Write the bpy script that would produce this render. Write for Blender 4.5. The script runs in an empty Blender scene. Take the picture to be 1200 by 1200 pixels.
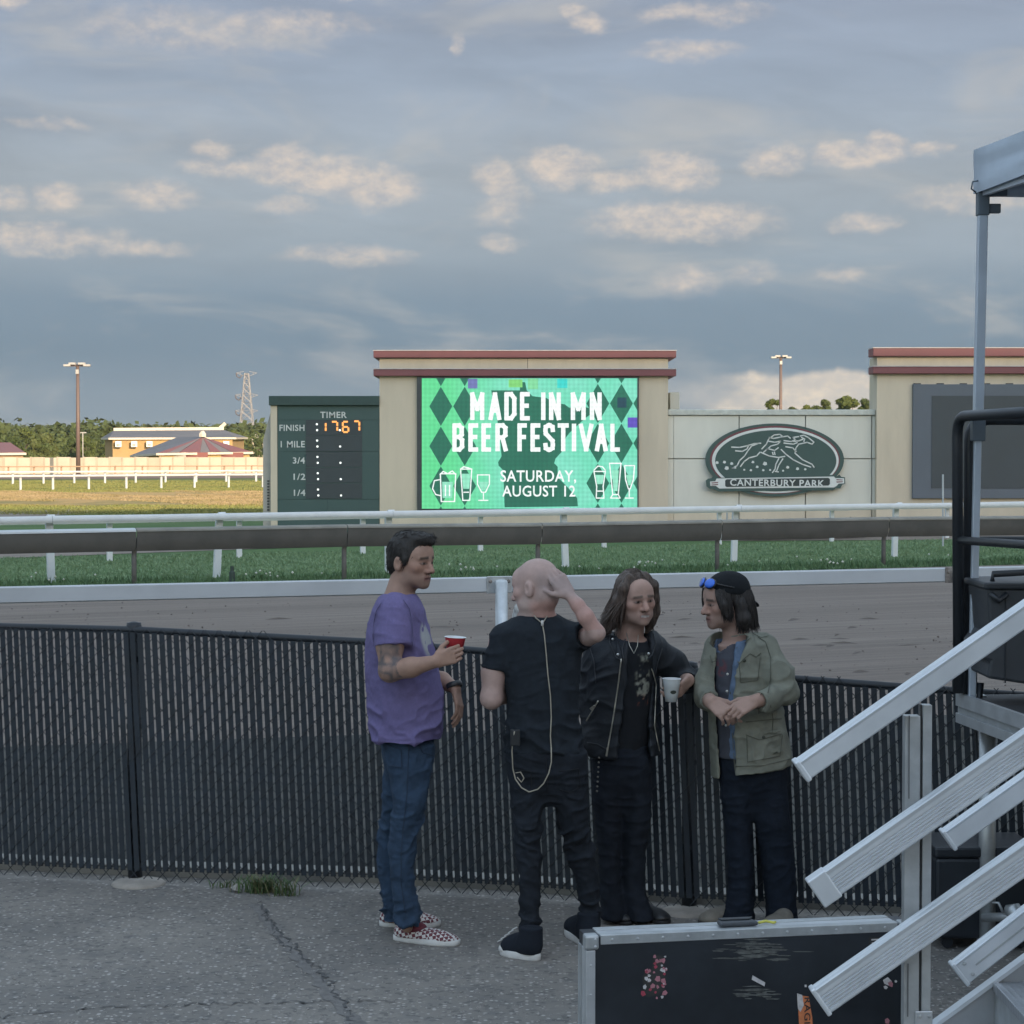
import bpy, bmesh, math, random
import numpy as np
from mathutils import Vector, Matrix
random.seed(7); rng = np.random.default_rng(11)
SC = bpy.context.scene
COL = SC.collection
R = math.radians
PI = math.pi

# ------------------------------------------------------------------ camera
FPX = 2400.0; HOR = 533.0; CAMH = 2.14
PITCH = math.atan((600 - HOR) / FPX)
cam_d = bpy.data.cameras.new('camera'); cam = bpy.data.objects.new('camera', cam_d); COL.objects.link(cam)
cam.location = (0, 0, CAMH); cam.rotation_euler = (PI / 2 - PITCH, 0, 0)
cam_d.sensor_width = 36; cam_d.lens = 36 * FPX / 1200; cam_d.clip_start = .05; cam_d.clip_end = 9000
SC.camera = cam
SC.render.resolution_x = SC.render.resolution_y = 1024

# ------------------------------------------------------------------ light
SUN_EL = R(12.0); SUN_AZ = R(25.0)          # sun low behind the camera, a little to the right
EXPO = 2.25
sund = bpy.data.lights.new('sun', 'SUN'); sund.energy = 2.0; sund.angle = R(.53); sund.color = (.74, .57, .385)
sun = bpy.data.objects.new('sun', sund); COL.objects.link(sun)
tosun = Vector((math.sin(SUN_AZ) * math.cos(SUN_EL), -math.cos(SUN_AZ) * math.cos(SUN_EL), math.sin(SUN_EL)))
sun.rotation_euler = tosun.to_track_quat('Z', 'Y').to_euler(); sun.location = (0, 0, 60)
vs = SC.view_settings
vs.view_transform = 'Standard'; vs.look = 'None'; vs.gamma = 1; vs.use_curve_mapping = False; vs.exposure = EXPO
SC.cycles.use_denoising = True
SC.cycles.max_bounces = 6

def lin(r, g, b):
    f = lambda c: (c / 255 / 12.92) if c / 255 <= .04045 else ((c / 255 + .055) / 1.055) ** 2.4
    return (f(r), f(g), f(b))

class X:
    """tiny expression wrapper that builds math nodes"""
    def __init__(s, nt, sock): s.nt = nt; s.s = sock
    def _m(s, op, *o, clamp=False):
        n = s.nt.nodes.new('ShaderNodeMath'); n.operation = op; n.use_clamp = clamp
        for i, a in enumerate((s,) + o):
            if isinstance(a, X): s.nt.links.new(a.s, n.inputs[i])
            else: n.inputs[i].default_value = a
        return X(s.nt, n.outputs[0])
    def __add__(s, o): return s._m('ADD', o)
    def __sub__(s, o): return s._m('SUBTRACT', o)
    def __mul__(s, o): return s._m('MULTIPLY', o)
    def __truediv__(s, o): return s._m('DIVIDE', o)
    def f(s, op, *o): return s._m(op, *o)
    def clamp(s): return s._m('ADD', 0.0, clamp=True)
    def sstep(s, a, b):
        n = s.nt.nodes.new('ShaderNodeMapRange'); n.interpolation_type = 'SMOOTHSTEP'
        s.nt.links.new(s.s, n.inputs[0]); n.inputs[1].default_value = a; n.inputs[2].default_value = b
        return X(s.nt, n.outputs[0])
def vec(nt, x, y, z=0.0):
    n = nt.nodes.new('ShaderNodeCombineXYZ')
    for i, a in enumerate((x, y, z)):
        if isinstance(a, X): nt.links.new(a.s, n.inputs[i])
        else: n.inputs[i].default_value = a
    return n.outputs[0]
def noise(nt, v, scale, detail=4, rough=.55, dist=0):
    n = nt.nodes.new('ShaderNodeTexNoise'); n.inputs['Scale'].default_value = scale
    n.inputs['Detail'].default_value = detail; n.inputs['Roughness'].default_value = rough; n.inputs['Distortion'].default_value = dist
    if v is not None: nt.links.new(v, n.inputs['Vector'])
    return X(nt, n.outputs['Fac'])
def mixc(nt, fac, a, b, mode='MIX'):
    n = nt.nodes.new('ShaderNodeMix'); n.data_type = 'RGBA'; n.blend_type = mode
    for sock, v in ((n.inputs[0], fac), (n.inputs[6], a), (n.inputs[7], b)):
        if isinstance(v, X): nt.links.new(v.s, sock)
        elif hasattr(v, 'is_output'): nt.links.new(v, sock)
        elif isinstance(v, (int, float)): sock.default_value = v
        else: sock.default_value = (*v[:3], 1)
    return n.outputs[2]
def ramp(nt, fac, stops, interp='LINEAR'):
    n = nt.nodes.new('ShaderNodeValToRGB'); n.color_ramp.interpolation = interp
    while len(n.color_ramp.elements) < len(stops): n.color_ramp.elements.new(.5)
    for e, (p, c) in zip(n.color_ramp.elements, stops): e.position = p; e.color = (*c[:3], 1)
    nt.links.new(fac.s, n.inputs[0]); return n.outputs[0]

def make_world():
    w = bpy.data.worlds.new('World'); SC.world = w; w.use_nodes = True
    w.cycles.sampling_method = 'MANUAL'; w.cycles.sample_map_resolution = 256
    nt = w.node_tree; nt.nodes.clear(); L = nt.links
    sky = nt.nodes.new('ShaderNodeTexSky'); sky.sky_type = 'NISHITA'; sky.sun_disc = False
    sky.sun_elevation = SUN_EL; sky.sun_rotation = math.atan2(tosun.x, tosun.y)
    tc = nt.nodes.new('ShaderNodeTexCoord'); sp = nt.nodes.new('ShaderNodeSeparateXYZ'); L.new(tc.outputs['Generated'], sp.inputs[0])
    x, y, z = (X(nt, o) for o in sp.outputs)
    az = x.f('ARCTAN2', y) * FPX                # "pixels" of azimuth / elevation: 2400 per radian
    el = z.f('ARCSINE') * FPX
    K = 2 ** -EXPO
    def c(r, g, b, m=1.0): return tuple(q * K * m for q in lin(r, g, b))
    # layered cloud deck : tone by elevation
    base = ramp(nt, (el / 1600.).clamp(), [
        (0.0, c(142, 155, 163)), (.030, c(126, 143, 156)), (.075, c(116, 136, 152)), (.11, c(124, 143, 159)), (.145, c(148, 161, 172)), (.20, c(157, 167, 176)),
        (.27, c(147, 160, 176)), (.33, c(145, 157, 175)), (.46, c(157, 170, 188)), (.75, c(208, 224, 238)), (1.0, c(234, 248, 253))])
    s1 = noise(nt, vec(nt, az * .0022, el * .011, 3.1), 1.0, 5, .55, .3)
    s2 = noise(nt, vec(nt, az * .0055, el * .021 + az * .002, 7.7), 1.0, 6, .62, .7)
    k = ((s1 - .5) * .60 + (s2 - .5) * .42) * (el.sstep(150., 330.) * .8 + .3) * .68 + .98
    kk = nt.nodes.new('ShaderNodeCombineColor')
    for i in range(3): L.new((k * (1.0, 1.0, 1.0)[i]).s, kk.inputs[i])
    deck = mixc(nt, 1.0, base, kk.outputs[0], 'MULTIPLY')
    # faint warm patches where the deck is thin
    s3 = noise(nt, vec(nt, az * .0035, el * .012, 21.), 1.0, 4, .6, .6)
    deck = mixc(nt, s3.sstep(.48, .74) * .5, deck, c(186, 184, 180))
    # sunlit cumulus
    wx = (noise(nt, vec(nt, az * .018, el * .024, 1.), 1.0, 4, .6) - .5) * 46.
    wy = (noise(nt, vec(nt, az * .018, el * .024, 9.), 1.0, 4, .6) - .5) * 34.
    puffs = [(250, 184, 26, 13, .55), (268, 204, 62, 12, .5), (335, 200, 42, 24, .95), (385, 212, 60, 24, .9), (440, 222, 58, 26, .85), (335, 246, 34, 12, .4),
             (70, 240, 30, 19, .75), (185, 236, 44, 18, .55), (5, 242, 34, 14, .5), (60, 288, 92, 18, .6), (160, 296, 60, 10, .45), (410, 302, 84, 13, .45),
             (580, 213, 30, 22, .7), (590, 240, 30, 34, .35), (655, 200, 52, 24, .95), (725, 215, 38, 14, .6), (790, 205, 52, 25, .9), (585, 285, 26, 9, .4), (800, 262, 118, 25, .7),
             (905, 196, 38, 20, .7), (990, 190, 48, 18, .85), (1033, 184, 28, 20, .95), (1085, 186, 30, 8, .5), (1012, 266, 40, 13, .55), (807, 330, 38, 19, .5), (880, 322, 26, 12, .3),
             (985, 325, 30, 9, .3), (688, 40, 24, 14, .7), (672, 22, 16, 10, .6), (782, 28, 36, 12, .55), (840, 30, 50, 12, .35), (800, 70, 66, 11, .4),
             (12, 16, 28, 20, .8), (330, 42, 110, 18, .35), (230, 50, 120, 22, .25), (425, 2, 30, 10, .6), (536, 60, 9, 12, .5), (60, 160, 40, 6, .35), (1140, 240, 80, 18, .35)]
    P = vec(nt, az + wx, el + wy, 0.)
    tot = None
    for (px, py, hw, hh, st) in puffs:
        ax = math.atan((px - 600) / FPX) * FPX; ey = (HOR - py)
        a = nt.nodes.new('ShaderNodeVectorMath'); a.operation = 'MULTIPLY_ADD'; L.new(P, a.inputs[0]); a.inputs[1].default_value = (1 / hw, 1 / hh, 0); a.inputs[2].default_value = (-ax / hw, -ey / hh, 0)
        b = nt.nodes.new('ShaderNodeVectorMath'); b.operation = 'DOT_PRODUCT'; L.new(a.outputs[0], b.inputs[0]); L.new(a.outputs[0], b.inputs[1])
        m = X(nt, b.outputs['Value']).f('MULTIPLY_ADD', -st, st)
        tot = m if tot is None else tot.f('MAXIMUM', m)
    fine = noise(nt, vec(nt, az * .034, el * .052, 4.), 1.0, 6, .66)
    mask = (tot + (fine - .5) * .70).sstep(-.30, .80)
    # the same kind of puffs all round the horizon, outside the part worked out above
    g = noise(nt, vec(nt, az * .006, el * .017, 33.), 1.0, 5, .55).sstep(.56, .72)
    band = el.sstep(150., 240.) * (el * -1.0).sstep(-900., -420.)
    out = az.f('ABSOLUTE').sstep(610., 800.)
    mask = mask.f('MAXIMUM', g * band * out * .7)
    ctop = mixc(nt, fine.sstep(.3, .72), c(174, 174, 178), c(224, 207, 190))
    deck = mixc(nt, mask * .72, deck, ctop)
    # bright cream bank low on the right horizon
    bank_top = (noise(nt, vec(nt, az * .012, 5., 2.), 1.0, 4, .6) - .5) * 46. + 96.
    edge = (noise(nt, vec(nt, az * .02, el * .03, 12.), 1.0, 4, .6) - .5) * 120.
    bank = (bank_top - el).sstep(-2., 8.) * (az + edge).sstep(190., 300.) * (az * -1.).sstep(-1100., -700.)
    deck = mixc(nt, bank * .92, deck, mixc(nt, fine.sstep(.4, .75), c(194, 188, 180), c(230, 214, 192)))
    # deck thins towards the zenith and the west, where the clear sky shows
    cover = (z * -1.0).sstep(-.75, -.22) * .40 + .60
    west = (y * -1.).sstep(.0, .9) * .35
    cover = (cover - west).clamp()
    b1 = nt.nodes.new('ShaderNodeBackground'); L.new(sky.outputs[0], b1.inputs[0]); b1.inputs[1].default_value = .15
    b2 = nt.nodes.new('ShaderNodeBackground'); L.new(deck, b2.inputs[0]); b2.inputs[1].default_value = 1.12
    mx = nt.nodes.new('ShaderNodeMixShader'); L.new(cover.s, mx.inputs[0]); L.new(b1.outputs[0], mx.inputs[1]); L.new(b2.outputs[0], mx.inputs[2])
    o = nt.nodes.new('ShaderNodeOutputWorld'); L.new(mx.outputs[0], o.inputs[0])
make_world()

# ------------------------------------------------------------------ pixel -> place
_cp, _sp = math.cos(PITCH), math.sin(PITCH)
def ray(px, py):
    a = (px - 600) / FPX; b = -(py - 600) / FPX
    return Vector((a, _cp + b * _sp, -_sp + b * _cp))
def U(px, py, d):                 # point on that sight line at depth d metres
    r = ray(px, py); r *= d / r.y
    return Vector((r.x, d, CAMH + r.z))
def G(px, py, z=0.0):             # point where it meets the ground (or a level plane)
    r = ray(px, py); r *= (z - CAMH) / r.z
    return Vector((r.x, r.y, z))

# ------------------------------------------------------------------ materials
MATS = {}
def mat(name, col, rough=.7, metal=0.0, var=.12, vscale=6.0, bump=0.0, bscale=60.0, col2=None, spec=.5, stretch=None, attr=None, emit=None, estr=1.0, coord='Position', wear=None, crease=None):
    if name in MATS: return MATS[name]
    m = bpy.data.materials.new(name); m.use_nodes = True; nt = m.node_tree; L = nt.links
    p = nt.nodes['Principled BSDF']
    if coord == 'Object':
        v = nt.nodes.new('ShaderNodeTexCoord').outputs['Object']
    else:
        v = nt.nodes.new('ShaderNodeNewGeometry').outputs['Position']
    if stretch:
        mp = nt.nodes.new('ShaderNodeMapping'); mp.inputs['Scale'].default_value = stretch; L.new(v, mp.inputs[0]); v = mp.outputs[0]
    n1 = noise(nt, v, vscale, 5, .6)
    if attr:
        a = nt.nodes.new('ShaderNodeAttribute'); a.attribute_name = attr; base = a.outputs['Color']
    else: base = col
    if col2 is None: 
        if attr:
            g = (n1 - .5) * (2 * var) + 1.0
            cc = nt.nodes.new('ShaderNodeCombineColor')
            for i in range(3): L.new(g.s, cc.inputs[i])
            c = mixc(nt, 1.0, base, cc.outputs[0], 'MULTIPLY')
        else:
            c = mixc(nt, n1.sstep(.25, .75), tuple(q * (1 - var) for q in col), tuple(min(1, q * (1 + var)) for q in col))
    else: c = mixc(nt, n1.sstep(.35, .65), col, col2)
    if wear:
        n3 = noise(nt, v, wear[1], 6, .7)
        c = mixc(nt, n3.sstep(wear[2], wear[2] + .08), c, wear[0])
    L.new(c, p.inputs['Base Color'])
    L.new(((n1 - .5) * .25 + rough).clamp().s, p.inputs['Roughness'])
    p.inputs['Metallic'].default_value = metal; p.inputs['Specular IOR Level'].default_value = spec
    if bump:
        b = nt.nodes.new('ShaderNodeBump'); b.inputs['Strength'].default_value = min(1, bump); b.inputs['Distance'].default_value = .01 * max(1, bump)
        L.new(noise(nt, v, bscale, 5, .65).s, b.inputs['Height']); L.new(b.outputs[0], p.inputs['Normal'])
    if crease:
        wv = nt.nodes.new('ShaderNodeTexNoise'); wv.noise_type = 'RIDGED_MULTIFRACTAL'; wv.inputs['Scale'].default_value = crease[0]; wv.inputs['Detail'].default_value = 3; wv.inputs['Distortion'].default_value = .8; L.new(v, wv.inputs['Vector'])
        b2 = nt.nodes.new('ShaderNodeBump'); b2.inputs['Strength'].default_value = .9; b2.inputs['Distance'].default_value = crease[1]; L.new(wv.outputs['Fac'], b2.inputs['Height'])
        if bump: L.new(b.outputs[0], b2.inputs['Normal'])
        L.new(b2.outputs[0], p.inputs['Normal'])
    if emit:
        p.inputs['Emission Color'].default_value = (*emit, 1); p.inputs['Emission Strength'].default_value = estr
    MATS[name] = m; return m

# ------------------------------------------------------------------ objects
def tag(o, label=None, cat=None, group=None, kind=None):
    if label: o['label'] = label
    if cat: o['category'] = cat
    if group: o['group'] = group
    if kind: o['kind'] = kind
    return o
def thing(name, loc, label, cat, group=None):
    o = bpy.data.objects.new(name, None); COL.objects.link(o); o.location = loc; o.empty_display_size = .2
    return tag(o, label, cat, group)
def wloc(o):
    v = Vector((0, 0, 0))
    while o: v += o.location; o = o.parent
    return v
def mesh_obj(name, V, F, m, parent=None, smooth=False, bevel=0.0, local=False):
    V = np.asarray(V, float).reshape(-1, 3)
    if parent is not None and not local: V = V - np.array(wloc(parent))
    me = bpy.data.meshes.new(name); me.from_pydata(V.tolist(), [], [list(map(int, f)) for f in F]); me.update()
    if smooth: me.polygons.foreach_set('use_smooth', [True] * len(me.polygons))
    o = bpy.data.objects.new(name, me); COL.objects.link(o)
    if parent is not None: o.parent = parent
    if m: me.materials.append(m)
    if bevel:
        b = o.modifiers.new('bevel', 'BEVEL'); b.width = bevel; b.segments = 2; b.limit_method = 'ANGLE'; b.angle_limit = R(40)
    return o
class MB:
    def __init__(s): s.v = []; s.f = []
    def add(s, V, F):
        n = len(s.v); s.v += [tuple(map(float, p)) for p in V]; s.f += [[i + n for i in f] for f in F]; return s
    def hexa(s, P): return s.add(P, [(0, 3, 2, 1), (4, 5, 6, 7), (0, 1, 5, 4), (1, 2, 6, 5), (2, 3, 7, 6), (3, 0, 4, 7)])
    def box(s, lo, hi):
        (a, b, c), (d, e, f) = lo, hi
        return s.hexa([(a, b, c), (d, b, c), (d, e, c), (a, e, c), (a, b, f), (d, b, f), (d, e, f), (a, e, f)])
    def bar(s, p0, p1, w, h, up=(0, 0, 1)):
        p0, p1 = Vector(p0), Vector(p1); d = (p1 - p0).normalized(); up = Vector(up)
        r = d.cross(up); r = r.normalized() if r.length > 1e-4 else Vector((1, 0, 0)); u = r.cross(d)
        r *= w / 2; u *= h / 2
        return s.hexa([p0 - r - u, p0 + r - u, p1 + r - u, p1 - r - u, p0 - r + u, p0 + r + u, p1 + r + u, p1 - r + u])
    def tube(s, pts, r, n=8, caps=True):
        pts = [Vector(p) for p in pts]; rs = r if isinstance(r, (list, tuple)) else [r] * len(pts)
        d0 = (pts[1] - pts[0]).normalized(); ref = Vector((0, 0, 1)) if abs(d0.z) < .9 else Vector((1, 0, 0))
        u = d0.cross(ref).normalized(); V = []; F = []
        for i, p in enumerate(pts):
            t = (pts[min(i + 1, len(pts) - 1)] - pts[max(i - 1, 0)]).normalized()
            u = (u - t * u.dot(t)).normalized(); w = t.cross(u)
            for k in range(n): a = 2 * PI * k / n; V.append(p + (u * math.cos(a) + w * math.sin(a)) * rs[i])
        for i in range(len(pts) - 1):
            for k in range(n): F.append((i * n + k, i * n + (k + 1) % n, (i + 1) * n + (k + 1) % n, (i + 1) * n + k))
        if caps: F += [tuple(range(n))[::-1], tuple((len(pts) - 1) * n + k for k in range(n))]
        return s.add(V, F)
    def lathe(s, c, prof, n=24, axis=(0, 0, 1)):
        c = Vector(c); ax = Vector(axis).normalized(); ref = Vector((1, 0, 0)) if abs(ax.x) < .8 else Vector((0, 1, 0))
        u = ax.cross(ref).normalized(); w = ax.cross(u); V = []; F = []
        for (r, h) in prof:
            for k in range(n): a = 2 * PI * k / n; V.append(c + ax * h + (u * math.cos(a) + w * math.sin(a)) * r)
        for i in range(len(prof) - 1):
            for k in range(n): F.append((i * n + k, i * n + (k + 1) % n, (i + 1) * n + (k + 1) % n, (i + 1) * n + k))
        return s.add(V, F)
    def prism(s, poly, d):          # polygon of 3-D points pushed along vector d
        n = len(poly); d = Vector(d); P = [Vector(p) for p in poly]
        F = [tuple(range(n))[::-1], tuple(range(n, 2 * n))] + [(i, (i + 1) % n, n + (i + 1) % n, n + i) for i in range(n)]
        return s.add(P + [p + d for p in P], F)
    def out(s, name, m, parent=None, smooth=False, bevel=0.0): return mesh_obj(name, s.v, s.f, m, parent, smooth, bevel)
def box(name, lo, hi, m, parent=None, bevel=0.0): return MB().box(lo, hi).out(name, m, parent, False, bevel)
def autosmooth(o, ang=40):
    me = o.data; me.polygons.foreach_set('use_smooth', [True] * len(me.polygons))
    try: me.set_sharp_from_angle(angle=R(ang))
    except Exception: pass
    return o
def text(name, body, m, parent, o0, ux, uz, w, h, bold=0.0, thick=.01):
    """lettering fitted into a w x h box whose lower left corner is o0, on the plane ux, uz"""
    cu = bpy.data.curves.new('t', 'FONT'); cu.body = body; cu.size = 1; cu.offset = bold; cu.space_character = 1 + bold * 5; cu.resolution_u = 3
    t = bpy.data.objects.new('t', cu); COL.objects.link(t)
    dg = bpy.context.evaluated_depsgraph_get(); me = bpy.data.meshes.new_from_object(t.evaluated_get(dg))
    V = np.array([v.co[:] for v in me.vertices]); F = [list(p.vertices) for p in me.polygons]
    bpy.data.objects.remove(t); bpy.data.curves.remove(cu); bpy.data.meshes.remove(me)
    lo, hi = V.min(0), V.max(0); uv = (V - lo) / np.maximum(hi - lo, 1e-6)
    ux, uz = Vector(ux).normalized(), Vector(uz).normalized(); n = ux.cross(uz)
    W = [Vector(o0) + ux * (a[0] * w) + uz * (a[1] * h) + n * thick for a in uv]
    return mesh_obj(name, [tuple(p) for p in W], F, m, parent)
def sheet(name, pts, z, m, kind='structure', parent=None):
    o = mesh_obj(name, [(p[0], p[1], z) for p in pts], [tuple(range(len(pts)))], m, parent)
    if o.data.polygons[0].normal.z < 0: o.data.flip_normals()
    return tag(o, kind=kind) if kind else o

# ================================================================== SETTING
def ground_material():
    m = bpy.data.materials.new('infield_grass'); m.use_nodes = True; nt = m.node_tree; L = nt.links; p = nt.nodes['Principled BSDF']
    pos = nt.nodes.new('ShaderNodeNewGeometry').outputs['Position']
    sp = nt.nodes.new('ShaderNodeSeparateXYZ'); L.new(pos, sp.inputs[0]); x, y, z = (X(nt, o) for o in sp.outputs)
    n1 = noise(nt, pos, .35, 6, .6); n2 = noise(nt, pos, 6., 4, .6); n3 = noise(nt, vec(nt, x * .08, y * .03, 1.), 1., 4, .6)
    green = mixc(nt, n1.sstep(.3, .7), (.075, .135, .052), (.105, .165, .062))
    green = mixc(nt, n2.sstep(.3, .75) * .5, green, (.06, .11, .042))
    straw = mixc(nt, n2.sstep(.3, .7), (.36, .225, .09), (.48, .34, .155))
    yy = y + (n3 - .5) * 70. + (n1 - .5) * 16. + (x + 18.) * .55
    dry = yy.sstep(84., 96.) * (yy * -1.).sstep(-128., -116.)
    n4 = noise(nt, vec(nt, x * .22, y * .07, 8.), 1., 5, .65)
    c = mixc(nt, dry * (n4.sstep(.30, .56) * .75 + .25), mixc(nt, y.sstep(60., 90.) * .6, green, (.15, .15, .06)), straw)
    L.new(c, p.inputs['Base Color']); p.inputs['Roughness'].default_value = .95; p.inputs['Specular IOR Level'].default_value = .15
    b = nt.nodes.new('ShaderNodeBump'); b.inputs['Strength'].default_value = .8; b.inputs['Distance'].default_value = .05
    L.new(n2.s, b.inputs['Height']); L.new(b.outputs[0], p.inputs['Normal']); return m

def dirt_material():
    m = bpy.data.materials.new('harrowed_dirt'); m.use_nodes = True; nt = m.node_tree; L = nt.links; p = nt.nodes['Principled BSDF']
    pos = nt.nodes.new('ShaderNodeNewGeometry').outputs['Position']
    mp = nt.nodes.new('ShaderNodeMapping'); mp.vector_type = 'POINT'; mp.inputs['Rotation'].default_value = (0, 0, -R(25)); L.new(pos, mp.inputs[0])
    v = mp.outputs[0]; sp = nt.nodes.new('ShaderNodeSeparateXYZ'); L.new(v, sp.inputs[0]); x, y, z = (X(nt, o) for o in sp.outputs)
    wob = (noise(nt, v, .25, 3) - .5) * 1.2
    fur = noise(nt, vec(nt, x * .12, y * 7. + wob, 0.), 1., 4, .7)
    big = noise(nt, vec(nt, x * .05, y * .9, 5.), 1., 4, .6); gr = noise(nt, v, 26., 5, .7)
    c = mixc(nt, big.sstep(.3, .7), (.230, .194, .170), (.290, .248, .216))
    c = mixc(nt, fur.sstep(.35, .7) * .75, c, (.178, .153, .136))
    c = mixc(nt, gr.sstep(.55, .8) * .5, c, (.32, .285, .255))
    L.new(c, p.inputs['Base Color']); p.inputs['Roughness'].default_value = .95; p.inputs['Specular IOR Level'].default_value = .1
    b = nt.nodes.new('ShaderNodeBump'); b.inputs['Strength'].default_value = 1.; b.inputs['Distance'].default_value = .08
    L.new((fur * .7 + gr * .5).s, b.inputs['Height']); L.new(b.outputs[0], p.inputs['Normal']); return m

def asphalt_material():
    m = bpy.data.materials.new('worn_asphalt'); m.use_nodes = True; nt = m.node_tree; L = nt.links; p = nt.nodes['Principled BSDF']
    pos = nt.nodes.new('ShaderNodeNewGeometry').outputs['Position']
    vo = nt.nodes.new('ShaderNodeTexVoronoi'); vo.inputs['Scale'].default_value = 50.; L.new(pos, vo.inputs['Vector'])
    vc = nt.nodes.new('ShaderNodeSeparateColor'); L.new(vo.outputs['Color'], vc.inputs[0]); g = X(nt, vc.outputs[0]); dst = X(nt, vo.outputs['Distance'])
    big = noise(nt, pos, .9, 5, .6); mid = noise(nt, pos, 9., 5, .65); fin = noise(nt, pos, 160., 3, .6)
    c = mixc(nt, big.sstep(.3, .72), (.172, .160, .146), (.242, .222, .198))
    st_ = noise(nt, pos, 2.6, 5, .65, 1.2)
    c = mixc(nt, st_.sstep(.56, .70) * .45, c, (.095, .094, .094))
    c = mixc(nt, mid.sstep(.45, .75) * .6, c, (.145, .142, .14))
    stone = g.sstep(.70, .98) * (dst * -1.).sstep(-.55, -.25)
    c = mixc(nt, stone * .75, c, (.48, .45, .42))
    c = mixc(nt, (g * -1.).sstep(-.22, -.02) * .5, c, (.07, .07, .072))
    L.new(c, p.inputs['Base Color']); p.inputs['Roughness'].default_value = .88; p.inputs['Specular IOR Level'].default_value = .3
    b = nt.nodes.new('ShaderNodeBump'); b.inputs['Strength'].default_value = .9; b.inputs['Distance'].default_value = .008
    L.new((g * .7 + fin * .4 + mid * .5).s, b.inputs['Height']); L.new(b.outputs[0], p.inputs['Normal']); return m

M_grass = ground_material(); M_dirt = dirt_material(); M_asph = asphalt_material()
M_white = mat('white_rail_paint', (.46, .48, .50), .5, var=.06, vscale=3., wear=((.38, .39, .39), 9., .66))
M_cream = mat('cream_fence_paint', (.40, .355, .29), .8, var=.08, vscale=.8)
M_galv = mat('galvanised_steel', (.50, .52, .53), .45, .7, var=.12, vscale=18.)
M_rust = mat('rusty_bracket', (.20, .17, .15), .8, .3, var=.3, vscale=40., col2=(.30, .27, .24))
M_conc = mat('concrete', (.33, .31, .28), .9, var=.16, vscale=7., bump=.5, bscale=40.)

big = 6000
sheet('ground', [(-big, -big), (big, -big), (big, big), (-big, big)], -.03, M_grass)
# the running track: from just beyond the fence to the inner rail
ia, ib = G(158, 686), G(1037, 664)
tdir = (ib - ia).normalized(); tn = Vector((-tdir.y, tdir.x, 0))      # tn points to the infield
oa = U(0, 698, 13.15); ob = U(1116, 673, 15.4); odir = (ob - oa); odir.z = 0; odir.normalize()
near0 = oa - odir * 60 - tn * .55; near1 = oa + odir * 110 - tn * .55
sheet('dirt_track', [near0, near1, ib + tdir * 90 - tn * .2, ia - tdir * 70 - tn * .2], -.016, M_dirt)
sheet('pavement', [(-70, -90), (90, -90), near1 + Vector((0, -.12, 0)), near0 + Vector((0, -.12, 0))], 0.0, M_asph)
# service path inside the rail, and the far turf and dirt courses
M_path = mat('gravel_path', (.20, .165, .135), .95, var=.2, vscale=2.5, bump=.6, bscale=12.)
pa = [G(-250, 664), G(0, 653), G(300, 642), G(600, 634), G(1200, 631), G(1700, 630)]; pb = [G(1700, 621), G(1200, 622), G(600, 624), G(300, 633), G(0, 641), G(-250, 650)]
sheet('service_path', pa + pb, -.020, M_path)
sheet('worn_track', [G(-300, 610), G(60, 604), G(112, 598), G(100, 595), G(-10, 598), G(-300, 602)], -.021, M_path)
M_turf = mat('mown_turf', (.125, .150, .058), .95, var=.15, vscale=.15, spec=.1)
sheet('far_turf_course', [G(-400, 578.5), G(330, 573.0), G(330, 560.5), G(-400, 564)], -.022, M_turf)
sheet('far_dirt_course', [G(-400, 563), G(330, 560), G(330, 555.5), G(-400, 557)], -.014, mat('far_dirt', (.15, .10, .075), .95, var=.12, vscale=.3))

# darker strip of ground between the fence and the track
sheet('verge', [(-14, 11.9), (-2.9, 10.78), (-1.9, 10.54), (-.7, 10.36), (0, 10.20), (.84, 9.92), (2.1, 9.66), (12, 8.6), (12, 14.2), near0.lerp(near1, .55) + Vector((0, -.35, 0)), Vector((-14, 12.35, 0)) ], .004, mat('verge_dark', (.060, .057, .050), .95, var=.35, vscale=4., bump=.8, bscale=30., col2=(.030, .032, .028)))
# cracks in the asphalt, dark earth showing in them
def crack(pts, w, seed):
    r = random.Random(seed); P = []
    for a, b in zip(pts[:-1], pts[1:]):
        n = 14
        for i in range(n): P.append(a.lerp(b, i / n) + Vector((r.uniform(-.018, .018), r.uniform(-.03, .03), 0)))
    mbk = MB(); L_ = []; R_ = []
    for i, p in enumerate(P):
        d = (P[min(i + 1, len(P) - 1)] - P[max(0, i - 1)]); d = d.normalized() if d.length > 1e-6 else Vector((1, 0, 0)); n = Vector((-d.y, d.x, 0)); ww = w * r.uniform(.15, 1.2) * (1 if r.random() > .22 else .1)
        L_.append(p + n * ww); R_.append(p - n * ww * r.uniform(.3, 1.1))
    V = L_ + R_; n = len(P)
    o = mesh_obj('crack', [(p.x, p.y, .004) for p in V], [(i, i + 1, n + i + 1, n + i) for i in range(n - 1)], mat('crack_soil', (.085, .083, .082), .95))
    tag(o, kind='structure')
crack([G(-40, 1196), G(60, 1186), G(140, 1180), G(250, 1177), G(330, 1176), G(400, 1172), G(470, 1176)], .006, 1)
crack([G(302, 1058), G(315, 1078), G(326, 1094), G(345, 1108), G(362, 1126), G(378, 1142), G(392, 1160), G(408, 1185), G(420, 1215)], .008, 2)
crack([G(312, 1068), G(322, 1100), G(340, 1115)], .007, 3)
mbk = MB()
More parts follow.
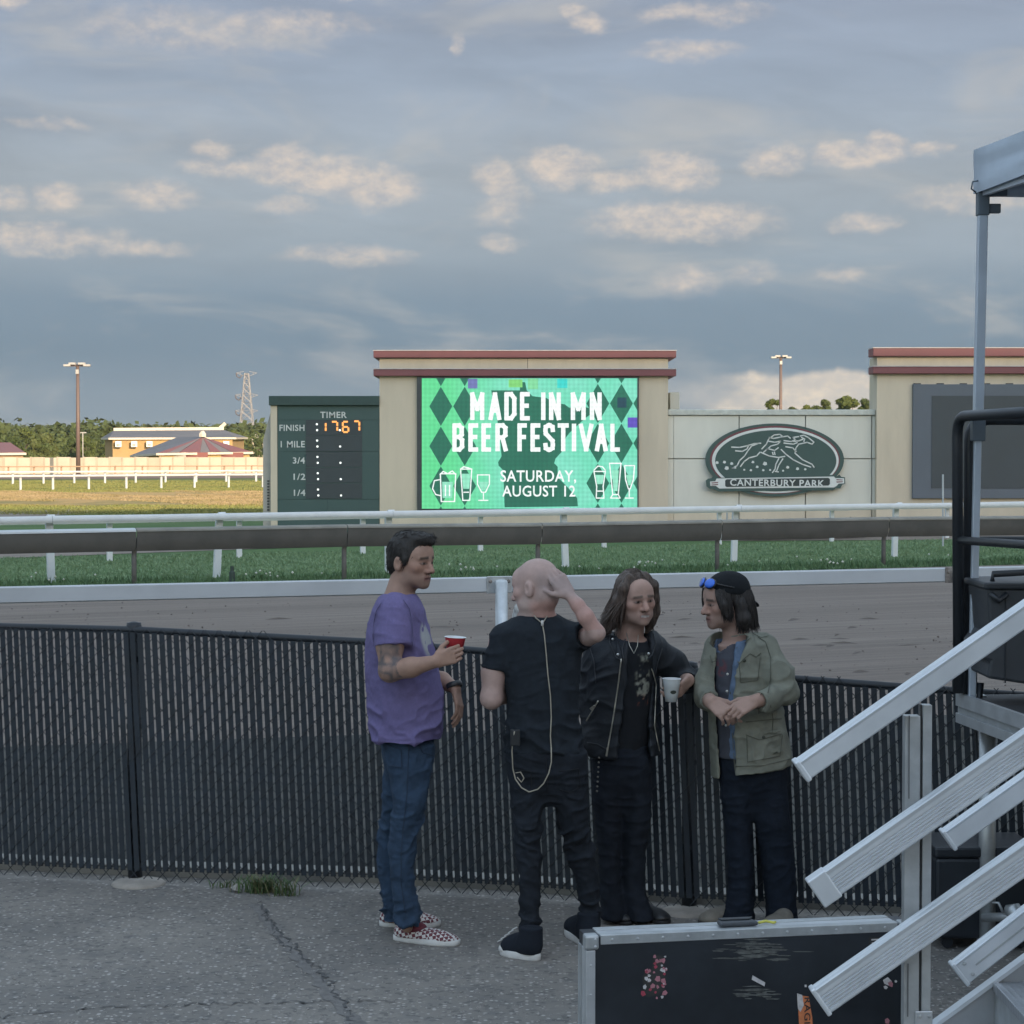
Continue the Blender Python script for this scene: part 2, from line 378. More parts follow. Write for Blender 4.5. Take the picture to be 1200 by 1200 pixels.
for (a, b, w0) in ((G(298, 1060), G(425, 1205), .035),):
    r = random.Random(5); n = 40; V = []
    for i in range(n + 1):
        p = a.lerp(b, i / n); d = (b - a).normalized(); q = Vector((-d.y, d.x, 0)); V.append(p + q * (w0 * r.uniform(.5, 1.5) - .02))
    for i in range(n + 1):
        p = a.lerp(b, i / n); d = (b - a).normalized(); q = Vector((-d.y, d.x, 0)); V.append(p - q * w0 * r.uniform(.6, 1.6))
    o = mesh_obj('pavement_patch', [(p.x, p.y, .002) for p in V], [(i, i + 1, n + 2 + i, n + 1 + i) for i in range(n)], mat('crack_filler', (.165, .156, .148), .95, var=.25, vscale=22., bump=.7, bscale=90.)); tag(o, kind='structure')

def scatter_stones(name, n, region, size, m, seed):
    r = np.random.default_rng(seed); V = []; F = []
    for i in range(n):
        c = region(r); s = size[0] + (size[1] - size[0]) * r.random() ** 2
        d = r.normal(size=(6, 3)); base = np.array([(1, 0, 0), (-1, 0, 0), (0, 1, 0), (0, -1, 0), (0, 0, .7), (0, 0, -.5)]) + d * .18
        a = r.random() * 6.28; ca, sa = math.cos(a), math.sin(a); base = base @ np.array([(ca, sa, 0), (-sa, ca, 0), (0, 0, 1)]) * s
        k = len(V); V += (base + c).tolist(); F += [[q + k for q in f] for f in ((0, 2, 4), (2, 1, 4), (1, 3, 4), (3, 0, 4), (2, 0, 5), (1, 2, 5), (3, 1, 5), (0, 3, 5))]
    return tag(mesh_obj(name, V, F, m), kind='stuff')
tag(scatter_stones('gravel', 5200, lambda r: np.array(G(r.uniform(-60, 1260), 1035 + 190 * r.random() ** .8, .001)), (.002, .0065), mat('loose_gravel', (.30, .28, .26), .9, var=.3, vscale=60.), 3), 'loose grey gravel lying on the cracked asphalt', 'gravel')
def clod(r):
    px = r.uniform(-30, 1230); py = 702 + 105 * r.random(); return np.array(G(px, py, .0))
tag(scatter_stones('dirt_clods', 700, clod, (.006, .020), mat('dirt_clod', (.15, .122, .11), .95, var=.25, vscale=8.), 4), 'small clods of harrowed earth on the dirt track', 'dirt')
# hoof prints and wheel marks pressed into the dirt
V = []; F = []; r = np.random.default_rng(9)
for i in range(90):
    row = r.choice([740, 748, 756, 768, 777, 790, 800, 725, 732]); c = G(r.uniform(-20, 1220), row + r.normal() * 2.5, -.012); L_ = r.uniform(.05, .20); w = r.uniform(.012, .03)
    a = R(25) + r.normal() * .5; d = Vector((math.cos(a), math.sin(a), 0)); q = Vector((-d.y, d.x, 0)); k = len(V)
    V += [c - d * L_, c - d * L_ * .3 - q * w, c + d * L_, c + d * L_ * .2 + q * w * .5, c + q * w * .8]
    V[k + 4] = c + Vector((0, 0, .008 + r.random() * .012)) + q * w * 1.2; F += [(k, k + 1, k + 2, k + 3), (k, k + 3, k + 4), (k + 3, k + 2, k + 4)]
tag(mesh_obj('hoof_prints', V, F, mat('dug_earth', (.125, .106, .094), .95)), 'dark hoof prints pressed in the harrowed dirt', 'hoof prints', kind='stuff')

# ------------------------------------------------------------------ grass strip beyond the track
def grass_blades(name, n, place, hgt, wid, m, seed, label=None):
    r = np.random.default_rng(seed); P = place(r, n); n = len(P); a = r.random(n) * 6.283; h = hgt[0] + (hgt[1] - hgt[0]) * r.random(n) ** 1.5
    w = wid * (.6 + .8 * r.random(n)); lean = r.normal(size=(n, 2)) * .35 * h[:, None]
    V = np.zeros((n, 3, 3)); dx = np.cos(a) * w; dy = np.sin(a) * w
    V[:, 0] = P; V[:, 0, 0] -= dx; V[:, 0, 1] -= dy; V[:, 1] = P; V[:, 1, 0] += dx; V[:, 1, 1] += dy; V[:, 2] = P; V[:, 2, :2] += lean; V[:, 2, 2] += h
    o = mesh_obj(name, V.reshape(-1, 3), np.arange(3 * n).reshape(-1, 3), m); return tag(o, label, 'grass' if label else None, kind='stuff')
def strip_place(lo, hi, pw):
    def f(r, n):
        s = r.uniform(-17, 28, n); q = lo + (hi - lo) * r.random(n) ** pw
        return np.stack([ia.x + tdir.x * (s + 8) + tn.x * q, ia.y + tdir.y * (s + 8) + tn.y * q, np.full(n, -.03)], 1)
    return f
M_blade = mat('grass_blade', (.155, .235, .130), .8, var=.35, vscale=1.2, spec=.2, col2=(.195, .280, .160))
grass_blades('grass', 70000, strip_place(.0, 10.5, 1.0), (.02, .07), .020, M_blade, 1, 'short green grass between the two track rails')
grass_blades('tall_grass', 16000, strip_place(-.15, 1.6, 1.4), (.05, .15), .018, mat('tall_grass_blade', (.095, .165, .080), .8, var=.3, vscale=2., spec=.2), 2, 'taller dark grass along the edge of the dirt track')
def clover(r, n):
    s = r.uniform(-17, 28, n); s = s + np.sin(s * 1.7) * .8; q = .15 + 1.5 * r.random(n) ** 1.3
    return np.stack([ia.x + tdir.x * (s + 8) + tn.x * q, ia.y + tdir.y * (s + 8) + tn.y * q, np.full(n, .05)], 1)
P = clover(np.random.default_rng(5), 130)
V = []; F = []
for p in P:
    k = len(V); s = .016 + .012 * random.random(); z0 = random.uniform(.02, .10)
    V += [(p[0] - s, p[1], p[2] + z0), (p[0], p[1] - s, p[2] + z0), (p[0] + s, p[1], p[2] + z0), (p[0], p[1] + s, p[2] + z0), (p[0], p[1], p[2] + z0 + s), (p[0], p[1], p[2] + z0 - s)]
    F += [[q + k for q in f] for f in ((0, 1, 4), (1, 2, 4), (2, 3, 4), (3, 0, 4), (1, 0, 5), (2, 1, 5), (3, 2, 5), (0, 3, 5))]
tag(mesh_obj('clover_flowers', V, F, mat('clover_white', (.62, .62, .56), .8)), 'tiny white clover heads in the grass strip', 'flowers', kind='stuff')

# upright blades of the sunlit infield catch the low sun
def field(y0, y1, patchy):
    def f(r, n):
        y = r.uniform(y0, y1, n); x = -y * r.uniform(.112, .262, n); P = np.stack([x, y, np.full(n, -.03)], 1)
        if patchy: P = P[vnoise_ground(P) > -.25]
        else: P = P[(P[:, 1] < 90 + 3 * vnoise_ground(P)) | (P[:, 1] > 121 + 3 * vnoise_ground(P))]
        return P
    return f
def vnoise_ground(P): return np.sin(P[:, 0] * .31 + 2 * np.sin(P[:, 1] * .05)) * .5 + np.sin(P[:, 1] * .23 + P[:, 0] * .17) * .4 + np.sin(P[:, 0] * 1.3 + P[:, 1] * .9) * .3
grass_blades('dry_grass', 80000, field(88, 122, True), (.03, .09), .04, mat('dry_grass_blade', (.34, .26, .155), .9, var=.35, vscale=.3, spec=.1, col2=(.24, .20, .10)), 31, 'sunlit straw coloured grass across the infield')
grass_blades('infield_turf', 80000, field(74, 172, False), (.03, .08), .04, mat('infield_blade', (.17, .19, .065), .9, var=.3, vscale=.2, spec=.1, col2=(.21, .20, .075)), 32, 'green turf of the infield lit by the low sun')
# ------------------------------------------------------------------ outer track rail: flat white boards on galvanised posts
rail = thing('outer_rail', (0, oa.y, 0), 'flat white board rail bolted to thick galvanised posts just beyond the slatted fence', 'rail')
span = 3.62
p583 = None
for k in range(2000):
    q = oa + odir * (k * .005)
    if 600 + FPX * q.x / q.y >= 583: p583 = q; break
for i in range(-2, 5):
    p = p583 + odir * (span * i); q = p + odir * span; z = 1.238
    n = Vector((odir.y, -odir.x, 0))
    a = p + odir * .006; b = q - odir * .006
    mbb = MB(); h = .054
    prof = [(.012, -h), (.022, -h + .008), (.022, h - .008), (.012, h), (-.02, h), (-.02, -h)]
    for e in (a, b):
        for (o_, zz) in prof: mbb.v.append(tuple(Vector((e.x, e.y, z + zz)) + n * o_))
    mbb.f = [tuple(range(6)), tuple(range(6, 12))[::-1]] + [(j, j + 6, (j + 1) % 6 + 6, (j + 1) % 6) for j in range(6)]
    mbb.out('rail_board', M_white, rail)
    base = p + n * .078
    MB().tube([(base.x, base.y, -.02), (base.x, base.y, z + .022)], .044, 14).lathe((base.x, base.y, z + .022), [(.044, 0), (.038, .010), (.02, .016), (.001, .018)], 14).out('post', M_galv, rail, True)
    br = MB(); c = Vector((p.x, p.y, z))
    c2 = c + n * .027
    br.bar(c2 - odir * .092 , c2 + odir * .092, .008, .118)
    bo = br.out('bracket', M_galv if i % 2 == 0 else M_rust, rail, bevel=.004)
    for sx in (-.066, .066):
        for sz in (.024,):
            MB().lathe(c2 + odir * sx + Vector((0, 0, sz)) + n * .004, [(.013, 0), (.013, .008), (.008, .012), (.0005, .012)], 8, n).out('bolt', M_rust, bo)

# ------------------------------------------------------------------ inner track rail with dark overhanging cover
M_cover = mat('slate_cover_panel', (.086, .083, .074), .85, var=.12, vscale=2.2, col2=(.070, .069, .062))
M_cap_w = mat('cap_white', (.44, .47, .48), .6, var=.08, vscale=3.)
M_cap_g = mat('cap_weathered', (.200, .195, .170), .85, var=.2, vscale=2.5)
M_post_d = mat('grey_brown_post', (.15, .145, .14), .8, var=.2, vscale=8.)
irail = thing('inner_rail', ia, 'dark overhanging cover rail with weathered cap beside the dirt track', 'rail')
isp = (ib - ia).length / 4
for i in range(-3, 8):
    p = ia + tdir * (isp * i); q = p + tdir * isp; jig = math.sin(i * 2.1) * .012
    def pr(pts, name, m):
        mb_ = MB()
        for e, dz in ((p + tdir * .008, 0), (q - tdir * .008, math.sin((i + 1) * 2.1) * .012 - jig)):
            for (o_, zz) in pts: mb_.v.append((e.x - tn.x * o_, e.y - tn.y * o_, zz + jig + dz))
        n_ = len(pts); mb_.f = [tuple(range(n_)), tuple(range(n_, 2 * n_))[::-1]] + [(j, j + n_, (j + 1) % n_ + n_, (j + 1) % n_) for j in range(n_)]
        return autosmooth(mb_.out(name, m, irail))
    pr([(-.10, .905), (-.06, .935), (.03, .945), (.12, .932), (.152, .912), (.160, .886), (.146, .883), (.135, .900), (-.05, .900)], 'cap', M_cap_w if i < 0 else M_cap_g)
    pr([(.146, .882), (.148, .77), (.128, .65), (.085, .565), (.078, .57), (.113, .655), (.132, .77), (.130, .882)], 'cover_panel', M_cover)
    b = p + tn * .05; cu = [Vector((b.x, b.y, -.03)), Vector((b.x, b.y, .5)), Vector((b.x, b.y, .62)) + tdir * .01, Vector((b.x, b.y, .74)) - tn * .02 + tdir * .05, Vector((b.x, b.y, .84)) - tn * .06 + tdir * .12, Vector((b.x, b.y, .888)) - tn * .09 + tdir * .17]
    MB().tube(cu, [.042, .042, .042, .04, .036, .034], 8).out('post', M_post_d, irail, True)

# ------------------------------------------------------------------ white gooseneck rails on the infield
M_gloss = mat('bright_white_rail', (.64, .665, .68), .5, var=.06, vscale=3.)
def white_rail(a, b, pxs, z, label, rr=.055, post=.065, ext=(8, 8), group=None, lean=0.0, name='white_rail', rmat=None):
    d = (b - a).normalized(); n = Vector((-d.y, d.x, 0)); t = thing(name, a, label, 'rail', group); rmat = rmat or M_white
    pos = []
    for px in pxs:
        k = (px - 600) / FPX; s = (a.x - k * a.y) / (k * d.y - d.x); pos.append(s)
    s0, s1 = pos[0] - ext[0], pos[-1] + ext[1]
    A = a + d * s0; B = a + d * s1
    sec = [(-.6, -1), (.6, -1), (1, -.5), (1, .5), (.6, 1), (-.6, 1), (-1, .5), (-1, -.5)]
    # the rail comes in lengths that meet at every second post
    cuts = [s0] + pos[1::2] + [s1]
    for c0, c1 in zip(cuts[:-1], cuts[1:]):
        mb_ = MB(); steps = max(2, int((c1 - c0) / 1.2))
        for k in range(steps + 1):
            e = a + d * (c0 + .003 + (c1 - c0 - .006) * k / steps); w = random.uniform(-.006, .006)
            for (o_, zz) in sec: mb_.v.append((e.x - n.x * (o_ * rr + .16), e.y - n.y * (o_ * rr + .16), z + zz * rr * 1.15 + w))
        for k in range(steps): mb_.f += [(k * 8 + j, (k + 1) * 8 + j, (k + 1) * 8 + (j + 1) % 8, k * 8 + (j + 1) % 8) for j in range(8)]
        mb_.f += [tuple(range(8)), tuple(range(steps * 8, steps * 8 + 8))[::-1]]
        autosmooth(mb_.out('rail_length', rmat, t))
    for i, s in enumerate(pos):
        e = a + d * s; ln = lean * math.sin(i * 1.9 + .6)
        foot = Vector((e.x, e.y, -.03)) + d * ln
        mb_ = MB()
        pts = [foot, Vector((e.x, e.y, z - .16)) + d * ln * .2, Vector((e.x, e.y, z - .04)), Vector((e.x, e.y, z + .03)) - n * .06, Vector((e.x, e.y, z + .055)) - n * .14]
        for p0, p1 in zip(pts[:-1], pts[1:]): mb_.bar(p0, p1, post * .7, post * 1.5, up=d)
        mb_.out('post', rmat, t)
    return t
white_rail(G(57, 681), G(1050, 651), [-150, 57, 257, 455, 660, 862, 1050, 1235], 1.05, 'white gooseneck rail standing right behind the dark cover rail', .052, .085, lean=.06, rmat=M_gloss)
white_rail(G(128, 656), G(975, 633), [-160, -15, 128, 280, 425, 563, 708, 843, 975, 1110, 1240], .80, 'lower white rail with short posts at the back of the grass strip', .045, .075, rmat=M_gloss)
white_rail(G(24, 574), G(268, 571), [-60, -18, 24, 62, 104, 148, 189, 228, 268, 308, 348], .84, 'sunlit white turf rail beside the dry grass, posts wide apart', .055, .09)
white_rail(G(15, 567), G(265, 564.5), [-60, -22, 15, 51, 87, 123, 159, 194, 230, 265, 300, 335], .86, 'sunlit white turf rail on the far edge of the mown turf', .06, .10)
white_rail(G(10, 559), G(265, 557.5), [-50, -20, 10, 40, 72, 104, 135, 167, 199, 231, 263, 295, 327], 1.0, 'thin brown rail running along the foot of the cream board fence', .05, .10, name='brown_rail', rmat=mat('brown_rail_paint', (.30, .20, .13), .8))
# thin white marker stakes
for px, y0, y1, d in ((1105, 556, 640, 46.0), (852, 600, 612, 50.0)):
    o = MB().tube([U(px, y1, d), U(px, y0, d)], .022, 6).out('marker_stake', M_white); tag(o, 'thin white stake in front of the dark blank display' if px > 1000 else 'short white stake below the oval sign', 'stake')
o = MB().lathe(G(272, 683), [(.05, 0), (.05, .18), (.03, .2), (.03, .28), (.001, .28)], 8).out('sprinkler_post', mat('green_post', (.04, .06, .05), .8)); tag(o, 'short dark sprinkler post in the grass strip', 'sprinkler')

# ================================================================== TOTE BOARD BUILDINGS  (faces at 57 m)
BD = 57.0
M_tan = mat('tan_stucco', (.56, .495, .385), .9, var=.09, vscale=1.5, stretch=(1, 1, .22), bump=.25, bscale=30., wear=((.50, .44, .355), 1.1, .66))
M_red = mat('red_metal_trim', (.20, .075, .080), .6, var=.08, vscale=1.5)
M_redtop = mat('pale_flashing', (.48, .44, .43), .5)
M_side = mat('grey_stucco', (.40, .385, .35), .9, var=.06)
def at(px, py, d=BD): return U(px, py, d)
def face_box(name, x0, x1, y0, y1, d0, d1, m, parent, bevel=0):   # pixel rectangle on the facade, from depth d0 back to d1
    a = at(x0, y1, BD); b = at(x1, y0, BD); return box(name, (a.x, d0, a.z), (b.x, d1, b.z), m, parent, bevel)
GB = HOR + CAMH * FPX / BD + 1      # pixel row of the ground at the facade

vb = thing('video_board', at(614, GB), 'tan video board building with two red trim bands and a lit green festival screen', 'video board')
face_box('wall', 445, 783, 420, GB, BD, BD + 3.0, M_tan, vb)
for (y0, y1) in ((411.5, 419.5), (433, 441)):
    c_ = face_box('trim_band', 438, 792, y0, y1, BD - .16, BD + 3.2, M_red, vb, .02)
    a = at(437.6, y0); b = at(792.4, y0 - 1.0); box('flashing', (a.x, BD - .18, a.z), (b.x, BD + 3.2, b.z), M_redtop, c_)
a = at(618, 432.6); b = at(618.6, 420); box('joint', (a.x, BD - .006, a.z), (b.x, BD + .01, b.z), mat('joint_dark', (.12, .11, .10), .9), vb)  # thin dark joint line in the wall between the trim bands
M_bez = mat('black_bezel', (.045, .055, .058), .5)
bez = face_box('screen_bezel', 489, 748.5, 441.4, 597.5, BD - .10, BD + .02, M_bez, vb, .01)
def led(name, c0, c1, strength, c2=None):
    m = bpy.data.materials.new(name); m.use_nodes = True; nt = m.node_tree; L = nt.links; nt.nodes.clear()
    pos = nt.nodes.new('ShaderNodeNewGeometry').outputs['Position']; sp = nt.nodes.new('ShaderNodeSeparateXYZ'); L.new(pos, sp.inputs[0]); x, y, z = (X(nt, o) for o in sp.outputs)
    gx = ((x * (2 * PI / .125)).f('SINE') * .5 + .5); gz = ((z * (2 * PI / .125)).f('SINE') * .5 + .5)
    n = noise(nt, pos, .9, 3, .5); nf = noise(nt, vec(nt, x * 7., 0., z * 7.), 1., 2)
    f = n.sstep(.3, .7)
    c = mixc(nt, f, c0, c1)
    if c2: c = mixc(nt, (x * -1.).sstep(-.2, 2.0) * .75, c, c2)
    k = gx * .10 + gz * .10 + (nf - .5) * .25 + .85
    e = nt.nodes.new('ShaderNodeEmission'); L.new(c, e.inputs[0]); L.new((k * strength).s, e.inputs[1])
    d = nt.nodes.new('ShaderNodeBsdfDiffuse'); d.inputs[0].default_value = (.03, .03, .03, 1)
    ad = nt.nodes.new('ShaderNodeAddShader'); L.new(e.outputs[0], ad.inputs[0]); L.new(d.outputs[0], ad.inputs[1])
    o = nt.nodes.new('ShaderNodeOutputMaterial'); L.new(ad.outputs[0], o.inputs[0]); return m
KX = 2 ** -EXPO
def kl(r, g, b): return tuple(q * KX for q in lin(r, g, b))
L_mint = led('led_mint', kl(118, 226, 190), kl(138, 232, 205), 1.0, kl(98, 226, 140)); L_dark = led('led_dark_green', kl(44, 112, 92), kl(50, 120, 98), 1.0)
L_white = led('led_white', kl(240, 250, 246), kl(250, 253, 252), 1.12); L_pale = led('led_pale_mint', kl(160, 240, 210), kl(150, 235, 200), 1.0)
SX0, SX1, SY0, SY1 = 494.5, 746.5, 443.5, 596.0
def sc(x, y, lay=0):         # coordinates read off the picture of the screen (enlarged 3.75 times from 480, 400) -> place on the screen
    u = (x - 57) / 940.; v = (y - 163) / 563.
    p = at(SX0 + (SX1 - SX0) * u, SY0 + (SY1 - SY0) * v); p.y = BD - .104 - .004 * lay; return p
def clip_poly(P, lo, hi, ax):
    for s, lim in ((1, hi), (-1, -lo)):
        Q = []
        for i in range(len(P)):
            a, b = P[i], P[(i + 1) % len(P)]; da, db = lim - s * a[ax], lim - s * b[ax]
            if da >= 0: Q.append(a)
            if da * db < 0: t = da / (da - db); Q.append((a[0] + (b[0] - a[0]) * t, a[1] + (b[1] - a[1]) * t))
        P = Q
        if not P: break
    return P
def scr_poly(name, P, m, lay):
    P = clip_poly(clip_poly(P, 57, 997, 0), 163, 726, 1)
    if len(P) < 3: return
    mesh_obj(name, [tuple(sc(a, b, lay)) for a, b in P], [tuple(range(len(P)))], m, screen)
screen = mesh_obj('screen', [tuple(sc(57, 163)), tuple(sc(997, 163)), tuple(sc(997, 726)), tuple(sc(57, 726))], [(0, 3, 2, 1)], L_mint, vb)
for cx in (140, 244):
    for cy in (112, 284, 456, 628, 800): scr_poly('diamond', [(cx - 50, cy), (cx, cy - 85), (cx + 50, cy), (cx, cy + 85)], L_dark, 1)
for cx in (825, 928, 1030):
    for cy in (100, 272, 444, 616, 788): scr_poly('diamond', [(cx - 50, cy), (cx, cy - 85), (cx + 50, cy), (cx, cy + 85)], L_dark, 1)
# pale parts between the columns of diamonds fade into the plain middle
state = [(360, 215), (485, 215), (487, 178), (508, 180), (515, 215), (540, 240), (600, 248), (640, 270), (680, 275), (700, 290), (760, 285), (820, 300), (770, 335), (700, 400), (685, 420), (668, 450),
         (668, 480), (640, 510), (635, 530), (650, 545), (650, 590), (690, 630), (735, 680), (738, 716), (418, 720), (412, 560), (392, 540), (390, 525), (405, 500), (400, 440), (385, 330), (370, 270)]
scr_poly('state_outline', state, L_dark, 2)
def scr_text(body, x0, x1, y0, y1, bold, m=L_white):
    a, b = sc(x0, y1, 3), sc(x1, y0, 3); text('lettering', body, m, screen, a, (1, 0, 0), (0, 0, 1), b.x - a.x, b.z - a.z, bold, .0)
def stroke_mesh(name, lines, w, fn, m, parent, square=False):
    mb_ = MB()
    for ln in lines:
        for (a, b) in zip(ln[:-1], ln[1:]):
            dx, dy = b[0] - a[0], b[1] - a[1]; L_ = math.hypot(dx, dy) or 1; ks = .40 if square else .3; ex, ey = dx / L_ * w * ks, dy / L_ * w * ks; nx, ny = -dy / L_ * w / 2, dx / L_ * w / 2
            q = [fn(a[0] - ex + nx, a[1] - ey + ny), fn(b[0] + ex + nx, b[1] + ey + ny), fn(b[0] + ex - nx, b[1] + ey - ny), fn(a[0] - ex - nx, a[1] - ey - ny)]
            mb_.add(q, [(0, 1, 2, 3)])
    return mb_.out(name, m, parent)
for body, x0, x1, y0, y1, bd in (('SATURDAY,', 400, 730, 560, 618, .012), ('AUGUST 12', 408, 727, 626, 674, .012)): scr_text(body, x0, x1, y0, y1, bd)
# condensed poster capitals, drawn letter by letter
GL = {'M': [[(0, 1), (0, 0)], [(0, 0), (.5, .62), (1, 0)], [(1, 0), (1, 1)]], 'A': [[(0, 1), (.5, 0), (1, 1)], [(.2, .68), (.8, .68)]], 'D': [[(0, 0), (0, 1)], [(0, 0), (.6, 0), (1, .18), (1, .82), (.6, 1), (0, 1)]],
      'E': [[(0, 0), (0, 1)], [(0, 0), (1, 0)], [(0, .48), (.85, .48)], [(0, 1), (1, 1)]], 'I': [[(.5, 0), (.5, 1)]], 'N': [[(0, 1), (0, 0)], [(0, 0), (1, 1)], [(1, 1), (1, 0)]], 'F': [[(0, 0), (0, 1)], [(0, 0), (1, 0)], [(0, .48), (.85, .48)]],
      'B': [[(0, 0), (0, 1)], [(0, 0), (.65, 0), (.95, .1), (.95, .38), (.65, .48), (0, .48)], [(.65, .48), (1, .6), (1, .88), (.65, 1), (0, 1)]], 'R': [[(0, 1), (0, 0)], [(0, 0), (.65, 0), (.97, .1), (.97, .40), (.65, .5), (0, .5)], [(.6, .5), (1, 1)]],
      'S': [[(1, .2), (.95, .06), (.6, 0), (.4, 0), (.05, .06), (0, .2), (.05, .34), (.95, .64), (1, .8), (.95, .94), (.6, 1), (.4, 1), (.05, .94), (0, .8)]], 'T': [[(0, 0), (1, 0)], [(.5, 0), (.5, 1)]], 'V': [[(0, 0), (.5, 1), (1, 0)]], 'L': [[(0, 0), (0, 1), (1, 1)]]}
def poster(row, y0, y1, w=19):
    for ch, x0, x1 in row:
        f_ = lambda u, v, x0=x0, x1=x1: (x0 + w / 2 + (x1 - x0 - w) * u, y0 + w / 2 + (y1 - y0 - w) * v)
        stroke_mesh('letter', [[f_(*p) for p in ln] for ln in GL[ch]], w, lambda x, y: sc(x, y, 3), L_white, screen, True)
poster([('M', 268, 330), ('A', 348, 404), ('D', 417, 470), ('E', 485, 530), ('I', 575, 599), ('N', 612, 664), ('M', 707, 772), ('N', 790, 842)], 222, 345)
poster([('B', 190, 242), ('E', 260, 305), ('E', 317, 361), ('R', 378, 432), ('F', 474, 517), ('E', 531, 576), ('S', 587, 638), ('T', 648, 700), ('I', 709, 733), ('V', 742, 806), ('A', 812, 868), ('L', 879, 923)], 357, 480)
fn4 = lambda x, y: sc(x, y, 4)
def glass(outline, fill, extra=()):
    mb_ = MB(); mb_.add([sc(a, b, 3) for a, b in fill], [tuple(range(len(fill)))]); mb_.out('glass_fill', L_pale, screen)
    stroke_mesh('glass_outline', [outline + [outline[0]]] + list(extra), 5, fn4, L_white, screen)
glass([(138, 575), (205, 575), (200, 695), (142, 695)], [(146, 610), (192, 610), (190, 680), (148, 680)], [[(138, 600), (112, 605), (104, 640), (118, 665), (140, 670)], [(136, 580), (150, 565), (170, 575), (190, 563), (206, 580)], [(160, 625), (160, 670)], [(178, 625), (178, 670)]])
glass([(226, 555), (275, 555), (266, 690), (236, 690)], [(230, 575), (270, 575), (264, 640), (238, 640)], [[(226, 555), (240, 545), (260, 550), (275, 555)], [(240, 655), (262, 655)]])
glass([(300, 580), (352, 580), (352, 620), (335, 655), (318, 655), (300, 620)], [(305, 610), (348, 610), (334, 645), (318, 645)], [[(326, 655), (326, 685)], [(305, 690), (346, 690)]])
glass([(808, 565), (858, 565), (848, 630), (852, 680), (818, 680), (820, 630)], [(814, 580), (852, 580), (845, 620), (822, 620)], [[(808, 560), (825, 542), (845, 545), (858, 560)], [(822, 650), (848, 650)]])
glass([(876, 530), (926, 530), (914, 665), (890, 665)], [(886, 560), (916, 560), (910, 650), (894, 650)], [[(880, 680), (922, 680)], [(890, 665), (880, 680)], [(914, 665), (922, 680)]])
glass([(942, 540), (985, 540), (980, 600), (966, 640), (958, 640), (946, 600)], [(948, 580), (980, 580), (968, 625), (958, 625)], [[(962, 640), (962, 675)], [(945, 680), (980, 680)]])
for (x, y, w, h, colr) in ((258, 165, 42, 42, (122, 130, 190)), (955, 332, 44, 44, (105, 90, 200)), (910, 246, 40, 44, (45, 80, 95)), (648, 165, 44, 40, (70, 225, 215)), (436, 168, 60, 34, (140, 225, 130)), (520, 164, 44, 46, (140, 230, 170))):
    scr_poly('glitch_block', [(x, y), (x + w, y), (x + w, y + h), (x, y + h)], led('led_block_%d' % x, kl(*colr), kl(*colr), .95), 2.5)

# -------- timer board
M_green = mat('dark_green_panel', (.052, .094, .088), .7, var=.06, vscale=.8)
M_grlet = mat('pale_lettering', (.55, .58, .56), .6)
tb = thing('timer_board', at(380, GB), 'dark green race timer board with orange digits on its top row', 'timer board')
T = lambda X_, Y_: (300 + X_ / 5.4545, 400 + Y_ / 5.4545)
face_box('backing', 325, 444.5, 464.5, GB, BD + .05, BD + .9, M_green, tb)
for i, (y0, y1) in enumerate(((475.2, 492), (492.3, 529), (529.3, 585), (585.3, GB - .3))):
    for (x0, x1) in ((325.3, 384), (384.3, 444)): face_box('face_panel', x0, x1, y0, y1, BD, BD + .05, M_green, tb)
face_box('top_strip', 315.5, 444.6, 464, 475, BD - .10, BD + 1.0, mat('dark_green_trim', (.035, .066, .060), .7), tb, .01)
face_box('side_strip', 317.5, 324.8, 475.2, GB, BD - .02, BD + .9, M_tan, tb)
pts = [at(317.3, 478), at(317.3, GB), at(307, GB), at(307, 516), at(311, 500)]
MB().prism([Vector((p.x, BD + .25, p.z)) for p in pts], (0, .5, 0)).out('buttress', M_side, tb)
lad = MB()
for k in range(11):
    y = 563 + k * 3.4; a, b = at(312, y + 1.6), at(314.5, y); lad.box((a.x, BD + .22, a.z), (b.x, BD + .27, b.z))
lad.out('vent', mat('vent_dark', (.06, .06, .06), .8), tb)
